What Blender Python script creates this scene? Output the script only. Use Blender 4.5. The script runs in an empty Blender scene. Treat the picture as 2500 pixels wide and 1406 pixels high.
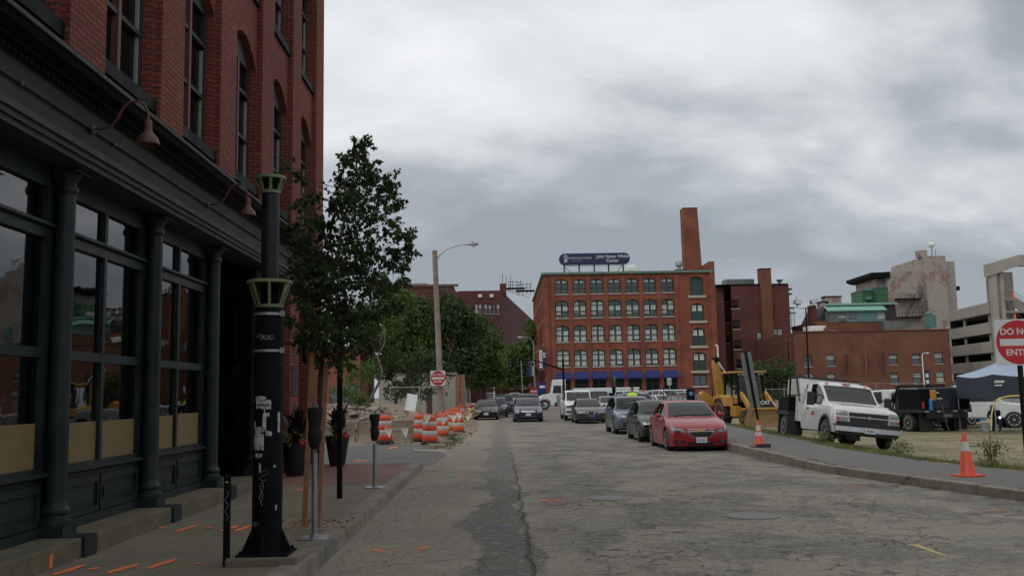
import bpy, bmesh, math, random
from mathutils import Vector, Matrix, noise as mnoise
from mathutils.bvhtree import BVHTree
R=math.radians; PI=math.pi
rnd=random.Random(7)
S=bpy.context.scene; C=S.collection
# ---------------------------------------------------------------- camera
F=2290.; H=1.63; PIT=math.atan(261/F); YAW=math.atan(35/F); ROLL=0.018
def _basis():
    cy,sy=math.cos(YAW),math.sin(YAW); cp,sp=math.cos(PIT),math.sin(PIT)
    f=Vector((sy*cp,cy*cp,sp)); r=Vector((cy,-sy,0)); u=r.cross(f)
    c,s=math.cos(ROLL),math.sin(ROLL)
    return f, c*r-s*u, s*r+c*u
CF,CR,CU=_basis()
cd=bpy.data.cameras.new('camera'); cam=bpy.data.objects.new('camera',cd); C.objects.link(cam)
cd.lens=F/2500*36; cd.sensor_width=36; cd.clip_start=.1; cd.clip_end=5000
m=Matrix((CR,CU,-CF)).transposed().to_4x4(); m.translation=Vector((0,0,H)); cam.matrix_world=m
S.camera=cam
def ray(px,py): return CF+(px-1250)/F*CR+(703-py)/F*CU
def A(px,py,D):
    d=ray(px,py); return Vector((0,0,H))+d*(D/d.y)
def G(px,py,z=0):
    d=ray(px,py); return Vector((0,0,H))+d*((z-H)/d.z)
# ---------------------------------------------------------------- world: overcast sky
SUN_EL,SUN_AZ=R(52),R(215)   # azimuth clockwise from +y
W=bpy.data.worlds.new('World'); S.world=W; W.use_nodes=True
nt=W.node_tree; N=nt.nodes; L=nt.links; N.clear()
def nd(nt,t,**k):
    n=nt.nodes.new(t)
    for a,b in k.items():
        if a=='inp':
            for i,v in b.items(): n.inputs[i].default_value=v
        else: setattr(n,a,b)
    return n
out=nd(nt,'ShaderNodeOutputWorld'); bg=nd(nt,'ShaderNodeBackground',inp={1:1.0})
sky=nd(nt,'ShaderNodeTexSky'); sky.sky_type='NISHITA'; sky.sun_disc=False; sky.sun_elevation=SUN_EL; sky.sun_rotation=SUN_AZ
skym=nd(nt,'ShaderNodeVectorMath',operation='SCALE'); skym.inputs[3].default_value=.12; L.new(sky.outputs[0],skym.inputs[0])
tc=nd(nt,'ShaderNodeTexCoord'); sp=nd(nt,'ShaderNodeSeparateXYZ'); L.new(tc.outputs['Generated'],sp.inputs[0])
def mth(nt,op,a,b=None,c=None,clamp=False):
    n=nt.nodes.new('ShaderNodeMath'); n.operation=op; n.use_clamp=clamp
    for i,v in enumerate((a,b,c)):
        if v is None: continue
        if isinstance(v,(int,float)): n.inputs[i].default_value=v
        else: nt.links.new(v,n.inputs[i])
    return n.outputs[0]
def ramp(nt,fac,pts,interp='LINEAR'):
    n=nt.nodes.new('ShaderNodeValToRGB'); n.color_ramp.interpolation=interp
    e=n.color_ramp.elements
    while len(e)>len(pts): e.remove(e[-1])
    while len(e)<len(pts): e.new(.5)
    for el,(p,c) in zip(e,pts):
        el.position=p; el.color=(c,c,c,1) if isinstance(c,(int,float)) else (*c,1)
    nt.links.new(fac,n.inputs[0]); return n.outputs[0]
zc=mth(nt,'MAXIMUM',sp.outputs[2],0.0); den=mth(nt,'ADD',zc,.46)
ux=mth(nt,'DIVIDE',sp.outputs[0],den); uy=mth(nt,'DIVIDE',sp.outputs[1],den)
cv=nd(nt,'ShaderNodeCombineXYZ'); L.new(ux,cv.inputs[0]); L.new(uy,cv.inputs[1])
mp=nd(nt,'ShaderNodeMapping'); mp.inputs['Rotation'].default_value=(0,0,R(-28)); mp.inputs['Scale'].default_value=(.85,1.25,1); mp.inputs['Location'].default_value=(3.1,1.35,0); L.new(cv.outputs[0],mp.inputs[0])
n1=nd(nt,'ShaderNodeTexNoise',inp={'Scale':2.1,'Detail':9,'Roughness':.5,'Distortion':.35}); L.new(mp.outputs[0],n1.inputs['Vector'])
n2=nd(nt,'ShaderNodeTexNoise',inp={'Scale':5.2,'Detail':8,'Roughness':.52,'Distortion':.5}); L.new(mp.outputs[0],n2.inputs['Vector'])
nz=mth(nt,'ADD',mth(nt,'MULTIPLY',n1.outputs[0],.72),mth(nt,'MULTIPLY',n2.outputs[0],.28))
# brighter thin cloud to the upper left of the street, heavier cloud low down and to the right
el=ramp(nt,zc,[(0,.04),(.09,.10),(.16,.22),(.25,.48),(.36,.68),(1,.62)])
side=mth(nt,'MULTIPLY',sp.outputs[0],-.26)
br=mth(nt,'ADD',mth(nt,'ADD',mth(nt,'MULTIPLY',mth(nt,'SUBTRACT',nz,.5),2.9),el),side,clamp=True)
cc=nd(nt,'ShaderNodeValToRGB'); e=cc.color_ramp.elements
e[0].position=0; e[0].color=(.33,.36,.40,1); e[1].position=1; e[1].color=(.95,.96,.97,1)
for p,c in ((.25,(.44,.47,.51,1)),(.6,(.77,.785,.80,1))):
    x=e.new(p); x.color=c
L.new(br,cc.inputs[0])
mx=nd(nt,'ShaderNodeMix',data_type='RGBA'); mx.inputs[0].default_value=.93; L.new(skym.outputs[0],mx.inputs[6]); L.new(cc.outputs[0],mx.inputs[7])
L.new(mx.outputs[2],bg.inputs[0]); L.new(bg.outputs[0],out.inputs[0])
sl=bpy.data.lights.new('sun','SUN'); so=bpy.data.objects.new('sun',sl); C.objects.link(so)
sl.energy=.7; sl.angle=R(30); sl.color=(1,.97,.93)
sd=Vector((math.sin(SUN_AZ)*math.cos(SUN_EL),math.cos(SUN_AZ)*math.cos(SUN_EL),math.sin(SUN_EL)))
so.rotation_euler=sd.to_track_quat('Z','Y').to_euler()
S.view_settings.view_transform='Standard'; S.view_settings.look='None'; S.view_settings.exposure=0; S.view_settings.gamma=1
S.render.engine='CYCLES'
try: S.cycles.max_bounces=6; S.cycles.transparent_max_bounces=12
except Exception: pass
# ---------------------------------------------------------------- materials
MAT={}
def mat(name,col,rough=.7,metal=0,var=.15,vs=3.0,bump=0,bs=40,coat=0,spec=.5,emit=None,dirt=None,dscale=1.2,damt=.5,fine=0):
    if name in MAT: return MAT[name]
    m=bpy.data.materials.new(name); m.use_nodes=True; nt=m.node_tree; b=nt.nodes['Principled BSDF']
    tc=nd(nt,'ShaderNodeTexCoord')
    n=nd(nt,'ShaderNodeTexNoise',inp={'Scale':vs,'Detail':6,'Roughness':.6}); nt.links.new(tc.outputs['Object'],n.inputs['Vector'])
    f=ramp(nt,n.outputs[0],[(.3,1-var),(.7,1+var)])
    mul=nd(nt,'ShaderNodeVectorMath',operation='SCALE'); mul.inputs[0].default_value=col; nt.links.new(f,mul.inputs[3])
    cur=mul.outputs[0]
    if fine:
        nf=nd(nt,'ShaderNodeTexNoise',inp={'Scale':55,'Detail':3,'Roughness':.8}); nt.links.new(tc.outputs['Object'],nf.inputs['Vector'])
        ff=ramp(nt,nf.outputs[0],[(.35,1-fine),(.65,1+fine)]); mf=nd(nt,'ShaderNodeVectorMath',operation='SCALE'); nt.links.new(cur,mf.inputs[0]); nt.links.new(ff,mf.inputs[3]); cur=mf.outputs[0]
    if dirt:
        n2=nd(nt,'ShaderNodeTexNoise',inp={'Scale':dscale,'Detail':8,'Roughness':.65}); nt.links.new(tc.outputs['Object'],n2.inputs['Vector'])
        mk=ramp(nt,n2.outputs[0],[(.45,0),(.65,damt)])
        mx=nd(nt,'ShaderNodeMix',data_type='RGBA'); nt.links.new(mk,mx.inputs[0]); nt.links.new(cur,mx.inputs[6]); mx.inputs[7].default_value=(*dirt,1)
        cur=mx.outputs[2]
    nt.links.new(cur,b.inputs['Base Color'])
    b.inputs['Roughness'].default_value=rough; b.inputs['Metallic'].default_value=metal
    b.inputs['Coat Weight'].default_value=coat; b.inputs['Coat Roughness'].default_value=.06
    b.inputs['Specular IOR Level'].default_value=spec
    if rough>.12 and metal<.9:
        r=ramp(nt,n.outputs[0],[(.25,max(0,rough-.12)),(.75,min(1,rough+.12))]); nt.links.new(r,b.inputs['Roughness'])
    if bump:
        n3=nd(nt,'ShaderNodeTexNoise',inp={'Scale':bs,'Detail':5,'Roughness':.6}); nt.links.new(tc.outputs['Object'],n3.inputs['Vector'])
        bp=nd(nt,'ShaderNodeBump'); bp.inputs['Strength'].default_value=bump; bp.inputs['Distance'].default_value=.02
        nt.links.new(n3.outputs[0],bp.inputs['Height']); nt.links.new(bp.outputs[0],b.inputs['Normal'])
    if emit: b.inputs['Emission Color'].default_value=(*emit[:3],1); b.inputs['Emission Strength'].default_value=emit[3]
    MAT[name]=m; return m
def brick(name,c1,c2,mort,bw=.21,bh=.07,big=.25,stain=None,ms=.012,bump=.4):
    m=bpy.data.materials.new(name); m.use_nodes=True; nt=m.node_tree; b=nt.nodes['Principled BSDF']
    tc=nd(nt,'ShaderNodeTexCoord'); s=nd(nt,'ShaderNodeSeparateXYZ'); nt.links.new(tc.outputs['Object'],s.inputs[0])
    u=mth(nt,'ADD',s.outputs[0],s.outputs[1]); cv=nd(nt,'ShaderNodeCombineXYZ'); nt.links.new(u,cv.inputs[0]); nt.links.new(s.outputs[2],cv.inputs[1])
    bt=nd(nt,'ShaderNodeTexBrick'); nt.links.new(cv.outputs[0],bt.inputs['Vector'])
    bt.inputs['Color1'].default_value=(*c1,1); bt.inputs['Color2'].default_value=(*c2,1); bt.inputs['Mortar'].default_value=(*mort,1)
    bt.inputs['Scale'].default_value=1; bt.inputs['Mortar Size'].default_value=ms; bt.inputs['Brick Width'].default_value=bw; bt.inputs['Row Height'].default_value=bh; bt.inputs['Mortar Smooth'].default_value=.3
    n=nd(nt,'ShaderNodeTexNoise',inp={'Scale':.35,'Detail':7,'Roughness':.65}); nt.links.new(tc.outputs['Object'],n.inputs['Vector'])
    f=ramp(nt,n.outputs[0],[(.3,1-big),(.7,1+big)])
    mul=nd(nt,'ShaderNodeVectorMath',operation='SCALE'); nt.links.new(bt.outputs[0],mul.inputs[0]); nt.links.new(f,mul.inputs[3]); cur=mul.outputs[0]
    if stain:
        n2=nd(nt,'ShaderNodeTexNoise',inp={'Scale':stain[1],'Detail':9,'Roughness':.7}); nt.links.new(tc.outputs['Object'],n2.inputs['Vector'])
        mk=ramp(nt,n2.outputs[0],[(stain[2],0),(stain[2]+stain[4],stain[3])])
        mx=nd(nt,'ShaderNodeMix',data_type='RGBA'); nt.links.new(mk,mx.inputs[0]); nt.links.new(cur,mx.inputs[6]); mx.inputs[7].default_value=(*stain[0],1); cur=mx.outputs[2]
    nt.links.new(cur,b.inputs['Base Color']); b.inputs['Roughness'].default_value=.85; b.inputs['Specular IOR Level'].default_value=.25
    bp=nd(nt,'ShaderNodeBump',invert=True); bp.inputs['Strength'].default_value=bump; bp.inputs['Distance'].default_value=.01
    nt.links.new(bt.outputs['Fac'],bp.inputs['Height']); nt.links.new(bp.outputs[0],b.inputs['Normal'])
    MAT[name]=m; return m
def glassmat(name,tint=(.75,.8,.8),ior=1.5,refl=1.0,opaque=None):
    m=bpy.data.materials.new(name); m.use_nodes=True; nt=m.node_tree; nt.nodes.clear()
    o=nd(nt,'ShaderNodeOutputMaterial'); mx=nd(nt,'ShaderNodeMixShader'); fr=nd(nt,'ShaderNodeFresnel'); fr.inputs[0].default_value=ior
    if opaque: t=nd(nt,'ShaderNodeBsdfDiffuse'); t.inputs[0].default_value=(*opaque,1)
    else: t=nd(nt,'ShaderNodeBsdfTransparent'); t.inputs[0].default_value=(*tint,1)
    g=nd(nt,'ShaderNodeBsdfGlossy'); g.inputs['Roughness'].default_value=.02; g.inputs[0].default_value=(refl,refl,refl,1)
    tc=nd(nt,'ShaderNodeTexCoord'); n=nd(nt,'ShaderNodeTexNoise',inp={'Scale':1.3,'Detail':2}); nt.links.new(tc.outputs['Object'],n.inputs['Vector'])
    bp=nd(nt,'ShaderNodeBump'); bp.inputs['Strength'].default_value=.06; bp.inputs['Distance'].default_value=.05; nt.links.new(n.outputs[0],bp.inputs['Height']); nt.links.new(bp.outputs[0],g.inputs['Normal'])
    nt.links.new(fr.outputs[0],mx.inputs[0]); nt.links.new(t.outputs[0],mx.inputs[1]); nt.links.new(g.outputs[0],mx.inputs[2]); nt.links.new(mx.outputs[0],o.inputs[0])
    MAT[name]=m; return m
def leafmat(name,c1,c2,sc=6.0,trans=.25):
    m=bpy.data.materials.new(name); m.use_nodes=True; nt=m.node_tree; nt.nodes.clear()
    o=nd(nt,'ShaderNodeOutputMaterial'); tc=nd(nt,'ShaderNodeTexCoord')
    n=nd(nt,'ShaderNodeTexNoise',inp={'Scale':sc,'Detail':4,'Roughness':.7}); nt.links.new(tc.outputs['Object'],n.inputs['Vector'])
    r=ramp(nt,n.outputs[0],[(.33,c1),(.68,c2)])
    b=nd(nt,'ShaderNodeBsdfPrincipled'); b.inputs['Roughness'].default_value=.5; b.inputs['Specular IOR Level'].default_value=.35; nt.links.new(r,b.inputs['Base Color'])
    t=nd(nt,'ShaderNodeBsdfTranslucent'); nt.links.new(r,t.inputs[0]); mx=nd(nt,'ShaderNodeMixShader'); mx.inputs[0].default_value=trans
    nt.links.new(b.outputs[0],mx.inputs[1]); nt.links.new(t.outputs[0],mx.inputs[2]); nt.links.new(mx.outputs[0],o.inputs[0])
    MAT[name]=m; return m
# ---------------------------------------------------------------- mesh helpers
class MB:
    def __init__(s): s.v=[]; s.f=[]; s.mi=[]; s.cm=0
    def add(s,vs,fs):
        k=len(s.v); s.v+= [tuple(v) for v in vs]
        for f in fs: s.f.append(tuple(i+k for i in f)); s.mi.append(s.cm)
        return s
    def box(s,x0,x1,y0,y1,z0,z1,M=None):
        v=[(x,y,z) for z in (z0,z1) for y in (y0,y1) for x in (x0,x1)]
        if M is not None: v=[M@Vector(p) for p in v]
        return s.add(v,[(0,2,3,1),(4,5,7,6),(0,1,5,4),(2,6,7,3),(0,4,6,2),(1,3,7,5)])
    def bar(s,a,b,w,d=None,up=(0,0,1)):
        a=Vector(a); b=Vector(b); d=w if d is None else d; t=(b-a).normalized(); up=Vector(up)
        if abs(t.dot(up))>.95: up=Vector((0,1,0)) if abs(t.y)<.9 else Vector((1,0,0))
        x=t.cross(up).normalized()*w/2; y=x.cross(t).normalized()*d/2
        v=[a-x-y,a+x-y,a+x+y,a-x+y,b-x-y,b+x-y,b+x+y,b-x+y]
        return s.add(v,[(0,3,2,1),(4,5,6,7),(0,1,5,4),(1,2,6,5),(2,3,7,6),(3,0,4,7)])
    def tube(s,pts,r,n=8,cap=True):
        pts=[Vector(p) for p in pts]; rs=r if isinstance(r,(list,tuple)) else [r]*len(pts)
        k=len(s.v); up=None
        for i,p in enumerate(pts):
            t=(pts[min(i+1,len(pts)-1)]-pts[max(i-1,0)]).normalized()
            if up is None: up=Vector((0,0,1)) if abs(t.z)<.9 else Vector((1,0,0))
            x=t.cross(up).normalized(); y=x.cross(t).normalized(); up=y
            for j in range(n):
                a=2*PI*j/n; s.v.append(tuple(p+rs[i]*(math.cos(a)*x+math.sin(a)*y)))
        for i in range(len(pts)-1):
            for j in range(n):
                s.f.append((k+i*n+j,k+i*n+(j+1)%n,k+(i+1)*n+(j+1)%n,k+(i+1)*n+j)); s.mi.append(s.cm)
        if cap:
            s.f.append(tuple(k+j for j in range(n))[::-1]); s.mi.append(s.cm)
            e=k+(len(pts)-1)*n; s.f.append(tuple(e+j for j in range(n))); s.mi.append(s.cm)
        return s
    def lathe(s,c,prof,n=20,M=None,sx=1,sy=1,cap=True):
        c=Vector(c); k=len(s.v)
        for r,z in prof:
            for j in range(n):
                a=2*PI*j/n; p=Vector((r*math.cos(a)*sx,r*math.sin(a)*sy,z)); p=(M@p if M is not None else p)+c; s.v.append(tuple(p))
        for i in range(len(prof)-1):
            for j in range(n):
                s.f.append((k+i*n+j,k+i*n+(j+1)%n,k+(i+1)*n+(j+1)%n,k+(i+1)*n+j)); s.mi.append(s.cm)
        if cap:
            s.f.append(tuple(k+j for j in range(n))[::-1]); s.mi.append(s.cm)
            e=k+(len(prof)-1)*n; s.f.append(tuple(e+j for j in range(n))); s.mi.append(s.cm)
        return s
    def prism(s,pts,fn,d0,d1):   # pts 2-D outline, fn(u,v,w)->world, thickness d0..d1
        n=len(pts); v=[fn(u,w_,d0) for u,w_ in pts]+[fn(u,w_,d1) for u,w_ in pts]
        return s.add(v,[tuple(range(n)),tuple(range(2*n-1,n-1,-1))]+[(i,(i+1)%n,n+(i+1)%n,n+i) for i in range(n)])
    def extrude(s,prof,fn,u0,u1,cap=True): # prof (w,v) polyline swept along u
        n=len(prof); v=[fn(u0,b,a) for a,b in prof]+[fn(u1,b,a) for a,b in prof]
        s.add(v,[(i,i+1,n+i+1,n+i) for i in range(n-1)])
        if cap: s.add([fn(u0,b,a) for a,b in prof],[tuple(range(n))]); s.add([fn(u1,b,a) for a,b in prof],[tuple(range(n))])
        return s
    def build(s,name,m,parent=None,smooth=None,bevel=0,loc=None):
        me=bpy.data.meshes.new(name); me.from_pydata(s.v,[],s.f)
        ms=m if isinstance(m,(list,tuple)) else [m]
        for x in ms: me.materials.append(MAT[x] if isinstance(x,str) else x)
        if len(ms)>1: me.polygons.foreach_set('material_index',s.mi)
        bm=bmesh.new(); bm.from_mesh(me); bmesh.ops.recalc_face_normals(bm,faces=bm.faces)
        bm.to_mesh(me); bm.free()
        if smooth is not None:
            me.polygons.foreach_set('use_smooth',[True]*len(me.polygons)); me.set_sharp_from_angle(angle=R(smooth))
        me.update()
        o=bpy.data.objects.new(name,me); C.objects.link(o)
        if parent is not None: o.parent=parent
        if bevel:
            b=o.modifiers.new('bevel','BEVEL'); b.width=bevel; b.segments=2; b.limit_method='ANGLE'; b.angle_limit=R(40)
        if loc: o.location=loc
        return o
def tag(o,label=None,cat=None,group=None,kind=None):
    if label: o['label']=label
    if cat: o['category']=cat
    if group: o['group']=group
    if kind: o['kind']=kind
    return o
def empty(name,label,cat,loc=(0,0,0),rz=0,group=None,rot=None):
    o=bpy.data.objects.new(name,None); C.objects.link(o); o.location=loc; o.rotation_euler=rot or (0,0,rz); o.empty_display_size=.2
    return tag(o,label,cat,group)
def copy_tree(o,parent=None):
    c=o.copy(); C.objects.link(c); c.parent=parent
    for ch in o.children: copy_tree(ch,c)
    return c
def wall(mb,u0,u1,v0,v1,holes,fn,depth=.25,back=None):
    us=sorted({u0,u1,*[h[0] for h in holes],*[h[1] for h in holes]}); vs=sorted({v0,v1,*[h[2] for h in holes],*[h[3] for h in holes]})
    for i in range(len(us)-1):
        for j in range(len(vs)-1):
            a,b,c,d=us[i],us[i+1],vs[j],vs[j+1]; mu,mv=(a+b)/2,(c+d)/2
            if any(h[0]<mu<h[1] and h[2]<mv<h[3] for h in holes): continue
            mb.add([fn(a,c,0),fn(b,c,0),fn(b,d,0),fn(a,d,0)],[(0,1,2,3)])
    for h in holes:
        a,b,c,d=h[:4]; rise=h[4] if len(h)>4 else 0; sp=d-rise
        mb.add([fn(a,c,0),fn(a,c,depth),fn(a,sp,depth),fn(a,sp,0)],[(0,1,2,3)])
        mb.add([fn(b,c,0),fn(b,c,depth),fn(b,sp,depth),fn(b,sp,0)],[(0,1,2,3)])
        mb.add([fn(a,c,0),fn(b,c,0),fn(b,c,depth),fn(a,c,depth)],[(0,1,2,3)])
        n=10 if rise else 1
        arc=[(a+(b-a)*t/n, sp+rise*(1-(2*t/n-1)**2) if rise else d) for t in range(n+1)]
        for (p,q),(r_,s_) in zip(arc,arc[1:]):
            mb.add([fn(p,q,0),fn(r_,s_,0),fn(r_,s_,depth),fn(p,q,depth)],[(0,1,2,3)])
            if rise: mb.add([fn(p,q,0),fn(r_,s_,0),fn(r_,d,0),fn(p,d,0)],[(0,1,2,3)])
    return mb
def arcpoly(a,b,c,d,rise,n=10):
    sp=d-rise; return [(a,c),(b,c)]+([(b-(b-a)*t/n, sp+rise*(1-(1-2*t/n)**2)) for t in range(n+1)] if rise else [(b,d),(a,d)])
def text(body,name,m,size,loc,rot,parent=None,ex=.003,align='CENTER',bold=0,sx=1):
    cu=bpy.data.curves.new(name,'FONT'); cu.body=body; cu.size=size; cu.extrude=ex; cu.align_x=align; cu.align_y='CENTER'; cu.offset=bold
    t=bpy.data.objects.new(name+'_tmp',cu); C.objects.link(t)
    me=bpy.data.meshes.new_from_object(t); bpy.data.objects.remove(t)
    me.materials.clear(); me.materials.append(MAT[m]); o=bpy.data.objects.new(name,me); C.objects.link(o)
    o.location=loc; o.rotation_euler=rot; o.scale=(sx,1,1)
    if parent: o.parent=parent
    return o
FY=lambda y0:(lambda u,v,w:(u,y0+w,v))      # wall facing the camera (-y)
FX=lambda x0:(lambda u,v,w:(x0-w,u,v))      # wall facing +x
FXN=lambda x0:(lambda u,v,w:(x0+w,u,v))     # wall facing -x
# palette
brick('brick_near',(.27,.075,.045),(.20,.052,.034),(.07,.04,.032),big=.2,stain=((.06,.03,.025),.8,.55,.45,.2))
brick('brick_red',(.31,.088,.050),(.235,.066,.04),(.16,.075,.055),big=.24,stain=((.10,.045,.036),.45,.45,.7,.25),bump=.1)
brick('brick_dark',(.14,.052,.042),(.11,.042,.036),(.09,.04,.035),big=.2,stain=((.06,.03,.028),.3,.5,.5,.2),bump=.1)
brick('brick_brown',(.25,.105,.06),(.16,.066,.042),(.10,.055,.04),big=.2,stain=((.25,.12,.07),.25,.52,.35,.2),bump=.1)
brick('brick_purple',(.13,.045,.042),(.11,.036,.036),(.10,.045,.045),big=.12,bump=.1)
brick('brick_painted',(.40,.36,.32),(.36,.32,.285),(.33,.30,.26),big=.12,stain=((.24,.13,.10),.35,.52,.75,.06),bump=.15)
brick('paving_brick',(.24,.125,.10),(.17,.092,.078),(.11,.08,.065),bw=.2,bh=.1,big=.25,ms=.016,stain=((.15,.12,.10),.6,.5,.5,.15))
mat('iron_green',(.012,.020,.020),.5,var=.35,vs=2,dirt=(.030,.033,.029),dscale=5,damt=.7,spec=.3,bump=.15,bs=30)
mat('iron_black',(.006,.0065,.007),.6,var=.25,spec=.1)
mat('fascia_grey',(.024,.0235,.022),.75,var=.4,vs=1.6,bump=.3,bs=12,dirt=(.018,.018,.018),dscale=1.5,damt=.8)
mat('moulding',(.038,.038,.036),.7,var=.35,vs=4,bump=.2,dirt=(.02,.02,.02),dscale=5,damt=.8)
mat('granite',(.135,.115,.07),.85,fine=.3,var=.25,vs=6,bump=.4,bs=60,dirt=(.07,.075,.055),dscale=2.5,damt=.7)
mat('curb_stone',(.215,.19,.15),.85,fine=.3,var=.22,vs=5,bump=.5,bs=50,dirt=(.10,.09,.075),dscale=2,damt=.7)
mat('concrete',(.175,.147,.108),.9,var=.15,vs=2,bump=.35,bs=70,dirt=(.12,.10,.075),dscale=.9,damt=.7,fine=.4)
mat('concrete_pale',(.36,.34,.29),.85,var=.1,vs=.3,bump=.1,bs=8,dirt=(.25,.235,.2),dscale=.35,damt=.6)
mat('barrier_concrete',(.26,.215,.165),.9,var=.2,vs=2,bump=.3,bs=30,dirt=(.13,.10,.07),dscale=1.5,damt=.7)
mat('cardboard',(.20,.138,.06),.95,var=.1,vs=8,bump=.1)
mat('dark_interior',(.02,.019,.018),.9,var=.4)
mat('rust_paint',(.095,.027,.022),.55,var=.15,vs=6,dirt=(.11,.045,.04),dscale=9,damt=.6)
mat('conduit',(.06,.045,.03),.6,var=.4,vs=6)
mat('frame_dark',(.022,.02,.019),.6,var=.3)
mat('frame_rose',(.13,.055,.05),.6,var=.2)
mat('frame_white',(.28,.28,.27),.6,var=.15)
mat('frame_green',(.025,.055,.045),.55,var=.2,vs=1)
mat('sill_stone',(.42,.37,.30),.85,var=.12,vs=2)
mat('copper_green',(.13,.22,.18),.7,var=.2,vs=1.5,dirt=(.07,.12,.10),dscale=1)
mat('copper_bright',(.20,.40,.33),.7,var=.15,vs=1)
mat('teal_paint',(.10,.22,.20),.7,var=.15,vs=1)
mat('green_metal',(.045,.14,.065),.6,var=.15,vs=.4)
mat('awning_blue',(.012,.026,.13),.8,var=.1,vs=1)
mat('sign_navy',(.012,.018,.07),.4,var=.05)
mat('sign_white',(.56,.57,.57),.45,var=.05)
mat('sign_red',(.42,.012,.018),.4,var=.08)
mat('sign_back',(.20,.20,.20),.45,metal=.6,var=.15)
mat('white_shade',(.74,.78,.72),.8,var=.1,vs=.6)
mat('white_paint',(.60,.60,.585),.3,var=.04,vs=1,coat=.6,dirt=(.5,.49,.46),dscale=2.5,damt=.5)
mat('galvanised',(.30,.31,.32),.45,metal=.7,var=.2,vs=8)
mat('aluminium',(.45,.46,.47),.35,metal=.8,var=.1)
mat('wood_pole',(.27,.215,.17),.9,var=.25,vs=4,bump=.4,bs=25,dirt=(.15,.12,.095),dscale=3,damt=.7)
mat('wood_stake',(.26,.13,.07),.85,var=.3,vs=7,bump=.2)
mat('lamp_green',(.16,.19,.09),.6,var=.3,vs=6,dirt=(.07,.08,.045),dscale=8,damt=.7)
mat('post_black',(.007,.007,.009),.5,var=.4,vs=3,dirt=(.014,.014,.016),dscale=7,damt=.4,spec=.06)
mat('post_blue',(.009,.009,.014),.45,var=.3,vs=2,spec=.3,dirt=(.03,.032,.04),dscale=5,damt=.5)
mat('sticker',(.45,.44,.42),.8,var=.35,vs=30,dirt=(.1,.1,.1),dscale=25,damt=.8)
mat('scribble',(.30,.31,.32),.7,var=.2)
mat('black_cloth',(.009,.009,.010),.9,var=.3,vs=10,bump=.3)
mat('black_plastic',(.014,.014,.015),.45,var=.2)
mat('rubber',(.017,.017,.017),.8,var=.3,vs=8,dirt=(.05,.045,.038),dscale=4,damt=.5)
mat('barrel_orange',(.66,.075,.018),.5,var=.12,vs=5,dirt=(.42,.10,.05),dscale=5,damt=.45)
mat('barrel_white',(.55,.52,.48),.5,var=.15,vs=6,dirt=(.28,.25,.22),dscale=6,damt=.6)
mat('cone_orange',(.58,.05,.016),.5,var=.1,vs=6,dirt=(.3,.06,.03),dscale=9,damt=.5)
mat('tape_yellow',(.6,.50,.16),.6,var=.15)
mat('tape_white',(.65,.62,.55),.6,var=.1)
mat('dirt',(.24,.19,.135),.95,var=.3,vs=.8,bump=.6,bs=6,dirt=(.15,.115,.08),dscale=1.5,damt=.8)
mat('rock',(.26,.215,.165),.9,var=.35,vs=2,bump=.4,bs=9)
mat('bark',(.07,.055,.042),.9,var=.35,vs=8,bump=.5)
mat('bark_pale',(.16,.135,.11),.9,var=.35,vs=3,bump=.3)
mat('hivis',(.55,.95,.03),.7,var=.05)
mat('skin',(.35,.18,.12),.6,var=.08)
mat('denim',(.03,.04,.07),.9,var=.2)
mat('yellow_machine',(.50,.25,.035),.45,var=.12,vs=3,dirt=(.22,.13,.05),dscale=3,damt=.7)
mat('bucket_brown',(.26,.16,.07),.8,var=.25,vs=3,dirt=(.14,.09,.05),dscale=2,damt=.8)
mat('orange_paint',(.92,.20,.05),.8,var=.15,vs=20,dirt=(.22,.15,.10),dscale=16,damt=.95)
mat('blue_paint',(.06,.16,.42),.8,var=.1); mat('yellow_paint',(.45,.35,.12),.8,var=.15,dirt=(.2,.18,.14),dscale=12,damt=.8); mat('pink_paint',(.45,.10,.09),.85,var=.2)
mat('iron_cover',(.16,.155,.15),.6,metal=.3,var=.25,vs=20,bump=.8,bs=30)
mat('chrome',(.50,.50,.50),.2,metal=1,var=.15,vs=12)
mat('headlight',(.22,.225,.23),.12,metal=.5,var=.5,vs=26,coat=1)
mat('lens_dark',(.06,.06,.065),.12,var=.5,vs=30,coat=1)
mat('lens_amber',(.45,.12,.04),.2,var=.1,coat=1); mat('lens_red',(.35,.015,.015),.2,coat=1)
mat('gold',(.62,.45,.15),.3,metal=.6)
mat('plate_white',(.48,.52,.55),.5,var=.1); mat('plate_blue',(.06,.09,.33),.5)
mat('ink',(.03,.035,.07),.6)
mat('tent_blue',(.30,.38,.48),.7,var=.08); mat('tent_dark',(.035,.04,.065),.8)
mat('skylamp',(.6,.6,.58),.4)
mat('flower_red',(.7,.05,.08),.6); mat('purple',(.06,.02,.20),.6)
mat('arc_light',(.8,.7,1),.5,emit=(.75,.6,1,9))
glassmat('shop_glass',tint=(.80,.80,.77),ior=1.95,refl=.95)
glassmat('dark_glass',opaque=(.008,.009,.009),ior=1.35,refl=.6)
glassmat('car_glass',tint=(.50,.56,.54),ior=1.75,refl=.8)
glassmat('far_glass',opaque=(.045,.06,.065),ior=2.2,refl=.8)
leafmat('leaf_near',(.022,.040,.014),(.080,.125,.032),3,.4)
leafmat('leaf_mid',(.028,.058,.016),(.16,.22,.055),1.1,.35)
leafmat('leaf_bright',(.05,.11,.02),(.12,.21,.045),1.5,.35)
leafmat('leaf_dark',(.016,.036,.013),(.085,.13,.035),1.0,.3)
leafmat('leaf_plum',(.012,.010,.010),(.035,.02,.018),4,.1)
leafmat('leaf_gold',(.10,.10,.02),(.30,.22,.05),8,.2)
leafmat('grass_blade',(.075,.115,.028),(.24,.21,.085),1.0,.3)
leafmat('weed',(.05,.085,.025),(.11,.14,.045),3,.3)
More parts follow.
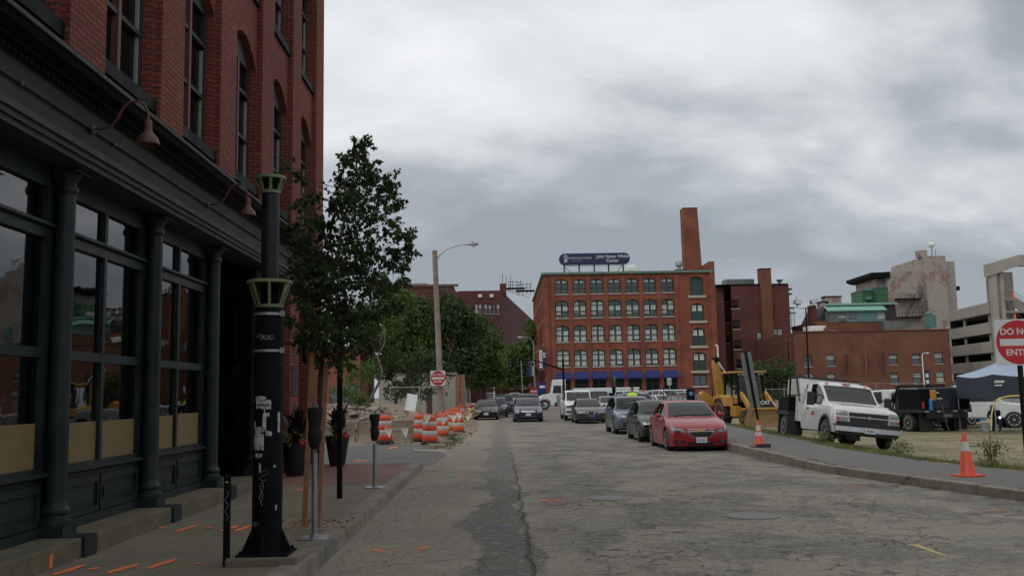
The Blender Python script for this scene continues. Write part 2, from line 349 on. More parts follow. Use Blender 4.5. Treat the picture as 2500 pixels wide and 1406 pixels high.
# ---------------------------------------------------------------- ground
def lerp_pts(pts,y):
    if y<=pts[0][1]: return pts[0][0]
    for (x0,y0),(x1,y1) in zip(pts,pts[1:]):
        if y<=y1: return x0+(x1-x0)*(y-y0)/(y1-y0)
    return pts[-1][0]
KERB=[(9.4,6),(8.1,10),(7.42,13.4),(7.12,14.84),(6.78,16.5),(6.45,18.7),(6.45,22.3),(6.62,27.5),(6.66,62)]
def road_z(x,y):
    a=max(0,min(1,(x-1.5)/3.3)); b=max(0,min(1,(y-17)/8)); c=1-max(0,min(1,(y-58)/6)); return -.09*a*a*(3-2*a)*b*b*(3-2*b)*c
LOT=[(11,6),(9.9,12),(9.26,16.9),(8.74,19.5),(8.61,24),(9.11,28.5),(9.49,34.8),(10.19,42.8),(10.4,62)]
def lot_h(x,y):
    e=lerp_pts(LOT,y); t=max(0,min(1,(x-e)/2.9)); h=.13-.44*t
    k=max(0,min(1,(y-52)/14)); h=h*(1-k)-.05*k
    return h+ (.03*mnoise.noise(Vector((x*.7,y*.7,0))) if x>e+.3 else 0)
def road_material():
    m=bpy.data.materials.new('asphalt'); m.use_nodes=True; nt=m.node_tree; b=nt.nodes['Principled BSDF']
    tc=nd(nt,'ShaderNodeTexCoord'); s=nd(nt,'ShaderNodeSeparateXYZ'); nt.links.new(tc.outputs['Object'],s.inputs[0])
    def noise(sc,det=6,ro=.6,stretch=None,loc=(0,0,0),dist=0):
        mp=nd(nt,'ShaderNodeMapping'); mp.inputs['Scale'].default_value=stretch or (1,1,1); mp.inputs['Location'].default_value=loc
        nt.links.new(tc.outputs['Object'],mp.inputs[0]); n=nd(nt,'ShaderNodeTexNoise',inp={'Scale':sc,'Detail':det,'Roughness':ro,'Distortion':dist}); nt.links.new(mp.outputs[0],n.inputs['Vector']); return n.outputs[0]
    def mixc(f,a,c):
        x=nd(nt,'ShaderNodeMix',data_type='RGBA')
        for i,v in ((0,f),(6,a),(7,c)):
            if isinstance(v,tuple): x.inputs[i].default_value=(*v,1)
            elif isinstance(v,float): x.inputs[i].default_value=v
            else: nt.links.new(v,x.inputs[i])
        return x.outputs[2]
    base=ramp(nt,noise(.5,7,.65),[(.3,(.175,.157,.124)),(.5,(.23,.207,.163)),(.7,(.285,.258,.204))])
    ax=mth(nt,'ADD',s.outputs[0],mth(nt,'MULTIPLY',mth(nt,'SUBTRACT',noise(.9,6,.6,loc=(4,2,0)),.5),1.7))
    right=ramp(nt,mth(nt,'MULTIPLY',ax,.1),[(.04,0),(.09,1)])
    pink=mixc(mth(nt,'MULTIPLY',ramp(nt,noise(.55,6,.6,loc=(9,4,0)),[(.45,0),(.6,.8)]),right),base,(.225,.182,.148))
    # worn darker asphalt patches, mostly on the right half of the street
    pm=ramp(nt,noise(.75,8,.68,stretch=(.9,.75,1),loc=(2,7,0),dist=.5),[(.475,0),(.52,.9)])
    pat=mixc(mth(nt,'MULTIPLY',pm,mth(nt,'ADD',mth(nt,'MULTIPLY',right,.85),.15)),pink,(.115,.11,.102))
    olive=mixc(mth(nt,'MULTIPLY',ramp(nt,noise(1.1,7,.65,loc=(1,1,0)),[(.5,0),(.58,.65)]),right),pat,(.215,.21,.165))
    # the trench patch running down the left lane
    d=mth(nt,'ABSOLUTE',mth(nt,'ADD',s.outputs[0],mth(nt,'MULTIPLY',mth(nt,'SUBTRACT',noise(1.1,5,.55,stretch=(.8,.5,1)),.5),1.5)))
    d=mth(nt,'SUBTRACT',d,.08)
    strip=ramp(nt,d,[(.24,1),(.34,0)])
    fade=ramp(nt,mth(nt,'MULTIPLY',s.outputs[1],.01),[(.17,.95),(.20,.4),(.24,.7),(.6,.3)])
    c=mixc(mth(nt,'MULTIPLY',strip,fade),olive,(.088,.084,.077))
    # sandy dust by the left kerb and far away
    dust=mth(nt,'MULTIPLY',ramp(nt,mth(nt,'MULTIPLY',ax,-1.0),[(.25,0),(1,.75)]),ramp(nt,mth(nt,'MULTIPLY',s.outputs[1],.01),[(.18,.25),(.35,1)]))
    c=mixc(dust,c,(.29,.245,.175))
    # fine stones
    mid=noise(9,6,.75,loc=(2,9,0)); c=mixc(ramp(nt,mid,[(.52,0),(.62,.65)]),c,(.32,.305,.265)); c=mixc(ramp(nt,noise(14,6,.75,loc=(6,1,0)),[(.36,.75),(.46,0)]),c,(.08,.077,.07))
    sp_=noise(70,3,.7); c=mixc(ramp(nt,sp_,[(.54,0),(.60,.75)]),c,(.32,.30,.26)); c=mixc(ramp(nt,noise(55,3,.7,loc=(5,5,5)),[(.36,.7),(.43,0)]),c,(.045,.042,.038))
    # cracks
    def crack(sc,w,dist,stretch,loc):
        mp=nd(nt,'ShaderNodeMapping'); mp.inputs['Scale'].default_value=stretch; mp.inputs['Location'].default_value=loc; nt.links.new(tc.outputs['Object'],mp.inputs[0])
        nn=nd(nt,'ShaderNodeTexNoise',inp={'Scale':2.2,'Detail':5}); nt.links.new(mp.outputs[0],nn.inputs['Vector'])
        vm=nd(nt,'ShaderNodeVectorMath',operation='MULTIPLY_ADD'); nt.links.new(nn.outputs['Color'],vm.inputs[0]); vm.inputs[1].default_value=(dist,)*3; nt.links.new(mp.outputs[0],vm.inputs[2])
        v=nd(nt,'ShaderNodeTexVoronoi',feature='DISTANCE_TO_EDGE',inp={'Scale':sc}); nt.links.new(vm.outputs[0],v.inputs['Vector'])
        return ramp(nt,v.outputs['Distance'],[(0,1),(w,0)])
    area=ramp(nt,noise(.45,5,.6,loc=(3,3,0)),[(.50,0),(.60,.8)])
    k1=mth(nt,'MULTIPLY',crack(1.0,.028,.9,(1,1,1),(0,0,0)),mth(nt,'MULTIPLY',area,right))
    k2=mth(nt,'MULTIPLY',crack(.22,.007,1.6,(1,1,1),(7,2,0)),.8)
    k4=mth(nt,'MULTIPLY',crack(3.2,.05,.7,(1,1.3,1),(4,0,0)),mth(nt,'MULTIPLY',ramp(nt,noise(.8,5,.6,loc=(13,3,0)),[(.52,0),(.58,1)]),right))
    sx=mth(nt,'ABSOLUTE',mth(nt,'ADD',mth(nt,'SUBTRACT',s.outputs[0],.30),mth(nt,'MULTIPLY',mth(nt,'SUBTRACT',noise(1.6,6,.6),.5),.35)))
    k3=mth(nt,'MULTIPLY',ramp(nt,sx,[(.006,1),(.03,0)]),ramp(nt,mth(nt,'MULTIPLY',s.outputs[1],.01),[(.22,1),(.3,0)]))
    k=mth(nt,'MAXIMUM',mth(nt,'MULTIPLY',mth(nt,'MAXIMUM',k1,k2),ramp(nt,noise(3.0,6,.6,loc=(8,8,0)),[(.42,0),(.56,1)])),mth(nt,'MAXIMUM',k3,k4)); c=mixc(mth(nt,'MULTIPLY',k,.6),c,(.045,.042,.036))
    nt.links.new(c,b.inputs['Base Color']); b.inputs['Roughness'].default_value=.9; b.inputs['Specular IOR Level'].default_value=.25
    hgt=mth(nt,'SUBTRACT',mth(nt,'ADD',mth(nt,'MULTIPLY',noise(30,5,.7),.35),mth(nt,'MULTIPLY',noise(2.5,7,.65),1.6)),mth(nt,'MULTIPLY',k,1.6))
    hgt=mth(nt,'SUBTRACT',hgt,mth(nt,'MULTIPLY',pm,.5))
    bp=nd(nt,'ShaderNodeBump'); bp.inputs['Strength'].default_value=.75; bp.inputs['Distance'].default_value=.03
    nt.links.new(hgt,bp.inputs['Height']); nt.links.new(bp.outputs[0],b.inputs['Normal'])
    MAT['asphalt']=m
road_material()
mat('side_asphalt',(.115,.112,.108),.9,var=.15,vs=1.2,bump=.4,bs=60,dirt=(.17,.15,.12),dscale=.8,damt=.6)
def lot_material():
    m=mat('lot_soil',(.27,.215,.135),.95,var=.25,vs=.6,bump=.7,bs=9,dirt=(.20,.17,.10),dscale=1.1,damt=.8)
    nt=m.node_tree; b=nt.nodes['Principled BSDF']; tc=nt.nodes['Texture Coordinate']; src=b.inputs['Base Color'].links[0].from_socket
    mp=nd(nt,'ShaderNodeMapping'); mp.inputs['Scale'].default_value=(.5,1.6,1); nt.links.new(tc.outputs['Object'],mp.inputs[0])
    n=nd(nt,'ShaderNodeTexNoise',inp={'Scale':.7,'Detail':8,'Roughness':.7}); nt.links.new(mp.outputs[0],n.inputs['Vector'])
    mk=ramp(nt,n.outputs[0],[(.44,0),(.56,.85)]); mx=nd(nt,'ShaderNodeMix',data_type='RGBA'); nt.links.new(mk,mx.inputs[0]); nt.links.new(src,mx.inputs[6]); mx.inputs[7].default_value=(.13,.135,.05,1); nt.links.new(mx.outputs[2],b.inputs['Base Color'])
lot_material()
o=MB().add([(-2500,-1500,-.6),(2500,-1500,-.6),(2500,2800,-.6),(-2500,2800,-.6)],[(0,1,2,3)]).build('ground','side_asphalt'); tag(o,kind='structure')
# street sheet
mb=MB(); ys=[-20,0,6,10,13.4,14.84,16.5,18.6,21.6,28,36,45,55,62]
pts=[(lerp_pts(KERB,y)+.1,y,0) for y in ys]
mb.add([(300,64,0),(300,420,0),(-160,420,0),(-160,64,0)],[(0,1,2,3)]).add([(-60,-20,0),(-3.4,-20,0),(-3.4,64,0),(-60,64,0)],[(0,1,2,3)])
rows_=[-20,-10,0,4]+[5+i for i in range(60)]
for j,y in enumerate(rows_):
    xe=lerp_pts(KERB,y)+.1
    for i in range(17): x=-3.4+(xe+3.4)*i/16; mb.v.append((x,y,road_z(x,y)))
b0_=8
for j in range(len(rows_)-1):
    for i in range(16): k=b0_+j*17+i; mb.f.append((k,k+1,k+18,k+17)); mb.mi.append(0)
o=mb.build('road','asphalt',smooth=60); tag(o,kind='structure')
# right pavement with granite kerb
mb=MB(); rows=[y*1.0 for y in range(4,63,2)]
for y in rows: mb.v+= [(lerp_pts(KERB,y)+.14,y,.142),(lerp_pts(LOT,y),y,.142)]
for i in range(len(rows)-1): mb.f.append((2*i,2*i+1,2*i+3,2*i+2)); mb.mi.append(0)
mb.box(6.4,10.4,61.98,62.1,-.1,.142)
mat('pavement_asphalt',(.12,.115,.108),.92,fine=.35,var=.15,vs=1.5,bump=.4,bs=70,dirt=(.15,.14,.12),dscale=1,damt=.6)
tag(mb.build('pavement','pavement_asphalt'),kind='structure')
def kerb(name,path,side,jit):
    mb=MB(); rr=random.Random(5); y=path[0]
    while y<path[1]:
        l=rr.uniform(1.6,2.6); y2=min(y+l,path[1]); w=.17; h=.152+rr.uniform(-.012,.008); dx=rr.uniform(-jit,jit)
        n=3 if y2-y>.3 else 1
        for i in range(n):
            a=y+(y2-y-.015)*i/n; b_=y+(y2-y-.015)*(i+1)/n
            xa,xb=side(a)+dx,side(b_)+dx
            v=[(xa,a,-.22),(xa+w,a,-.22),(xa+w,a,h),(xa+.012,a,h),(xa-.003,a,h-.015),(xb,b_,-.22),(xb+w,b_,-.22),(xb+w,b_,h),(xb+.012,b_,h),(xb-.003,b_,h-.015)]
            mb.add(v,[(3,2,7,8),(4,3,8,9),(0,4,9,5)]+([(0,1,2,3,4)] if i==0 else [])+([(5,6,7,8,9)[::-1]] if i==n-1 else []))
        y=y2
    return tag(mb.build(name,'curb_stone'),kind='structure')
kerb('kerb',(8,62),lambda y:lerp_pts(KERB,y),.012)
def lk(y): return -1.76
o=MB()
rr=random.Random(3); y=2.0
while y<21.6:
    l=rr.uniform(1.7,2.5); y2=min(21.62,y+l); h=.15+rr.uniform(-.006,.006); dx=rr.uniform(-.008,.008)
    o.add([(-1.76+dx,y,-.1),(-1.775+dx,y,h),(-2.0,y,h),(-1.76+dx,y2-.012,-.1),(-1.775+dx,y2-.012,h),(-2.0,y2-.012,h),(-2.0,y,-.1),(-2.0,y2-.012,-.1)],[(0,1,4,3),(1,2,5,4),(0,6,2,1),(3,4,5,7)]); y=y2
o.box(-1.99,-1.78,21.62,21.72,-.1,.14)
tag(o.build('kerb','curb_stone'),kind='structure')
mb=MB().box(-7,-2.0,-6,16.6,-.1,.142); tag(mb.build('sidewalk','concrete'),kind='structure')
mb=MB().box(-60,-2.0,16.6,21.55,-.1,.145); tag(mb.build('brick_sidewalk','paving_brick'),kind='structure')
mb=MB().box(-60,-2.0,21.55,21.72,-.1,.15); tag(mb.build('kerb','curb_stone'),kind='structure')
mb=MB().add([(-60,21.7,.006),(-1.9,21.7,.006),(-1.6,23.5,.006),(-1.5,26.5,.006),(-1.9,29.3,.006),(-2.4,32.8,.006),(-60,33.2,.006)],[tuple(range(7))]); tag(mb.build('side_street','side_asphalt'),kind='structure')
# dusty excavated ground on the left and the lot on the right
def sheet(name,x0,x1,y0,y1,dx,dy,hf,m):
    mb=MB(); nx=int((x1-x0)/dx)+1; ny=int((y1-y0)/dy)+1
    for j in range(ny):
        y=y0+(y1-y0)*j/(ny-1)
        for i in range(nx):
            x=x0+(x1-x0)*i/(nx-1); mb.v.append((x,y,hf(x,y)))
    for j in range(ny-1):
        for i in range(nx-1): mb.f.append((j*nx+i,j*nx+i+1,(j+1)*nx+i+1,(j+1)*nx+i)); mb.mi.append(0)
    return tag(mb.build(name,m,smooth=180),kind='structure')
def smooth(a,b,x): t=max(0,min(1,(x-a)/(b-a))); return t*t*(3-2*t)
def berm(x,y):
    h=smooth(-2.6,-6.5,x)*smooth(35,40,y)*(1-smooth(58,70,y))*1.0
    edge=smooth(-1.0,-2.3,x)*smooth(32.5,35,y)*.12
    n=mnoise.noise(Vector((x*.5,y*.5,1)))*.35+mnoise.noise(Vector((x*1.7,y*1.7,2)))*.14
    return -.04+edge+h+n*(h*.9+edge*.6)*(1.0)
sheet('dirt_bank',-30,-.6,29.5,100,.35,.5,berm,'dirt')
mb=MB(); rows=[4+.8*i for i in range(73)]
cols=[0,.15,.5,1,1.6,2.3,3,4,5.5,7.5,10,14,19,26,36,60]
for y in rows:
    for c in cols: x=lerp_pts(LOT,y)+c; mb.v.append((x,y,lot_h(x,y) if c else .135))
n=len(cols)
for j in range(len(rows)-1):
    for i in range(n-1): mb.f.append((j*n+i,j*n+i+1,(j+1)*n+i+1,(j+1)*n+i)); mb.mi.append(0)
tag(mb.build('lot_ground','lot_soil',smooth=180),kind='structure')
mb=MB().add([(9,61.5,.0),(80,61.5,-.02),(160,66,-.02),(160,61,-.3),(80,58,-.3)],[(0,1,2),(1,2,3,4)])
# manhole covers
for i,(x,y,r) in enumerate(((1.7,14.95,.31),(3.29,12.5,.31))):
    c=MB().lathe((x,y,0),[(r+.05,.002),(r+.045,.012),(r,.014),(r-.01,.010),(0.001,.012)],36,cap=False)
    for k in range(6):
        for j in range(-3,4):
            pass
    o=c.build('manhole_cover','iron_cover'); tag(o,['round iron manhole cover farther up the street, nearer the middle','round iron manhole cover nearer the camera, toward the right kerb'][i],'manhole cover','manhole covers in the street')
# utility paint on road and pavement
def splash(mb,x,y,z,l,w,ang,rr):
    n=9; pts=[]
    for k in range(n):
        t=k/(n-1); pts.append((-l/2+l*t,w*.5*math.sin(PI*min(1,max(.12,t)))*rr.uniform(.5,1.2)))
    up=[(a,b) for a,b in pts]; dn=[(a,-b*rr.uniform(.5,1.2)) for a,b in pts[::-1]]
    ca,sa=math.cos(ang),math.sin(ang); P=[(x+a*ca-b*sa,y+a*sa+b*ca,z) for a,b in up+dn]
    mb.add(P,[tuple(range(len(P)))])
rr=random.Random(11)
mb=MB()
for x,y,z,l,w,a in [(-1.34,10.36,.004,.17,.11,.7),(-1.28,10.25,.004,.12,.07,.2),(-1.1,10.28,.004,.14,.05,0),(-.84,10.45,.004,.2,.1,.9),(-.89,10.3,.004,.14,.07,.3),(-.48,10.3,.004,.1,.03,0),
    (-1.32,14.8,.004,.14,.1,.3),(-.9,14.9,.004,.25,.06,.1),(-.77,19.2,.004,.2,.25,0),(-1.23,19.33,.004,.2,.2,0),(-.8,21.2,.004,.15,.2,0),(-1.25,21.4,.004,.15,.2,.3),(.66,14.8,.004,.16,.16,.4),(.74,14.7,.004,.14,.08,-.5),
    (6.0,15.95,.004,.35,.12,-.1),(6.55,12.6,.004,.3,.08,0),(4.6,20,.02,.01,.01,0)]: splash(mb,x,y,z,l,w,a,rr)
mb.bar((.80,14.95,.006),(.90,14.5,.006),.02,.004); 
for k in range(12):
    a=2*PI*k/12; b_=2*PI*(k+1)/12
    if k in (2,3,8): continue
    mb.bar((.80+.17*math.cos(a),14.75+.22*math.sin(a),.006),(.80+.17*math.cos(b_),14.75+.22*math.sin(b_),.006),.012,.003)
tag(mb.build('paint_marks','orange_paint'),kind='structure')
mb=MB(); z=.148
for x,y,l,w,a in [] if True else [(-3.84,8.80,.36,.05,.25),(-3.62,8.84,.3,.03,.1),(-3.40,8.80,.34,.055,.45),(-3.24,9.08,.3,.05,.6),(-2.9,9.0,.14,.03,0),(-3.64,11.3,.26,.06,.6),(-3.45,11.34,.22,.03,0),(-3.13,11.3,.26,.05,.55),(-3.0,11.42,.26,.06,.6),(-2.85,11.25,.1,.05,0),(-3.3,15.6,.3,.1,.3),(-3.9,19.6,.35,.2,.2),(-2.3,21.2,.3,.12,.1),(-2.75,21.3,.3,.12,.1)]: splash(mb,x,y,z,l*1.1,w*3.2,a,rr)
def stroke(mb,p,q,z,w):
    a=G(*p,z); b_=G(*q,z); d=b_-a; n_=6; nn=Vector((-d.y,d.x,0)).normalized()
    up=[];dn=[]
    for k in range(n_+1):
        c=a.lerp(b_,k/n_); e=w*(.35 if k in (0,n_) else 1); up.append(c+nn*e*rr.uniform(.35,.65)); dn.append(c-nn*e*rr.uniform(.35,.65))
    mb.add(up+dn[::-1],[tuple(range(2*n_+2))])
for p,q in (((131,1402),(209,1377)),((215,1389),(245,1384)),((262,1398),(337,1375)),((360,1387),(428,1363)),((478,1375),(494,1373)),((430,1297),(481,1280)),((494,1288),(521,1286)),((540,1296),(585,1280)),((576,1296),(611,1281)),((385,1284),(402,1289)),((725,1197),(744,1192)),((686,1196),(696,1195))): stroke(mb,p,q,.148,.085)
for p,q in (((868,1126),(884,1123)),((888,1125),(902,1123)),((948,1095),(968,1090))): stroke(mb,p,q,.012,.2)
mb.box(-4.066,-4.056,8.70,8.74,.16,.28)
tag(mb.build('paint_marks','orange_paint'),kind='structure')
mb=MB()
for x,y,z,l,w,a in [(.03,12.0,.004,.16,.07,1.2),(.07,11.8,.004,.1,.06,.4),(-.02,20.6,.004,.2,.25,0)]: splash(mb,x,y,z,l,w,a,rr)
tag(mb.build('paint_marks','blue_paint'),kind='structure')
mb=MB(); a=G(2220,1328); b_=G(2315,1357); mb.add([(a.x-.02,a.y+.02,.004),(a.x+.09,a.y-.03,.004),(b_.x,b_.y-.03,.004),(b_.x-.05,b_.y+.03,.004)],[(0,1,2,3)])
for p,q in (((2150,1117),(2190,1122)),((2262,1127),(2320,1131)),((1960,1100),(2010,1106)),((2035,1101),(2075,1105)),((1775,1062),(1790,1065))):
    a=G(*p,.15); b_=G(*q,.15); mb.add([(a.x,a.y,.147),(b_.x,b_.y,.147),(b_.x,b_.y+.06,.147),(a.x,a.y+.06,.147)],[(0,1,2,3)])
tag(mb.build('paint_marks','yellow_paint'),kind='structure')
mb=MB()
for px,py,l,w in ((2225,1162,.5,.1),(2305,1156,.35,.12),(2260,1163,.3,.06)):
    p=G(px,py,.15); splash(mb,p.x,p.y,.147,l,w,-.1,rr)
for y in (8.9,9.1,9.3,9.6,10.0): splash(mb,-2.02-.02*y+.14,y,.149,.12,.04,1.1,rr)
tag(mb.build('paint_marks','pink_paint'),kind='structure')
# pebbles and grit on the road and gutter
mb=MB(); rr=random.Random(21)
def pebble(mb,x,y,z,s,rr,k=None):
    t=[Vector((rr.uniform(-1,1),rr.uniform(-1,1),rr.uniform(-1,1))).normalized()*s*rr.uniform(.7,1.1) for _ in range(9)]
    bm=bmesh.new(); [bm.verts.new(q) for q in t]; bmesh.ops.convex_hull(bm,input=bm.verts); bm.verts.ensure_lookup_table()
    used=[v for v in bm.verts if v.link_faces]; idx={v:i for i,v in enumerate(used)}
    mb.add([(v.co.x+x,v.co.y+y,v.co.z*.7+z) for v in used],[tuple(idx[v] for v in f.verts) for f in bm.faces]); bm.free()
for _ in range(330):
    if rr.random()<.7: x=-1.7+abs(rr.gauss(0,.5)); y=rr.uniform(8.8,26)
    else: x=rr.uniform(-1.5,6.8); y=rr.uniform(9,30)
    if x<lerp_pts(KERB,y)-.05: pebble(mb,x,y,.004+road_z(x,y),rr.uniform(.006,.02),rr)
tag(mb.build('gravel','rock'),'loose grit and pebbles scattered on the road','gravel',kind='stuff')
# ---------------------------------------------------------------- the brick corner building on the left
B=empty('brick_building','dark red brick building with a green iron shopfront along the left sidewalk','building',(-5,9,0))
B.location=(0,0,0)
Y0=-3.53; piers=[9.12+2.53*k for k in range(-5,6)]; YEND=22.7; TOP=13.4
f=FX(-4.25)
mb=MB()
for y in piers:
    y1=min(y+.85,YEND) if y<21 else YEND
    for a,b_,z0,z1 in ((y,y1,4.9,TOP),): mb.box(-4.45,-4.25,a,b_,z0,z1)
holes=[]
for y in piers[:-1]:
    a,b_=y+.85+.06,y+2.53-.06
    for z in (5.42,8.98): holes.append((a,b_,z,z+2.58,.42))
wall(mb,piers[0],YEND,4.9,TOP,holes,FX(-4.355),.22)
mb.box(-14,-4.46,YEND-.3,YEND,0,TOP)     # far end wall
mb.box(-14,-4.6,piers[0],piers[0]+.2,0,TOP)
# masonry piers at street level by the corner
mb.box(-4.75,-4.27,19.28,20.1,.14,4.0); mb.box(-4.9,-4.27,21.75,YEND-.002,.14,4.0)
mb.build('wall','brick_near',B)
MB().box(-14,-4.2,piers[0]-.1,YEND+.1,TOP,TOP+.5).build('cornice','fascia_grey',B,bevel=.02)
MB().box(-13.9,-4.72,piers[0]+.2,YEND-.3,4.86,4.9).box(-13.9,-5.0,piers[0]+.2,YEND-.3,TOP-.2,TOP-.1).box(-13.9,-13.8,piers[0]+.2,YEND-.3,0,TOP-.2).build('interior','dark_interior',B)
# upper windows
def upper_window(y,z):
    a,b_=y+.91,y+2.47; x=-4.52; mid=(a+b_)/2; h=2.58; sp=z+h-.42
    m=MB(); fn=FX(x)
    m.box(x-.05,x+.04,a,a+.09,z,sp); m.box(x-.05,x+.04,b_-.09,b_,z,sp); m.box(x-.05,x+.04,a,b_,z,z+.09)
    m.prism([(a,sp)]+[(a+(b_-a)*t/10,sp+.42*(1-(2*t/10-1)**2)) for t in range(11)]+[(b_,sp),(b_-.09,sp-.02),(a+.09,sp-.02)],fn,-.04,.05)
    for zz in (z+.78,z+1.6): m.box(x-.03,x+.055,a+.09,b_-.09,zz,zz+.06)
    fr=m.build('window','frame_dark',B)
    MB().box(x-.03,x+.07,mid-.04,mid+.04,z+.09,sp-.02).build('mullion','frame_rose',fr)
    g=MB().box(x-.03,x-.015,a+.02,b_-.02,z+.02,sp); g.build('pane','dark_glass',fr)
    s=MB()
    for yy in (a+.12,mid+.07): MB().box(x-.012,x+.02,yy,yy+.02,z+.09,z+1.6).build('sash','frame_white',fr)
    s.box(x-.012,x+.03,b_-.13,b_-.10,z+.09,z+1.55); s.build('sash','frame_white',fr)
    MB().box(-4.62,-4.30,a-.05,b_+.05,z-.16,z).build('sill','iron_black',fr)
for y in piers[:-1]:
    for z in (5.42,8.98): upper_window(y,z)
# iron fascia and cornice
fx=lambda u,v,w:(w,u,v)
YE=19.28
prof=[(-4.6,4.0),(-4.13,4.0),(-4.13,4.055),(-4.10,4.06),(-4.10,4.115),(-4.07,4.12),(-4.07,4.185),(-4.17,4.2)]
MB().extrude(prof,fx,piers[0],YEND).build('architrave','moulding',B)
MB().extrude([(-4.17,4.2),(-4.17,4.60),(-4.15,4.61)],fx,piers[0],YEND,False).build('fascia','fascia_grey',B)
m=MB().extrude([(-4.15,4.61),(-4.12,4.64),(-4.12,4.665),(-4.05,4.69),(-4.05,4.71),(-3.93,4.75),(-3.9,4.80),(-3.88,4.81),(-3.88,4.87),(-3.93,4.885),(-4.5,4.93)],fx,piers[0],YEND+.03)
y=-3.4
while y<YEND: m.box(-4.15,-4.11,y,y+.04,4.63,4.69); y+=.1
m.build('cornice','iron_black',B)
m=MB().extrude([(-3.879,4.82),(-3.872,4.82),(-3.872,4.86),(-3.879,4.86)],fx,piers[0],YEND+.03); m.build('cornice_edge','moulding',B)
m=MB().tube([(-4.145,piers[0],4.42),(-4.145,YEND-1,4.42)],.014,6)
for y in range(-2,22,2): m.box(-4.17,-4.13,y,y+.03,4.395,4.445)
m.build('conduit','conduit',B)
# stone step
m=MB(); rr=random.Random(8); y=-3.0
while y<17.0:
    y2=min(y+2.5,17.1)
    m.box(-5.4,-4.06+rr.uniform(-.006,.006),y+.145,y2-.145,.1,.335 if y<14.4 else .30); y=y2
for y in range(0,1): pass
m.build('step','granite',B,bevel=.012)
cols=[9.5+2.5*k for k in range(-5,4)]
def column(y):
    c=MB(); x=-4.4
    c.box(x-.16,-4.035,y-.14,y+.14,.1,.34); c.box(x-.15,x+.15,y-.15,y+.15,.34,.44)
    prof=[(.15,.44),(.155,.47),(.15,.50),(.125,.51),(.12,.54),(.135,.56),(.135,.59),(.11,.62),(.102,.68),(.102,1.0),(.092,3.74),(.11,3.76),(.115,3.79),(.11,3.82),(.096,3.83),(.096,3.87),(.13,3.93),(.155,3.96),(.155,4.0)]
    c.lathe((x,y,0),prof,20); c.box(x-.16,x+.17,y-.17,y+.17,3.955,3.995)
    for s in (-1,1):
        c.prism([(y+s*.1,3.86),(y+s*.17,3.94),(y+s*.20,3.995),(y+s*.1,3.995)],FX(x),-.05,.07)
    return c.build('column','iron_green',B,smooth=35)
for y in cols: column(y)
def storefront(y0,y1):
    a,b_=y0+.11,y1-.11; x=-4.52; mid=(a+b_)/2
    m=MB()
    # panelled base
    m.box(x-.05,x,a-.06,b_+.06,.33,.90)
    for p,q in ((a+.08,mid-.05),(mid+.05,b_-.08)):
        m.box(x,x+.03,p-.07,p,.44,.84); m.box(x,x+.03,q,q+.07,.44,.84); m.box(x,x+.03,p,q,.44,.50); m.box(x,x+.03,p,q,.76,.84)
        m.box(x,x+.015,p+.1,q-.1,.56,.70)
    m.box(x,x+.05,a-.06,b_+.06,.335,.43)
    m.extrude([(x-.05,.90),(x+.06,.90),(x+.085,.92),(x+.085,.945),(x+.03,.96),(x-.05,.96)],fx,a-.06,b_+.06)
    fr=m.build('shopfront','iron_green',B)
    m=MB()
    for yy,w in ((a-.06,.13),(mid-.035,.07),(b_-.07,.13)): m.box(x-.06,x+.02,yy,yy+w,.96,3.86)
    m.box(x-.06,x+.018,a,b_,2.08,2.18); m.box(x-.06,x+.018,a,b_,.96,1.0)
    m.extrude([(x-.06,3.27),(x+.022,3.27),(x+.022,3.37),(x+.07,3.39),(x+.07,3.42),(x-.06,3.45)],fx,a-.06,b_+.06)
    m.box(x-.06,x+.018,a,b_,3.79,4.0)
    m.build('frame','iron_green',fr)
    for p,q in ((a+.07,mid-.035),(mid+.035,b_-.07)):
        for z0,z1 in ((1.0,2.08),(2.18,3.27),(3.45,3.79)): MB().box(x-.035,x-.03,p,q,z0,z1).build('pane','shop_glass',fr)
        t=rnd.uniform(1.42,1.46); MB().box(x-.028,x-.022,p,q,1.0,t).build('cardboard','cardboard',fr)
for a,b_ in zip(cols[:-2],cols[1:-1]): storefront(a,b_)
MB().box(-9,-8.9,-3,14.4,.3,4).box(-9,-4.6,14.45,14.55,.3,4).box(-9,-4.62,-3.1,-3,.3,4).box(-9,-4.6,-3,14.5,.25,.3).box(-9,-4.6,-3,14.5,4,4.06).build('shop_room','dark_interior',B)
# recessed entrance and the dark openings by the corner
e=MB(); x=-5.25
e.box(x-.1,x,14.55,19.28,.15,4.0); e.box(-5.25,-4.6,14.55,14.62,.3,4)
for p,q in ((14.7,15.6),(15.75,16.6),(17.1,18.0),(18.15,19.1)):
    for z0,z1 in ((.45,1.15),(1.35,2.2),(2.35,3.5)):
        e.box(x,x+.03,p,p+.07,z0,z1); e.box(x,x+.03,q-.07,q,z0,z1); e.box(x,x+.03,p,q,z0,z0+.06); e.box(x,x+.03,p,q,z1-.06,z1)
e.box(x,x+.06,14.6,19.2,3.6,3.7); e.box(x,x+.05,16.75,16.95,.3,4)
e.build('entrance','iron_green',B)
MB().box(-4.62,-4.5,17.1,19.28,.15,.6).box(-4.62,-4.5,17.1,17.35,.6,4).box(-4.62,-4.5,19.1,19.28,.6,4).box(-4.62,-4.5,18.1,18.2,.6,4).box(-4.7,-4.6,17.1,19.28,.6,4).build('shutter','iron_black',B)
MB().box(-4.95,-4.85,20.1,21.75,.15,4).box(-4.85,-4.78,20.3,20.38,.15,4).box(-4.85,-4.78,20.9,20.98,.15,4).box(-4.85,-4.78,21.5,21.58,.15,4).build('door','iron_black',B)
MB().box(-4.268,-4.255,19.4,19.95,1.7,2.3).build('plaque','fascia_grey',B)
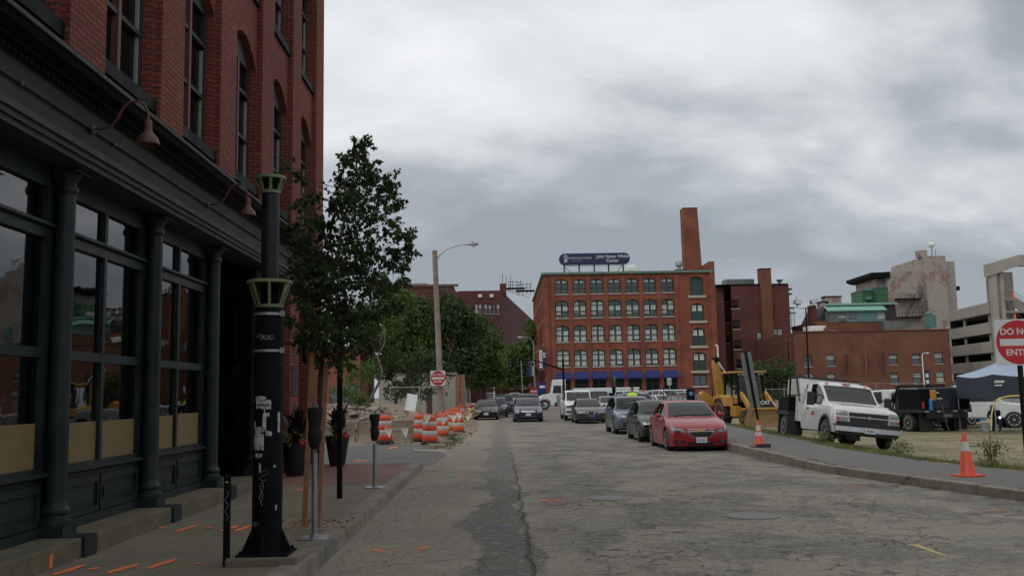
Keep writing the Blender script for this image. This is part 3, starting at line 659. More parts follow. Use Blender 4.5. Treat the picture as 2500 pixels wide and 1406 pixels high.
# gooseneck lamps
def goose(y,label,first=None):
    t=empty('gooseneck_lamp',label,'wall lamp',(-4.145,y,4.42),group='gooseneck lamps over the shopfront')
    MB().lathe((0,0,0),[(.055,0),(.055,.02),(.03,.03)],12,Matrix.Rotation(R(90),3,'Y')).build('wall_plate','conduit',t,smooth=40)
    pts=[(0,0,0),(.10,0,.0),(.20,0,.03),(.26,0,.12),(.31,0,.22),(.38,0,.285),(.46,0,.29),(.53,0,.25),(.565,0,.17),(.572,0,.08)]
    MB().tube(pts,.014,8).build('arm','rust_paint',t,smooth=60)
    sh=MB().lathe((.572,0,0),[(.016,.10),(.036,.085),(.04,.02),(.042,-.03),(.05,-.045),(.10,-.10),(.118,-.15),(.12,-.17),(.112,-.165),(.09,-.10),(.03,-.05)],20,cap=False).build('lamp_shade','rust_paint',t,smooth=50)
    MB().lathe((.572,0,-.11),[(.001,-.04),(.03,-.02),(.03,.03),(.015,.06)],10).build('bulb','skylamp',sh,smooth=60)
goose(9.46,'rusty red gooseneck lamp on the fascia nearest the camera')
goose(13.3,'rusty red gooseneck lamp on the fascia beside the black lamp post')
# lantern on the brick pier
p=A(745,835,19.6); t=empty('wall_lantern','black glazed lantern hanging on the brick pier behind the tree','lantern',(-4.1,19.7,0)); t.location=(0,0,0)
c=Vector((-4.05,19.7,2.75))
MB().lathe(c,[(.05,-.30),(.07,-.26),(.12,.06),(.13,.08)],6,cap=False).build('pane','car_glass',t)
m=MB().lathe(c,[(.0,.30),(.03,.24),(.05,.2),(.15,.09),(.15,.06),(.12,.05)],6).lathe(c,[(.055,-.28),(.075,-.31),(.02,-.38),(.01,-.42)],6)
for k in range(6):
    a=2*PI*k/6; m.bar(c+Vector((.055*math.cos(a),.055*math.sin(a),-.28)),c+Vector((.125*math.cos(a),.125*math.sin(a),.06)),.014)
m.tube([c+Vector((0,0,.28)),c+Vector((0,0,.36)),c+Vector((-.1,0,.36)),(-4.27,19.7,3.0)],.012,6)
m.build('frame','iron_black',t)
# ---------------------------------------------------------------- sidewalk furniture
t=empty('lamp_post','thick black graffitied lamp post with two pale green slatted collars','lamp post',(-2.17,8.9,.15))
m=MB().box(-.32,.33,-.24,.24,-.05,.07); m.build('footing','concrete',t,bevel=.02)
m=MB().box(-.235,.235,-.2,.2,.07,.09)
m.lathe((0,0,0),[(.137,.09),(.137,2.34)],32)
for s in (-1,1):
    m.prism([(s*.13,.09),(s*.23,.09),(s*.22,.12),(s*.137,.30)],lambda u,v,w:(u,w,v),-.012,.012)
    m.prism([(s*.13,.09),(s*.19,.09),(s*.137,.28)],lambda u,v,w:(w,u,v),-.012,.012)
    for q in (-1,1): m.lathe((s*.2,q*.16,.09),[(.014,0),(.014,.03),(.001,.031)],6)
m.build('lower_shaft','post_black',t,smooth=35)
MB().lathe((0,0,0),[(.084,2.60),(.084,3.44)],28).build('upper_shaft','post_blue',t,smooth=40)
def collar(z0,z1,r0,r1,n,core):
    m=MB(); m.lathe((0,0,0),[(r0,z0),(r0+.006,z0+.001),(r0+.008,z0+.03),(r0,z0+.031)],32); m.lathe((0,0,0),[(r1,z1-.03),(r1+.008,z1-.028),(r1+.008,z1-.004),(r1,z1),(.02,z1+.004)],32)
    for k in range(n):
        a=2*PI*(k+.5)/n; m.bar((r0*math.cos(a),r0*math.sin(a),z0+.02),(r1*math.cos(a),r1*math.sin(a),z1-.01),.028,.012,up=(math.cos(a),math.sin(a),0))
    c=m.build('slatted_collar','lamp_green',t,smooth=35)
    MB().lathe((0,0,0),[(core,z0),(core,z1)],20).build('core','post_black',c,smooth=40)
    MB().lathe((0,0,0),[(r0-.008,z0+.02),(r1-.012,z1-.02)],32,cap=False).build('pane','lens_smoke',c,smooth=40)
glassmat('lens_smoke',tint=(.5,.48,.42),ior=1.2,refl=.5)
collar(2.34,2.60,.12,.205,7,.06); collar(3.44,3.61,.09,.136,7,.03)
for z,r in ((2.275,.139),(1.93,.139)):
    m=MB().lathe((0,0,z-.01),[(r,0),(r+.002,.001),(r+.002,.024),(r,.025)],32); m.box(.12,.155,-.08,-.05,z-.02,z+.03); m.build('steel_band','galvanised',t,smooth=35)
def cyl_patch(a0,a1,z0,z1,m,r=.1385,rag=.012,name='sticker'):
    mb=MB(); n=8; rr=random.Random(int(z0*1000)+int(a0*10)); tops=[];bots=[]
    for i in range(n+1):
        a=R(-90+a0+(a1-a0)*i/n); x,y=r*math.cos(a),r*math.sin(a)
        mb.v+= [(x,y,z0+rr.uniform(-rag,rag)),(x,y,z1+rr.uniform(-rag*.6,rag*.6))]
        if i: k=2*i; mb.f.append((k-2,k,k+1,k-1)); mb.mi.append(0)
    return mb.build(name,m,t)
for a0,a1,z0,z1 in ((-38,24,1.40,1.475),(-42,5,1.475,1.51),(-50,-2,1.02,1.17),(-44,-12,1.17,1.23),(5,28,1.15,1.19),(-8,6,1.19,1.33),(-6,18,1.32,1.36),(-40,-8,.955,.99),(-20,-12,.82,.90),(52,64,1.18,1.36),(44,52,.47,.52),(-52,-40,1.22,1.28),(36,44,.86,.88),(-3,2,1.36,1.42)): cyl_patch(a0,a1,z0,z1,'sticker')
for i,ch in enumerate('in Downtowns Power'):
    if ch==' ': continue
    a=R(-90-32+i*3.1); text(ch,'lettering','ink',.03,(.1395*math.cos(a),.1395*math.sin(a),1.432),(R(90),0,a+R(90)),t,.0005,bold=.0008)
def squig(pts,z,sc,a0,r=.1375,w=.0018):
    mb=MB(); P=[]
    for u,v in pts:
        a=R(-90+a0)+u*sc/r; P.append((r*math.cos(a),r*math.sin(a),z+v*sc))
    mb.tube(P,w,4); mb.build('graffiti','scribble',t)
def loops(seed,n=26):
    rr=random.Random(seed); x=y=0; P=[]; vx=vy=0
    for i in range(n): P.append((-1+2*i/n+.35*math.sin(i*1.7+seed),.5*math.sin(i*1.15+seed*2)*rr.uniform(.5,1)))
    return P
squig(loops(1),2.05,.06,6); squig(loops(2,14),2.07,.04,-22); squig([(0,.5),(.6,.9),(.9,.4),(.3,.1),(-.3,-.2),(.2,-.5),(.7,-.4),(.1,-.9),(-.3,-1.3),(.3,-1.2)],.78,.07,-12); squig([(v*.6,u) for u,v in loops(4,18)],.62,.08,-10); squig(loops(6,12),.35,.05,-35)
# short post with squiggle
t=empty('short_post','short square black post with a white squiggle beside the thick lamp post','post',(-2.49,8.72,.15))
MB().box(-.03,.03,-.012,.02,-.05,.81).box(-.02,.03,-.02,.04,-.02,.03).build('post','iron_black',t,bevel=.006)
MB().lathe((0,-.0135,.74),[(.001,0),(.016,0),(.016,.001)],12,Matrix.Rotation(R(90),3,'X'),sx=1,sy=.5).build('sticker','sticker',t)
mb=MB(); P=[]
for i in range(40):
    s_=i/39; P.append((.014*math.sin(s_*16),-.015,.66-.26*s_))
mb.tube(P,.0015,4); mb.build('graffiti','scribble',t)
# parking meters under black covers
def meter(x,y,label,h,s=1):
    t=empty('parking_meter',label,'parking meter',(x,y,.145),group='covered parking meters on the left sidewalk')
    MB().box(-.15,.15,-.15,.15,0,.012).build('base_plate','galvanised',t,bevel=.003)
    MB().tube([(0,0,.01),(0,0,h-.5)],.031,14).lathe((0,0,0),[(.045,.01),(.045,.04),(.03,.05)],14).build('pole','galvanised',t,smooth=40)
    pr=[(.001,h-.46),(.04,h-.455),(.065,h-.40),(.078,h-.32),(.075,h-.26),(.062,h-.235),(.066,h-.2),(.085,h-.06),(.088,h-.02),(.075,h-.01)]
    mb=MB(); mb.lathe((0,0,0),pr,18,sy=.8)
    v=mb.v; rr=random.Random(3)
    mb.v=[(p[0]+mnoise.noise(Vector(p)*14)*.012,p[1]+mnoise.noise(Vector(p)*14+Vector((5,5,5)))*.012,p[2]+(.012*mnoise.noise(Vector((p[0]*20,p[1]*20,3))) if p[2]>h-.05 else 0)) for p in v]
    mb.build('cover','black_cloth',t,smooth=60)
    MB().box(-.012,.03,-.01,.02,h-.02,h+.02).build('finial','galvanised',t)
meter(-2.01,10.32,'parking meter under a black cover in front of the young tree stakes',1.40)
meter(-2.10,15.93,'parking meter under a black cover standing alone at the edge of the brick sidewalk',1.22)
o=MB(); o.box(-.038,.038,-.03,.03,-.02,2.75); o.box(-.1,-.095,-.15,.15,2.35,2.8)
o=o.build('sign_post','iron_black',bevel=.006,loc=(-2.42,14.35,.145)); tag(o,'plain thin black post between the two covered parking meters','post')
# ---------------------------------------------------------------- vegetation
def leaf(mb,p,d,nrm,l,w):
    d=d.normalized(); s=d.cross(nrm)
    if s.length<1e-3: s=Vector((1,0,0))
    s=s.normalized()*w/2; n=s.cross(d).normalized()*w*.18
    mb.add([p,p+d*l*.35+s+n,p+d*l,p+d*l*.35-s+n,p+d*l*.5],[(0,1,4),(1,2,4),(2,3,4),(3,0,4)])
def rv(rr): return Vector((rr.gauss(0,1),rr.gauss(0,1),rr.gauss(0,1))).normalized()
# young street tree with two stakes
def young_tree():
    rr=random.Random(4); D=11.5
    t=empty('street_tree','slender young tree with dark leaves, staked at the edge of the left sidewalk','tree',(-2.2,D,.145))
    O=Vector((-2.2,D,.145)); tr=MB(); lf=MB()
    top=A(880,350,D)-O; pts=[Vector((0,0,-.1)),Vector((.02,0,.7)),A(782,930,D)-O,A(795,800,D)-O,A(815,660,D)-O,A(845,520,D)-O,A(868,420,D)-O,top]
    tr.tube(pts,[.04,.036,.033,.028,.02,.014,.008,.004],8)
    cl=[(878,338,20),(862,352,20),(900,355,20),(880,370,34),(905,395,30),(850,395,30),(885,425,50),(925,440,45),(840,440,40),(880,490,58),(945,480,42),(820,500,50),(860,550,62),(930,545,55),(985,575,32),(790,560,52),(820,620,66),(890,615,60),(955,630,50),(765,480,28),(740,430,26),(705,400,22),(735,500,30),(735,600,42),(765,660,52),(830,690,62),(900,690,55),(960,690,38),(985,640,30),(740,720,48),(790,750,60),(860,760,60),(915,755,40),(750,800,45),(810,820,58),(870,830,45),(785,870,42),(840,880,40),(715,560,26),(715,660,30),(1000,600,18),(750,640,50),(720,700,40),(700,780,26),(735,840,34),(780,800,55),(830,790,55),(900,830,46),(930,700,50),(870,640,55),(800,680,55),(760,540,40),(850,470,45),(840,390,25),(960,760,28),(1000,575,24),(975,500,26),(950,460,26),(1005,620,20),(985,690,24)]
    for px,py,r in cl:
        r=r*D/F; dy=rr.uniform(-.45,.45); c=A(px,py,D+dy)-O
        # limb from the trunk
        z=max(.6+1.4,c.z-.35-abs(c.x)*.3); k=min(pts,key=lambda q:abs(q.z-z)); q2=min(pts,key=lambda q:abs(q.z-z-.3)); a=Vector(k).lerp(Vector(q2),rr.random()*.8); mid=(a+c)/2+Vector((0,0,-.05))+rv(rr)*.04
        tr.tube([a,mid,c],[.008,.005,.002],5,False)
        r*=1.12; ntw=max(8,int(r*r*470))
        for _ in range(ntw):
            q=rv(rr); q=Vector((q.x,q.y,q.z))*r*rr.uniform(.35,1.08); e=c+q; s=c+q*.2
            tr.tube([s,(s+e)/2+Vector((0,0,.02)),e],[.003,.002,.0012],3,False)
            dr=(e-s).normalized()
            for j in range(rr.randint(7,11)):
                u=rr.uniform(.25,1.05); p=s+(e-s)*u
                d=(dr*.6+rv(rr)*.8+Vector((0,0,-.55)))
                leaf(lf,p+rv(rr)*.015,d,rv(rr)+Vector((0,0,.6)),rr.uniform(.04,.07),rr.uniform(.03,.048))
    tr.build('trunk','bark',t,smooth=60); lf.build('crown','leaf_near',t)
    m=MB().box(-.6,.45,-.55,.45,-.05,.006); m.build('soil','dirt',t)
    return t
young_tree()
for px0,py0,px1,py1,d0,d1,lab in ((742,1288,762,862,11.15,11.3,'brown wooden stake on the left of the young tree'),(776,1287,797,885,11.1,11.4,'brown wooden stake on the right of the young tree, leaning outward')):
    a=A(px0,py0,d0); b_=A(px1,py1,d1); m=MB().bar((0,0,-.1),b_-a,.055,.05); o=m.build('stake','wood_stake',loc=a,bevel=.004); tag(o,lab,'stake','stakes holding the young tree')
mb=MB(); rr=random.Random(9)
for _ in range(110): pebble(mb,-2.2+rr.uniform(-.5,.4),11.5+rr.uniform(-.5,.5),.16,rr.uniform(.012,.035),rr)
tag(mb.build('wood_chips','rock'),'pale chips and dry litter in the young tree pit','mulch',kind='stuff')
def blade(mb,p,d,l,w,droop=.4,n=4):
    d=d.normalized(); s=d.cross(Vector((0,0,1)))
    s=(s.normalized() if s.length>.01 else Vector((1,0,0)))*w/2; k=len(mb.v); q=Vector(p)
    for i in range(n+1):
        t=i/n; ww=math.sin(PI*(.12+.88*t)**.8)*1.0 if t<1 else 0.02
        mb.v+=[tuple(q-s*ww),tuple(q+s*ww)]
        if i: mb.f.append((k+2*i-2,k+2*i-1,k+2*i+1,k+2*i)); mb.mi.append(0)
        q=q+d*l/n; d=(d+Vector((0,0,-droop/n))).normalized()
def planter(x,y,label,seed):
    rr=random.Random(seed); t=empty('planter',label,'planter',(x,y,.145),group='black planters on the brick sidewalk')
    MB().lathe((0,0,0),[(.14,0),(.17,.03),(.24,.45),(.27,.62),(.285,.66),(.255,.66),(.23,.58),(.001,.56)],20).build('pot','black_plastic',t,smooth=40)
    m=MB()
    for _ in range(46):
        a=rr.uniform(0,2*PI); el=rr.uniform(.5,1.4); d=Vector((math.cos(a)*math.cos(el),math.sin(a)*math.cos(el),math.sin(el)))
        blade(m,(rr.uniform(-.1,.1),rr.uniform(-.1,.1),rr.uniform(.6,1.05)),d,rr.uniform(.3,.55),rr.uniform(.09,.15),.5)
    for k in range(5): m.tube([(rr.uniform(-.08,.08),rr.uniform(-.08,.08),.55),(rr.uniform(-.15,.15),rr.uniform(-.15,.15),1.2)],.014,5)
    m.build('canna_leaves','leaf_plum',t)
    m=MB()
    for _ in range(60):
        a=rr.uniform(-2.2,1.2); el=rr.uniform(-.3,.9); d=Vector((math.cos(a)*math.cos(el),math.sin(a)*math.cos(el),math.sin(el)))
        blade(m,(.15*math.cos(a),.15*math.sin(a),rr.uniform(.6,.85)),d,rr.uniform(.18,.34),.045,.9)
    m.build('croton_leaves','leaf_gold',t)
    m=MB()
    for _ in range(26): p=Vector((.2,-.22,.66))+rv(rr)*.05; leaf(m,p,rv(rr),rv(rr),.06,.05)
    m.build('flower','flower_red',t)
planter(-3.62,21.15,'black planter with dark upright leaves and a red flower at the sidewalk corner',3)
planter(-4.0,18.6,'black planter with dark tall leaves against the shopfront behind the stakes',8)

def crown_mb(blobs,leafsize,dens,seed,O,gap=.0):
    """leaf clumps spread through the volume of a set of ellipsoids (c,(rx,ry,rz))"""
    rr=random.Random(seed); mb=MB()
    for c,r in blobs:
        vol=(r[0]*r[1]*r[2])**(2/3); n=int(vol*dens*1.6)
        for _ in range(n):
            d=rv(rr); k=rr.uniform(.55,1.05)**.6; wob=1+.25*mnoise.noise(d*2.3+c*.7)
            q=Vector((d.x*r[0],d.y*r[1],d.z*r[2]))*k*wob; p=c-O+q
            if mnoise.noise((c+q)*(.9/leafsize*.3))<-.36: continue
            for j in range(rr.randint(4,7)):
                pp=p+rv(rr)*leafsize*1.1; dd=rv(rr)+d*.5+Vector((0,0,-.2)); leaf(mb,pp,dd,rv(rr)+d+Vector((0,0,.5)),leafsize*rr.uniform(.7,1.3),leafsize*rr.uniform(.5,.9))
    return mb
def bgtree(base,blobs_px,D,label,m='leaf_mid',ls=.22,dens=60,seed=1,trunk=.2,dep=.8,bark='bark',group='trees beyond the excavated corner',crook=None):
    """blobs_px: (px,py,rx,ry[,dD]) ellipsoids of the crown in picture units at distance D"""
    rr=random.Random(seed); O=base.copy(); t=empty('broadleaf_tree',label,'tree',O,group=group)
    bl=[]
    for b in blobs_px:
        px,py,rx,ry=b[:4]; dd=b[4] if len(b)>4 else rr.uniform(-1.5,1.5); c=A(px,py,D+dd); s=(D+dd)/F; bl.append((c,(rx*s*.88,max(rx,ry)*s*dep,ry*s*.88)))
        for _k in range(4):
            dq=rv(rr); dq.y=-abs(dq.y); bl.append((c+Vector((dq.x*rx*s,dq.y*rx*s*dep,dq.z*ry*s))*.95,(rx*s*.36,rx*s*.36,ry*s*.34)))
    crown_mb(bl,ls,dens,seed,O).build('crown',m,t)
    tr=MB(); top=sum((c for c,_ in bl),Vector())/len(bl)-O
    if crook: path=[A(px,py,D)-O for px,py in crook]; tr.tube([Vector((0,0,-.3))]+path,[trunk]+[trunk*(1-.75*(i+1)/len(path)) for i in range(len(path))],8)
    else: path=[Vector((top.x*.3,top.y*.3,top.z*.5)),top*.95]; tr.tube([Vector((0,0,-.3))]+path,[trunk,trunk*.75,trunk*.3],8)
    for c,r in bl[::5]:
        a=path[-1] if crook and rr.random()<.5 else path[rr.randrange(len(path)//2,len(path))]
        tr.tube([a,(a+c-O)/2+Vector((0,0,-.2)),c-O],[trunk*(.15 if crook else .4),trunk*(.1 if crook else .25),trunk*.05],5,False)
    tr.build('trunk',bark,t,smooth=60)
    return t
def gb(px,D,z=0): v=A(px,964,D); return Vector((v.x,D,z))
bgtree(gb(905,60,.4),[(865,790,50,42),(905,810,55,45),(940,790,40,50),(950,745,34,40),(920,860,45,36),(975,730,26,30),(895,770,40,36)],60,'pale green leafy tree behind the young street tree','leaf_mid',.26,55,11,.22)
bgtree(gb(700,92),[(700,870,70,60),(640,850,60,60),(760,880,50,55),(560,870,70,60)],92,'round trees beyond the low brick building','leaf_mid',.36,40,41,.3)
bgtree(gb(870,46,.6),[(885,905,26,18),(905,895,22,14),(870,925,28,20),(850,890,20,16)],46,'small bright green tree with a crooked pale trunk on the dirt bank','leaf_bright',.16,80,12,.075,bark='bark_pale',crook=[(925,935),(933,905),(922,870),(938,840),(941,800)])
bgtree(gb(865,44,.7),[(860,965,40,16),(885,985,35,14),(840,950,30,22),(905,1000,24,10)],44,'low green bush trailing down the dirt bank','leaf_mid',.13,90,13,.08,dep=1)
bgtree(gb(955,68,.4),[(940,905,36,22),(985,925,26,26),(1020,905,34,20),(1085,905,26,22),(1060,935,16,24),(965,880,40,24),(1035,880,40,24)],67,'shrubby dark tree hanging over the top of the concrete wall','leaf_dark',.24,60,33,.14,dep=.6)
bgtree(gb(1010,80),[(975,800,42,48),(1010,770,46,46),(1045,800,40,52),(990,860,50,50),(1040,870,44,50),(1000,745,30,28),(960,850,30,40),(1020,915,50,34),(975,920,30,30)],80,'tall dense green tree left of the wooden lamp pole','leaf_mid',.32,48,14,.32)
bgtree(gb(1105,78),[(1080,790,32,44),(1110,780,42,44),(1145,810,38,42),(1095,850,44,50),(1140,870,42,44),(1085,740,26,26),(1120,915,44,30),(1085,900,40,36)],78,'tall dark green tree just right of the wooden lamp pole','leaf_dark',.32,50,15,.32)
bgtree(gb(1180,88),[(1165,800,32,34),(1190,830,36,40),(1200,875,30,36),(1170,880,42,40),(1180,920,50,26),(1145,920,40,26),(1215,905,24,26)],88,'round green tree over the parked cars on the left','leaf_mid',.33,48,16,.3)
bgtree(gb(1262,150),[(1262,870,26,36),(1255,910,32,30),(1286,860,12,36),(1293,810,8,30),(1240,890,22,34),(1285,900,16,34),(1240,925,36,20)],150,'narrow green trees along the side of the red office block','leaf_mid',.5,55,17,.35,dep=1.2)
bgtree(gb(1225,170),[(1225,900,36,24),(1200,915,36,22),(1255,915,26,20)],170,'dark tree at the far end of the street','leaf_dark',.5,55,18,.3)
bgtree(gb(985,52,.6),[(990,950,24,22),(1040,962,20,18),(960,945,20,24),(1078,950,10,16),(1010,930,26,16)],60,'dark shrub growing over the pale concrete wall','leaf_dark',.2,70,19,.1,dep=.6)
bgtree(gb(1885,75,-.2),[(1880,925,36,24),(1905,900,26,26),(1860,900,22,20),(1925,935,30,24),(1885,955,44,18),(1840,930,14,30)],75,'dark bushy tree behind the yellow backhoe','leaf_dark',.26,60,20,.2,group='shrubs on the lot')
# ivy-covered concrete wall & low brick building behind the dirt bank
f=lambda px,D: gb(px,D).x
o=MB().box(f(925,72),f(1112,72),72,72.4,-.2,3.3).box(f(925,72)-.1,f(1112,72)+.1,71.95,72.45,3.3,3.42).build('concrete_wall','concrete_pale'); tag(o,'pale grey concrete wall half hidden behind trees and shrubs','wall')
t=empty('low_brick_building','low orange brick building glimpsed behind the planter','building',(0,0,0))
m=MB(); x0,x1=f(680,58),f(868,58); wall(m,x0,x1,0,4.6,[(x0+4,x0+5,1,2.4),(x1-1.6,x1-.7,1.2,2.3)],FY(58),.2); m.box(x0,x1,58.3,64,0,4.6); m.build('wall','brick_red',t)
MB().box(x0-.2,x1+.2,57.8,64.2,4.6,4.8).build('roof','moulding',t)
MB().box(x0+4,x0+5,58.15,58.18,1,2.4).box(x1-1.6,x1-.7,58.15,58.18,1.2,2.3).build('pane','far_glass',t)
t=empty('timber_posts','two rust brown timber posts beside the end of the concrete wall','post',(0,0,0))
for px in (1118,1130):
    x=f(px,70); MB().box(x-.16,x+.16,70,70.3,-.1,3.2).build('post','wood_stake',t)
t=MB().tube([gb(1048,66,0),gb(1048,66,2.2)],.22,10).build('post','frame_rose',smooth=40); t.name='pink_post'; tag(t,'stout dull pink post behind the white board','post')
# chain link fence posts and rail behind the bank
def fence(pts,h,label,name='chain_link_fence',step=.3,mm='galvanised',midrail=False):
    t=empty(name,label,'fence',pts[0])
    O=Vector(pts[0]); m=MB(); w=MB()
    for p in pts: p=Vector(p)-O; MB().tube([p,p+Vector((0,0,h+.08))],.03,8).build('post',mm,t,smooth=40)
    for a,b_ in zip(pts,pts[1:]):
        a=Vector(a)-O; b_=Vector(b_)-O; m.tube([a+Vector((0,0,h)),b_+Vector((0,0,h))],.02,6)
        if midrail: m.tube([a+Vector((0,0,h*.5)),b_+Vector((0,0,h*.5))],.018,6)
        L_=(b_-a).length; n=int(L_/step)
        for i in range(-int(h/step),n):
            for s in (0,1):
                u0,u1=(i*step,i*step+h) if s==0 else (i*step+h,i*step); z0,z1=0,h
                c0,c1=max(0,min(L_,u0)),max(0,min(L_,u1))
                if abs(u1-u0)<1e-6: continue
                za=z0+(c0-u0)/(u1-u0)*(z1-z0); zb=z0+(c1-u0)/(u1-u0)*(z1-z0)
                if abs(c0-c1)<.02: continue
                d=(b_-a)/L_; w.bar(a+d*c0+Vector((0,0,za)),a+d*c1+Vector((0,0,zb)),.005)
    m.build('rail',mm,t,smooth=40); w.build('mesh',mm,t)
fence([(f(952,56),56,.3),(f(1024,56),56,.3),(f(1086,56),56,.2),(f(1140,58),58,.1)],1.9,'galvanised chain link fence behind the dirt bank')
# utility pole with arm, lamp and sign
t=empty('utility_pole','tall weathered wooden pole carrying a street lamp arm, leaning slightly left','utility pole',(-2.95,48,0))
O=Vector((-2.95,48,0)); top=A(1061,612,48)-O; bot=A(1078,1015,48)-O; bot.y=0
MB().tube([bot-(top-bot)*.05,bot,bot+(top-bot)*.5,top],[.17,.168,.15,.13],14).build('pole','wood_pole',t,smooth=50)
pts=[A(px,py,48)-O for px,py in ((1066,634),(1073,622),(1085,611),(1100,604),(1118,599),(1138,597))]
m=MB().tube(pts,[.05,.045,.04,.035,.032,.03],8).tube([pts[0]+Vector((-.05,0,.05)),pts[0]+Vector((-.02,0,-.35))],.03,6).build('arm','aluminium',t,smooth=60)
def cobra(c,d,t,s=1,mm='galvanised'):
    rot=Vector((1,0,0)).rotation_difference(Vector(d)).to_matrix()
    m=MB(); prof=[(-.05,.03),(.05,.05),(.25,.09),(.45,.12),(.6,.10),(.68,.04),(.69,.005)]
    n=10; k=0
    for x,r in prof:
        for j in range(n):
            a=2*PI*j/n; y=r*1.25*math.cos(a); z=r*(.75 if math.sin(a)>0 else .6)*math.sin(a); m.v.append(tuple(Vector(c)+rot@Vector((x*s,y*s,z*s))))
    for i in range(len(prof)-1):
        for j in range(n): m.f.append((i*n+j,i*n+(j+1)%n,(i+1)*n+(j+1)%n,(i+1)*n+j)); m.mi.append(0)
    h=m.build('lamp_head',mm,t,smooth=60)
    MB().lathe(Vector(c)+rot@Vector((.42*s,0,-.05*s)),[(.11*s,0),(.10*s,-.05*s),(.05*s,-.09*s),(.001,-.1*s)],12).build('lens','skylamp',h,smooth=60)
    MB().tube([Vector(c)+Vector((.35*s,0,.06*s)),Vector(c)+Vector((.35*s,0,.16*s))],.04*s,8).build('photocell','galvanised',h)
cobra(pts[-1],(1,0,.02),t,.95)
def dne(c,s,t_parent=None,label=None,post=None,tex=True,ry=0):
    """a square DO NOT ENTER plate of side s, facing the camera"""
    t=empty('do_not_enter_sign',label,'traffic sign',c,rz=ry)
    r=s*.075; pl=[]
    for cx,cz,a0 in ((s/2-r,s/2-r,0),(-s/2+r,s/2-r,90),(-s/2+r,-s/2+r,180),(s/2-r,-s/2+r,270)):
        for k in range(5): a=R(a0+k*22.5); pl.append((cx+r*math.cos(a),cz+r*math.sin(a)))
    MB().prism(pl,FY(0),-.003,.003).build('plate','sign_white',t)
    MB().prism([(s*.478*math.cos(2*PI*k/48),s*.478*math.sin(2*PI*k/48)) for k in range(48)],FY(0),-.0045,-.0031).build('disc','sign_red',t)
    b=s*.4; MB().prism([(-b,-s*.075),(b,-s*.075),(b,s*.075),(-b,s*.075)],FY(0),-.006,-.0046).build('bar','sign_white',t)
    text('DO NOT','lettering','sign_white',s*.19,(0,-.006,s*.225),(R(90),0,0),t,.0006,bold=s*.004,sx=1.0)
    text('ENTER','lettering','sign_white',s*.19,(0,-.006,-s*.225),(R(90),0,0),t,.0006,bold=s*.004,sx=1.0)
    return t
dne(A(1069,923,47.7),.76,label='square red and white DO NOT ENTER sign on the wooden pole')
p=A(2490,835,13.34); dne(Vector((p.x-.02,p.y,p.z)),.66,label='red and white DO NOT ENTER sign on a black post at the right kerb',ry=R(-3))
t=empty('sign_post','black perforated steel post carrying the traffic sign at the right kerb','post',(p.x+.015,13.39,.14))
m=MB(); rr=random.Random(1)
z=-.1
m.box(-.027,.027,.0,.006,-.1,p.z+.1); m.box(-.027,-.021,.006,.05,-.1,p.z+.1); m.box(.021,.027,.006,.05,-.1,p.z+.1); m.build('post','iron_black',t)
m=MB()
for k in range(70): m.lathe((0,-.001,.05+k*.032),[(.001,0),(.005,0),(.005,.001)],6,Matrix.Rotation(R(90),3,'X'))
m.build('perforations','sign_back',t)
# jersey barriers
def barrier(cx,cy,l,rz,label):
    h=.80; prof=[(.30,-.1),(.30,.06),(.24,.09),(.13,.33),(.095,h-.02),(.08,h),(-.08,h),(-.095,h-.02),(-.13,.33),(-.24,.09),(-.30,.06),(-.30,-.1)]
    m=MB().extrude(prof,lambda u,v,w:(u,w,v),-l/2,l/2)
    for s in (-.25,.25): m.box(l*s-.15,l*s+.15,-.302,-.29,-.02,.03)
    o=m.build('concrete_barrier','barrier_concrete',loc=(cx,cy,0),bevel=.015); o.rotation_euler.z=rz; tag(o,label,'barrier','concrete barriers in front of the dirt bank')
barrier(-6.75,34.4,3.0,R(2),'grey concrete barrier nearest the planter, left of the dark gap')
barrier(-3.95,34.6,2.5,R(-1),'stained concrete barrier beside the road, behind the white pennants')
barrier(-9.95,34.2,3,R(1),'concrete barrier farthest left, showing beside the stakes')
# barrels
def barrel(loc,label,first=None,tilt=None,rz=0):
    if first is None:
        t=empty('traffic_barrel',label,'traffic barrel',loc,group='orange and white traffic barrels')
        MB().lathe((0,0,0),[(.02,0),(.36,0),(.36,.05),(.30,.09),(.29,.1)],28).build('rubber_base','rubber',t,smooth=40)
        segs=[(.10,.30,.292,'barrel_orange'),(.30,.48,.285,'barrel_white'),(.48,.66,.272,'barrel_orange'),(.66,.82,.262,'barrel_white'),(.82,.98,.25,'barrel_orange')]
        for z0,z1,r,mm in segs: MB().lathe((0,0,0),[(r-.008,z0),(r,z0+.01),(r-.006,z1-.012),(r-.014,z1)],28,cap=False).build('orange_band' if 'orange' in mm else 'white_band',mm,t,smooth=50)
        m=MB().lathe((0,0,0),[(.236,.98),(.225,1.0),(.12,1.01),(.001,1.01)],28).tube([(-.1,0,1.0),(-.09,0,1.07),(.09,0,1.07),(.1,0,1.0)],.022,6); m.build('lid','barrel_orange',t,smooth=50)
    else:
        t=copy_tree(first); t.location=loc; t['label']=label
    t.rotation_euler=tilt or (0,0,rz); t.scale=(.92,.92,.93); return t
b0=barrel((-4.05,33.3,.05),'scuffed barrel standing alone behind the parking meter')
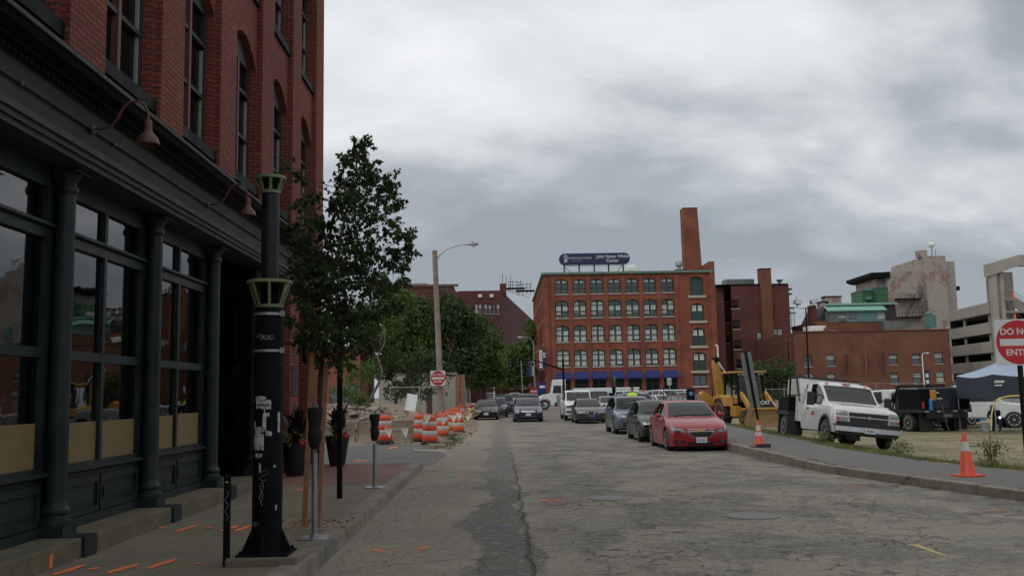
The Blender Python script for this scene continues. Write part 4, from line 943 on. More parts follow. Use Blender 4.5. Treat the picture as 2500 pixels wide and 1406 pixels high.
for i,(x,y,z,lab,ti) in enumerate([(-2.42,32.7,.02,'nearest barrel, its flank crossed by a white pennant',None),(-2.86,34.2,.05,'barrel tucked behind the left side of the nearest one',None),(-2.30,37.6,.02,'barrel just right of the nearest pair, strung with tape',None),
    (-1.86,42.0,.02,'barrel at the road edge by the broken kerb',None),(-2.3,43.2,.02,'barrel half hidden at the left of the one by the broken kerb',None),(-2.35,51.0,.05,'faded barrel in the middle of the row beside the wooden pole',None),
    (-2.6,63,.05,'distant barrel in the row, in front of the parked black car',None),(-2.1,65,.05,'distant barrel touching the black car at the row end',None),(-3.35,51,.45,'barrel knocked over beside the wooden pole',(R(80),0,R(70)))]):
    barrel((x,y,z),lab,b0,ti,rz=i*.7)
# pennant string and tape
t=empty('pennant_string','string of white triangular pennants hung between barrels','pennant string',(0,0,0))
P=[Vector((-4.05+.3,33.1,.85)),Vector((-3.9,32.2,.62)),Vector((-3.5,32.0,.55)),Vector((-3.1,32.1,.62)),Vector((-2.7,32.3,.82)),Vector((-2.45,32.4,1.02)),Vector((-2.2,33,.85)),Vector((-2.1,37,.95)),Vector((-1.8,41.7,.9)),Vector((-2.1,46,.5)),Vector((-2.3,51,.95)),Vector((-1.95,57,.4)),Vector((-2.1,64,.9))]
MB().tube(P,.006,4).build('string','tape_white',t)
rr=random.Random(2)
def pen(p,w=.13,l=.32):
    a=rr.uniform(-.4,.4); MB().add([p+Vector((-w,0,0)),p+Vector((w,.03,0)),p+Vector((a*.15,-.03,-l)),p+Vector((0,.02,-l*.4))],[(0,1,3),(1,2,3),(2,0,3)]).build('pennant','tape_white',t)
for q in ((-3.78,32.1,.58),(-3.22,32.05,.58),(-2.47,32.36,1.0),(-2.05,34.8,.88),(-1.95,39.2,.85),(-1.8,41.6,.88),(-2.0,44,.62),(-2.0,47.6,.62),(-1.9,56,.45),(-1.85,60,.55)): pen(Vector(q))
mb=MB()
for s in range(9):
    x,y=rr.uniform(-2.5,-1.6),rr.uniform(37,66); pts=[]
    for k in range(10): pts.append((x+rr.uniform(-.35,.35),y+k*.25,max(.05,.5+.5*math.sin(k*1.1+s)*rr.uniform(.4,1))))
    mb.tube(pts,.012,4)
o=mb.build('caution_tape','tape_yellow'); tag(o,'tangled yellow caution tape strung along the barrels','tape')
# leaning white board, broken kerb slabs, rubble
a,b_,c,d=[A(px,py,44+dd) for px,py,dd in ((990,1001,0),(1013,1004,0),(1020,965,.4),(998,960,.4))]
m=MB(); nrm=Vector((0,.05,0)); m.add([a,b_,c,d,a+nrm,b_+nrm,c+nrm,d+nrm],[(0,1,2,3),(4,5,6,7),(0,1,5,4),(1,2,6,5),(2,3,7,6),(3,0,4,7)])
m.add([a+Vector((-.12,.5,0)),a,d,d+Vector((-.12,.5,0))],[(0,1,2,3)])
o=m.build('white_board','sign_white'); tag(o,'white sheet board standing upright in the rubble','board')
for i,(px,py,l,w,rz,lab) in enumerate(((1085,1082,1.0,.22,1.25,'longer pale kerb slab lying loose by the barrels'),(1068,1092,.5,.25,.9,'short pale kerb block broken off beside the barrels'),(1050,1101,.95,.4,.08,'flat pale slab lying in the side street mouth'))):
    p=G(px,py); o=MB().box(-l/2,l/2,-w/2,w/2,-.03,.12 if i<2 else .03).build('kerb_slab','sill_stone',loc=p,bevel=.012); o.rotation_euler=(0,R(3),rz); tag(o,lab,'stone slab','broken kerb slabs')
mb=MB(); rr=random.Random(31)
def rubble(n,x0,x1,y0,y1,s0,s1):
    for _ in range(n):
        x,y=rr.uniform(x0,x1),rr.uniform(y0,y1); pebble(mb,x,y,max(0,berm(x,y))+.02,rr.uniform(s0,s1)*rr.uniform(.5,1),rr)
rubble(240,-9,-3.2,37,50,.08,.32); rubble(260,-2.6,-1.1,31,60,.02,.11); rubble(130,-4.8,-1.5,33,35,.02,.08); rubble(60,-1.9,-1.3,36,42,.06,.16); rubble(60,-7,-4.2,37,44,.25,.5)
tag(mb.build('rubble','rock'),'heap of broken stones and rubble on the dirt bank','rubble',kind='stuff')
# grass and weeds
mb=MB(); rr=random.Random(41)
def tuft(x,y,z,n,h,sp=.08):
    for _ in range(n):
        a=rr.uniform(0,2*PI); d=Vector((math.cos(a)*rr.uniform(.1,.7),math.sin(a)*rr.uniform(.1,.7),1)).normalized()*h*rr.uniform(.5,1.2); p=Vector((x+rr.gauss(0,sp),y+rr.gauss(0,sp),z)); s=Vector((-math.sin(a),math.cos(a),0))*.009
        mb.add([p-s,p+s,p+d*.6+Vector((0,0,.01)),p+d],[(0,1,2),(1,2,3)])
for _ in range(1900):
    y=rr.uniform(12.5,50); e=lerp_pts(LOT,y); x=e+abs(rr.gauss(0,.45))-.03; tuft(x,y,lot_h(x,y)-.01,12,rr.uniform(.05,.15))
for _ in range(2600):
    y=rr.uniform(14,48); x=lerp_pts(LOT,y)+rr.uniform(.3,14)
    if mnoise.noise(Vector((x*.35,y*.5,4)))>-.05: tuft(x,y,lot_h(x,y)-.01,10,rr.uniform(.03,.09),.14)
for _ in range(190):
    x=rr.uniform(9.3,13.5); y=rr.uniform(15.2,19.5); 
    if x>lerp_pts(LOT,y): tuft(x,y,lot_h(x,y)-.01,16,rr.uniform(.1,.3),.12)
for _ in range(24): y=rr.uniform(12,24); tuft(lerp_pts(KERB,y)+.17,y,.14,8,.05,.04)
for _ in range(20): y=rr.uniform(12,26); tuft(lerp_pts(KERB,y)-.01,y,0,8,.06,.04)
for _ in range(60): tuft(rr.uniform(-2.3,-1.5),rr.uniform(29,36),.02,14,.12,.1)
tag(mb.build('grass','grass_blade'),'dry grass and low weeds along the pavement edge and over the lot','grass',kind='stuff')
def weed(x,y,h,label,seed,w=.3):
    rr=random.Random(seed); z=lot_h(x,y) if x>5 else 0.02; mb=MB()
    for _ in range(230):
        p=Vector((rr.gauss(0,w*.45),rr.gauss(0,w*.45),rr.uniform(0,h))); leaf(mb,p,rv(rr)+Vector((0,0,.4)),rv(rr),rr.uniform(.04,.09),.03)
    for _ in range(10): a=rr.uniform(0,6.3); mb.tube([(0,0,0),(math.cos(a)*w*.5,math.sin(a)*w*.5,h*rr.uniform(.6,1.1))],.004,3)
    o=mb.build('weed','weed',loc=(x,y,z)); tag(o,label,'weed','weeds on the lot')
weed(9.55,22.6,.35,'bushy weed between the two cones, below the white truck bumper',1); weed(9.15,17.6,.5,'tall weed right behind the near cone',2,.28); weed(9.05,26.4,.3,'weed at the pavement edge behind the leaning sign post',3); weed(-1.75,34.5,.3,'weed clump growing by the loose kerb slabs',4,.35); weed(10.2,17.2,.3,'low weed clump right of the near cone',5,.4)
# cones
def cone(x,y,z,label,white,base,rz=0,tilt=(0,0)):
    t=empty('traffic_cone',label,'traffic cone',(x,y,z),group='traffic cones on the right pavement')
    t.rotation_euler=(tilt[0],tilt[1],rz)
    MB().box(-.19,.19,-.19,.19,0,.03).build('base',base,t,bevel=.008)
    def r(z): return .135-.105*z/.71
    m=MB().lathe((0,0,0),[(.15,.03),(r(.05),.05),(r(.69),.70),(r(.70)-.006,.71),(.02,.7)],24,cap=False); m.build('cone','cone_orange',t,smooth=50)
    for a,b_ in white: MB().lathe((0,0,0),[(r(a)+.003,a),(r(b_)+.003,b_)],24,cap=False).build('white_collar','barrel_white',t,smooth=50)
cone(6.86,25.1,.142,'orange cone with two white collars beside the leaning sign post',[(.30,.40),(.44,.58)],'rubber')
cone(7.84,15.9,.142,'faded orange cone with one dirty white collar on the right pavement',[(.42,.58)],'cone_orange',.3,(0,R(-2)))
t=empty('leaning_sign_post','leaning dark post with the backs of two grey plates on a rubber base','sign post',(6.96,25.1,.142))
O=Vector((6.96,25.1,.142)); a=Vector((0,0,0)); b_=A(1820,857,25.1)-O; d=b_-a
MB().box(-.2,.16,-.2,.2,0,.09).build('base','rubber',t,bevel=.01)
MB().bar(a,b_,.055,.03).build('post','iron_black',t)
ax=d.normalized(); sx=Vector((1,0,0)); sx=(sx-ax*sx.dot(ax)).normalized()
for s0,s1 in ((.70,.985),(.405,.695)):
    c0,c1=a+d*s0,a+d*s1; w=sx*.145; y=Vector((0,.03,0)); MB().add([c0-w+y,c0+w+y,c1+w+y,c1-w+y,c0-w+y*1.2,c0+w+y*1.2,c1+w+y*1.2,c1-w+y*1.2],[(0,1,2,3),(4,5,6,7),(0,1,5,4),(1,2,6,5),(2,3,7,6),(3,0,4,7)]).build('plate','sign_back',t)
# surveyor's wooden frame and pink stake
t=empty('batter_board','weathered low wooden frame of two pegs and rails on the lot','wooden frame',(10.9,20.5,-.1))
O=Vector((10.9,20.5,-.1)); P=[A(px,py,20.5)-O for px,py in ((2364,1089),(2429,1089),(2429,1112),(2417,1062),(2417,1112),(2406,1094))]
MB().bar(P[0],P[1],.04,.02).build('rail','bark_pale',t); MB().bar(P[1]+Vector((0,0,.03)),P[2],.05,.03).build('peg','bark_pale',t); MB().bar(P[5],P[2]+Vector((0,.3,.1)),.03).build('brace','bark_pale',t)
o=MB().bar(P[3],P[4],.02).build('survey_stake','frame_rose',loc=O); tag(o,'thin reddish survey stake rising past the wooden frame','stake')
mat('seat_grey',(.045,.045,.043),.9,var=.2)
# ---------------------------------------------------------------- vehicles
def paint(name,col,met=.0,coat=.45,rough=.35,dirt=(.10,.09,.075)): return mat(name,col,rough,metal=met,var=.05,vs=1,coat=coat,dirt=dirt,dscale=1.5,damt=.18)
paint('car_red',(.27,.006,.010),.1); paint('car_black',(.006,.006,.008),coat=.3); paint('car_navy',(.016,.02,.034),.2,coat=.35); paint('car_blue',(.10,.125,.175),.4); paint('car_grey',(.05,.048,.045),.4)
paint('car_silver',(.38,.39,.40),.6); paint('car_white',(.70,.71,.71),0); paint('car_maroon',(.11,.012,.022),.2); paint('car_tan',(.30,.27,.21),.4); paint('car_slate',(.05,.06,.075),.4); paint('car_bright',(.02,.20,.55),.2)
def interp(pts,y):
    if y<=pts[0][0]: return pts[0][1]
    for i in range(len(pts)-1):
        (a,za),(b,zb)=pts[i],pts[i+1]
        if y<=b:
            m0=(zb-pts[i-1][1])/(b-pts[i-1][0]) if i>0 else (zb-za)/(b-a)
            m1=(pts[i+2][1]-za)/(pts[i+2][0]-a) if i+2<len(pts) else (zb-za)/(b-a)
            h=b-a; t=(y-a)/h; s=(zb-za)/h
            # monotone-ish hermite
            if s==0: m0=m1=0
            else: m0=max(-3*abs(s),min(3*abs(s),m0)) if m0*s>0 else 0; m1=max(-3*abs(s),min(3*abs(s),m1)) if m1*s>0 else 0
            return (2*t**3-3*t*t+1)*za+(t**3-2*t*t+t)*h*m0+(-2*t**3+3*t*t)*zb+(t**3-t*t)*h*m1
    return pts[-1][1]
SEDAN=dict(L=4.55,W=1.78,H=1.46,zl=.19,fa=.88,ra=3.55,wr=.32,
  top=[(0,.66),(.12,.74),(.6,.87),(1.15,.96),(1.3,.99),(2.12,1.40),(2.6,1.46),(3.2,1.43),(3.95,1.10),(4.1,1.07),(4.5,1.02),(4.55,.92)],
  belt=[(0,.62),(.12,.69),(.6,.80),(1.2,.89),(3.6,.97),(4.5,.92),(4.55,.85)],
  plan=[(0,.86),(.15,.92),(.5,.975),(1.1,1),(3.4,1),(4.2,.95),(4.55,.86)],
  cowl=1.3,ws=2.12,rg0=3.2,rg1=3.95,sw0=1.5,sw1=3.75,bp=(2.55,),roofw=.66,bow=.20,lean=.22)
def V(base,**k): d=dict(base); d.update(k); return d
def scaleprof(b,H=None,L=None,**k):
    d=dict(b); sz=(H or b['H'])/b['H']; sl=(L or b['L'])/b['L']
    for n in ('top','belt'): d[n]=[(y*sl,z*sz) for y,z in b[n]]
    d['plan']=[(y*sl,z) for y,z in b['plan']]
    for n in ('L','fa','ra','cowl','ws','rg0','rg1','sw0','sw1'): d[n]=b[n]*sl
    d['bp']=tuple(x*sl for x in b['bp']); d['H']=b['H']*sz; d.update(k); return d
SUV=dict(L=4.6,W=1.82,H=1.69,zl=.24,fa=.9,ra=3.55,wr=.36,
  top=[(0,.78),(.1,.90),(.5,1.0),(1.0,1.08),(1.15,1.11),(1.85,1.60),(2.3,1.68),(3.6,1.66),(4.15,1.60),(4.5,1.10),(4.6,.95)],
  belt=[(0,.74),(.1,.84),(.5,.93),(1.1,1.01),(3.8,1.08),(4.5,1.02),(4.6,.9)],
  plan=[(0,.86),(.15,.92),(.5,.975),(1.1,1),(3.8,1),(4.3,.96),(4.6,.9)],
  cowl=1.15,ws=1.85,rg0=4.15,rg1=4.5,sw0=1.35,sw1=4.1,bp=(2.3,3.3),roofw=.70,bow=.16,lean=.18)
WAGON=scaleprof(SUV,H=1.48,L=4.7,zl=.2)
PICKUP=dict(L=5.5,W=2.0,H=1.92,zl=.34,fa=.95,ra=4.4,wr=.39,
  top=[(0,.98),(.08,1.08),(.4,1.15),(1.25,1.22),(1.4,1.25),(2.0,1.82),(2.4,1.92),(3.5,1.90),(3.7,1.82),(3.8,1.28),(3.9,1.24),(5.4,1.24),(5.5,1.2)],
  belt=[(0,.92),(.08,1.0),(.4,1.06),(1.3,1.14),(3.7,1.17),(5.4,1.17),(5.5,1.1)],
  plan=[(0,.93),(.15,.96),(.5,.99),(1.1,1),(5.0,1),(5.5,.97)],
  cowl=1.4,ws=2.0,rg0=3.7,rg1=3.8,sw0=1.6,sw1=3.6,bp=(2.75,),roofw=.74,bow=.12,lean=.06)
def wheel(c,r,side,t,w=.21,rim='aluminium',spokes=5,flat=False):
    Mx=Matrix.Rotation(R(90)*side,3,'Y'); c=Vector(c)
    prof=[(r*.62,-w/2),(r*.9,-w/2),(r*.985,-w/2+.03),(r,-w/2+.06),(r,w/2-.06),(r*.985,w/2-.03),(r*.9,w/2),(r*.66,w/2)]
    wh=MB().lathe(c,prof,28,Mx).build('wheel','rubber',t,smooth=50)
    m=MB().lathe(c,[(r*.66,w/2+.004),(r*.64,w/2-.01),(r*.60,w/2-.035),(r*.12,w/2-.05),(.001,w/2-.05)],28,Mx,cap=False); m.build('rim','black_plastic' if spokes else rim,wh,smooth=50)
    m=MB().lathe(c,[(r*.67,w/2-.01),(r*.67,w/2+.006),(r*.61,w/2+.004),(r*.60,w/2-.02)],28,Mx,cap=False).lathe(c,[(r*.16,w/2-.04),(r*.15,w/2),(.001,w/2+.004)],16,Mx)
    for k in range(spokes):
        a=2*PI*k/spokes+.3; d=Vector((math.cos(a),math.sin(a),0)); p=c+Mx@(d*r*.12+Vector((0,0,w/2-.015))); q=c+Mx@(d*r*.62+Vector((0,0,w/2-.008))); m.bar(p,q,.055,.02,up=Mx@Vector((0,0,1)))
    m.build('spokes',rim,wh,smooth=40)
    return wh
def car_body(P,pm,t,glass='car_glass',nopart=False):
    L=P['L']; W2=P['W']/2; ys={0,.04,.12,.25,L,L-.04,L-.12,L-.25}
    y=.35
    while y<L-.3: ys.add(round(y,3)); y+=.115
    for a in (P['fa'],P['ra']):
        for k in range(-8,9): ys.add(round(a+(P['wr']+.055)*math.sin(k/8*PI/2),3))
    for b in P['bp']: ys|={round(b-.035,3),round(b+.035,3)}
    for k in ('cowl','ws','rg0','rg1','sw0','sw1'): ys.add(P[k])
    ys=sorted(v for v in ys if 0<=v<=L); ys=[v for i,v in enumerate(ys) if i==0 or v-ys[i-1]>.012 or v in (P['cowl'],P['ws'],P['rg0'],P['rg1'],L)]
    NR=14; half=[]
    for y in ys:
        hw=interp(P['plan'],y)*W2; zt=interp(P['top'],y); zb_=min(interp(P['belt'],y),zt-.02); zl=P['zl']+(.03 if y<.1 or y>L-.1 else 0)
        g=max(0,min(1,(zt-zb_-.1)/.32)); wr=hw*.84*(1-g)+P['roofw']*W2/.9*.98*g*min(1,hw/W2)
        arch=0
        for a in (P['fa'],P['ra']):
            ra=P['wr']+.05
            if abs(y-a)<ra: arch=max(arch,P['wr']+math.sqrt(ra*ra-(y-a)**2))
        zz=max(zl,arch); mid=max(zl+(zb_-zl)*.5,zz+.03); mid=min(mid,zb_-.06)
        zz=min(zz,mid-.015)
        r=[(0,zz),(hw*.8,zz),(hw*.975,zz+.004),(hw*.99,zz+(mid-zz)*.35),(hw,mid),(hw*.992,zb_-(zb_-mid)*.3),(hw*.955,zb_),(hw*.93,zb_+.02*g+.004),(wr+(hw*.93-wr)*.10,zt-.085*g-.002),(wr,zt-.045*g-.001),(wr*.93,zt-.022*g),(wr*.72,zt-.008*g),(wr*.36,zt),(0,zt+.004)]
        if g<.02:
            e=zt-zb_; r[7]=(hw*.93,zb_+e*.25); r[8]=(hw*.89,zb_+e*.45); r[9]=(hw*.84,zb_+e*.62); r[10]=(hw*.78,zb_+e*.75); r[11]=(hw*.60,zb_+e*.92); r[12]=(hw*.3,zt)
        half.append(r)
    def warp(x,y,z):
        hw=W2; u=abs(x)/hw
        if y<1.0: k=(1-y/1.0)**1.5; y2=y+k*(P['bow']*u**2.6+P['lean']*max(0,z-.55)+ (.04*max(0,.34-z)/.15 if z<.34 else 0)); return (x,y2,z)
        if y>L-.8: k=((y-L+.8)/.8)**1.5; y2=y-k*(P['bow']*.7*u**2.6+.06*max(0,z-.6)); return (x,y2,z)
        return (x,y,z)
    body=MB(); gl=MB(); V_=[]
    n=len(ys)
    for y,r in zip(ys,half):
        for s in (1,-1):
            for (u,z) in r: V_.append(warp(u*s,y,z))
    idx=lambda i,s,k:i*2*NR+(0 if s>0 else NR)+k
    fb=[];fg=[];fd=[]
    for i in range(n-1):
        ym=(ys[i]+ys[i+1])/2
        for s in (1,-1):
            for k in range(NR-1):
                f=(idx(i,s,k),idx(i+1,s,k),idx(i+1,s,k+1),idx(i,s,k+1))
                ws=P['cowl']<ym<P['ws'] and k>=10; rg=P['rg0']<ym<P['rg1'] and k>=10
                sw=P['sw0']<ym<P['sw1'] and k==7 and not any(abs(ym-b)<.036 for b in P['bp'])
                if ws or rg or sw: fg.append(f)
                elif k<2: fd.append(f)
                else: fb.append(f)
    for i in (0,n-1):
        cols=8; grid=[]
        for k in range(NR):
            (u,z)=half[i][k]; row=[]
            for c in range(cols+1):
                x=u*(2*c/cols-1); V_.append(warp(x,ys[i],z)); row.append(len(V_)-1)
            grid.append(row)
        for k in range(NR-1):
            for c in range(cols): fb.append((grid[k][c],grid[k][c+1],grid[k+1][c+1],grid[k+1][c]))
    def mk(fs,name,m,par):
        used=sorted({v for f in fs for v in f}); mp_={v:i for i,v in enumerate(used)}; b=MB(); b.add([V_[v] for v in used],[tuple(mp_[v] for v in f) for f in fs])
        me_v=b.v; bmx=bmesh.new(); vv=[bmx.verts.new(v) for v in b.v]
        for f in b.f:
            try: bmx.faces.new([vv[q] for q in f])
            except Exception: pass
        bmesh.ops.remove_doubles(bmx,verts=bmx.verts,dist=.0008); bmesh.ops.dissolve_degenerate(bmx,edges=bmx.edges,dist=.0005); bmesh.ops.recalc_face_normals(bmx,faces=bmx.faces)
        me=bpy.data.meshes.new(name); bmx.to_mesh(me); bmx.free(); me.materials.append(MAT[m]); me.polygons.foreach_set('use_smooth',[True]*len(me.polygons)); me.set_sharp_from_angle(angle=R(38))
        o=bpy.data.objects.new(name,me); C.objects.link(o); o.parent=par; return o
    bo=mk(fb+fd,'body',pm,t); bo.data.materials.append(MAT['black_plastic'])
    # wheel arch linings and floor are bare black plastic
    for p in bo.data.polygons:
        if p.normal.z<(-.35 if .5<p.center.y<L-.5 else -.93) and p.center.z<P['wr']*2+.1: p.material_index=1
    mk(fg,'window',glass,t)
    bvh=BVHTree.FromPolygons(V_,fb+fg)
    return bvh
def decal(bvh,quad,m,t,name,off=.008,nu=8,nv=5,dirn='F',mirror=False,th=.0):
    for s in ((1,-1) if mirror else (1,)):
        mb=MB(); ok=True
        for j in range(nv+1):
            for i in range(nu+1):
                a,b=i/nu,j/nv; p0,p1,p2,p3=quad
                u=(p0[0]*(1-a)+p1[0]*a)*(1-b)+(p3[0]*(1-a)+p2[0]*a)*b; z=(p0[1]*(1-a)+p1[1]*a)*(1-b)+(p3[1]*(1-a)+p2[1]*a)*b
                if dirn=='F': h=bvh.ray_cast(Vector((u*s,-3,z)),Vector((0,1,0))); o_=Vector((0,-off,0))
                elif dirn=='B': h=bvh.ray_cast(Vector((u*s,9,z)),Vector((0,-1,0))); o_=Vector((0,off,0))
                elif dirn=='L': h=bvh.ray_cast(Vector((-3,u,z)),Vector((1,0,0))); o_=Vector((-off,0,0))
                else: h=bvh.ray_cast(Vector((3,u,z)),Vector((-1,0,0))); o_=Vector((off,0,0))
                if h[0] is None: ok=False; mb.v.append((0,0,0)); continue
                mb.v.append(tuple(h[0]+o_))
        if not ok: continue
        for j in range(nv):
            for i in range(nu): k=j*(nu+1)+i; mb.f.append((k,k+1,k+nu+2,k+nu+1)); mb.mi.append(0)
        mb.build(name,m,t,smooth=60)
def mirrors(P,pm,t,s=1):
    y=P['sw0']+.12; z=interp(P['belt'],y)+.10; W2=P['W']/2
    for k in (1,-1):
        m=MB().lathe((k*(W2+.07),y,z),[(.001,-.055),(.05,-.05),(.085,-.01),(.08,.04),(.04,.06),(.001,.062)],14,Matrix.Rotation(R(90),3,'X'),sx=1.25*s,sy=.85*s); m.bar((k*(W2-.07),y+.03,z-.05),(k*(W2+.03),y,z-.03),.05,.03); m.build('side_mirror',pm,t,smooth=50)
def car(P,pm,loc,label,cat='car',group=None,rz=0,front=(),plate=('plate_white','',.5,.0),rim='aluminium',spokes=5,seams=True,name='parked_car',mir=None,back=()):
    t=empty(name,label,cat,loc,rz,group); bvh=car_body(P,pm,t)
    W2=P['W']/2
    for a in (P['fa'],P['ra']):
        for s in (1,-1): wheel((s*(W2-.115),a,P['wr']),P['wr'],s,t,rim=rim,spokes=spokes)
    mirrors(P,mir or pm,t)
    MB().box(-W2*.8,W2*.8,.45,P['L']-.4,P['zl']-.06,P['zl']+.02).build('underbody','black_plastic',t)
    zb_=interp(P['belt'],P['ws']); hr=P['H']; m=MB(); y0=P['ws']+.32
    m.box(-W2*.84,W2*.84,P['cowl']-.05,P['rg1']-.1,P['zl']+.1,zb_-.32).box(-W2*.84,W2*.84,P['cowl']+.05,P['cowl']+.42,zb_-.34,zb_-.05)
    for s in (1,-1):
        m.box(s*W2*.42-.24,s*W2*.42+.24,y0,y0+.13,zb_-.35,hr-.36).box(s*W2*.42-.11,s*W2*.42+.11,y0+.02,y0+.10,hr-.35,hr-.19)
    m.box(-W2*.7,W2*.7,P['rg0']-.28,P['rg0']-.12,zb_-.35,hr-.36).box(-.08,.08,P['ws']+.02,P['ws']+.06,hr-.22,hr-.15)
    m.build('seats','seat_grey',t,bevel=.025)
    if seams:
        zt=interp(P['belt'],P['bp'][0])
        for y in (P['sw0']-.12,P['bp'][0],):
            for d in 'LR': decal(bvh,[(y,P['zl']+.1),(y+.012,P['zl']+.1),(y+.012,zt-.02),(y,zt-.02)],'black_plastic',t,'door_seam',.0015,1,10,d)
        for d in 'LR': decal(bvh,[(P['bp'][0]-.28,zt-.12),(P['bp'][0]-.08,zt-.12),(P['bp'][0]-.08,zt-.09),(P['bp'][0]-.28,zt-.09)],pm,t,'door_handle',.025,3,1,d)
    for q in front:
        name_,m,quad=q[:3]; mirror=q[3] if len(q)>3 else False; off=q[4] if len(q)>4 else .008; decal(bvh,quad,m,t,name_,off,10,6,'F',mirror)
    for q in back: decal(bvh,q[2],q[1],t,q[0],q[4] if len(q)>4 else .008,6,5,'B',q[3] if len(q)>3 else False)
    if plate:
        pmx,txt,z,x=plate; h=bvh.ray_cast(Vector((x,-3,z)),Vector((0,1,0)))
        if h[0] is not None:
            y=h[0].y-.02; pl=MB().box(x-.155,x+.155,y-.006,y,z-.078,z+.078).build('licence_plate',pmx,t,bevel=.004)
            if txt: text(txt,'lettering','ink' if pmx=='plate_white' else 'sign_white',.085,(x,y-.0068,z-.008),(R(90),0,0),pl,.0005,bold=.0015,sx=.85)
    wy=P['cowl']+.02
    h=bvh.ray_cast(Vector((0,wy,5)),Vector((0,0,-1)))
    m=MB()
    for x0,x1 in ((-.55,.1),(.05,.62)):
        a=bvh.ray_cast(Vector((x0,wy+.02,5)),Vector((0,0,-1)))[0]; b_=bvh.ray_cast(Vector((x1,wy+.08,5)),Vector((0,0,-1)))[0]
        if a and b_: m.bar(a+Vector((0,-.01,.012)),b_+Vector((0,-.01,.012)),.018,.012)
    if m.v: m.build('wiper','black_plastic',t)
    return t,bvh
q4=lambda x0,x1,z0,z1,dz=0,dx=0:[(x0,z0),(x1,z0+dz),(x1+dx,z1+dz),(x0,z1)]
G1='cars parked along the right kerb'
# red car at the head of the row
redP=scaleprof(SEDAN,H=1.46,L=4.5,W=1.8,zl=.14)
t,bvh=car(redP,'car_red',(5.82,27.35,-.09),'red sedan with a gold badge at the front of the row by the right kerb',group=G1,front=[
  ('headlight','lens_dark',[(.40,.585),(.56,.52),(.83,.60),(.83,.76)],True,.006),
  ('headlight_lamp','headlight',[(.68,.585),(.81,.62),(.82,.74),(.72,.69)],True,.012),
  ('headlight_lamp','headlight',[(.50,.565),(.61,.565),(.63,.63),(.51,.61)],True,.012),
  ('grille','black_plastic',[(-.24,.42),(.24,.42),(.36,.575),(-.36,.575)],False,.010),
  ('grille_frame','chrome',[(-.26,.405),(.26,.405),(.26,.42),(-.26,.42)],False,.014),
  ('grille_frame','chrome',[(.25,.405),(.27,.41),(.38,.585),(.36,.585)],True,.014),
  ('grille_frame','chrome',[(-.37,.575),(.37,.575),(.37,.588),(-.37,.588)],False,.014),
  ('grille_bar','chrome',[(-.39,.635),(.39,.635),(.39,.65),(-.39,.65)],False,.013),
  ('lower_intake','black_plastic',[(-.40,.20),(.40,.20),(.37,.275),(-.37,.275)],False,.008),
  ('fog_lamp_recess','black_plastic',[(.48,.245),(.76,.255),(.78,.32),(.46,.31)],True,.008),
  ('fog_lamp','headlight',[(.60,.26),(.66,.26),(.66,.30),(.60,.30)],True,.016)],plate=('plate_white','LH 654',.335,.0))
y=bvh.ray_cast(Vector((0,-3,.605)),Vector((0,1,0)))[0].y-.03
MB().prism([(-.10,.59),(-.035,.59),(-.035,.57),(.035,.57),(.035,.59),(.10,.59),(.11,.625),(.035,.625),(.035,.65),(-.035,.65),(-.035,.625),(-.09,.625)],FY(y),-.012,.01).build('badge','gold',t,bevel=.003)
# black sedan second
t,bvh=car(scaleprof(SEDAN,H=1.45,L=4.4,W=1.74),'car_black',(5.74,32.7,-.09),'black sedan parked directly behind the red car by the kerb',group=G1,front=[
  ('headlight','lens_dark',[(.44,.56),(.80,.60),(.82,.73),(.44,.70)],True,.008),('round_lamp','chrome',[(.48,.58),(.58,.59),(.58,.69),(.48,.68)],True,.014),('round_lamp','chrome',[(.64,.60),(.75,.62),(.75,.71),(.64,.70)],True,.014),('grille','chrome',q4(-.4,.4,.57,.66),False,.008),('chrome_strip','chrome',q4(.3,.82,.47,.485),True,.012),('lower_intake','black_plastic',q4(-.6,.6,.24,.36))],plate=('plate_white','',.40,0))
t,bvh=car(scaleprof(SUV,H=1.60,W=1.82),'car_blue',(5.70,39.2,-.09),'blue grey compact SUV, third in the row behind the black sedan',group=G1,front=[
  ('headlight','headlight',[(.46,.70),(.82,.76),(.84,.93),(.50,.80)],True,.008),('grille','chrome',q4(-.38,.38,.68,.80),False,.006),('lower_intake','black_plastic',q4(-.6,.6,.34,.52)),('fog_lamp','headlight',q4(.62,.74,.42,.50),True,.012)],plate=('plate_white','',.50,0))
t,bvh=car(scaleprof(SEDAN,H=1.42,L=4.6,W=1.76),'car_grey',(5.25,54.3,-.06),'dark grey sedan with a blue plate in front of the white pickup',group=G1,front=[
  ('headlight','headlight',[(.36,.56),(.80,.58),(.82,.68),(.34,.68)],True,.008),('grille','black_plastic',[(-.12,.50),(.12,.50),(.2,.66),(-.2,.66)]),('grille_frame','chrome',[(.14,.50),(.17,.50),(.26,.67),(.22,.67)],True,.012),('bumper_strip','black_plastic',q4(-.80,.80,.22,.46),False,.012)],plate=('plate_blue','',.42,.05))
t,bvh=car(V(PICKUP,W=1.98),'car_white',(5.10,59.6,-.05),'white pickup truck parked behind the dark grey sedan','pickup',G1,front=[
  ('headlight','headlight',q4(.60,.92,.80,.98),True,.01),('grille','black_plastic',q4(-.55,.55,.74,.97)),('bumper','chrome',q4(-.9,.9,.48,.64),False,.02)],plate=None,spokes=5)
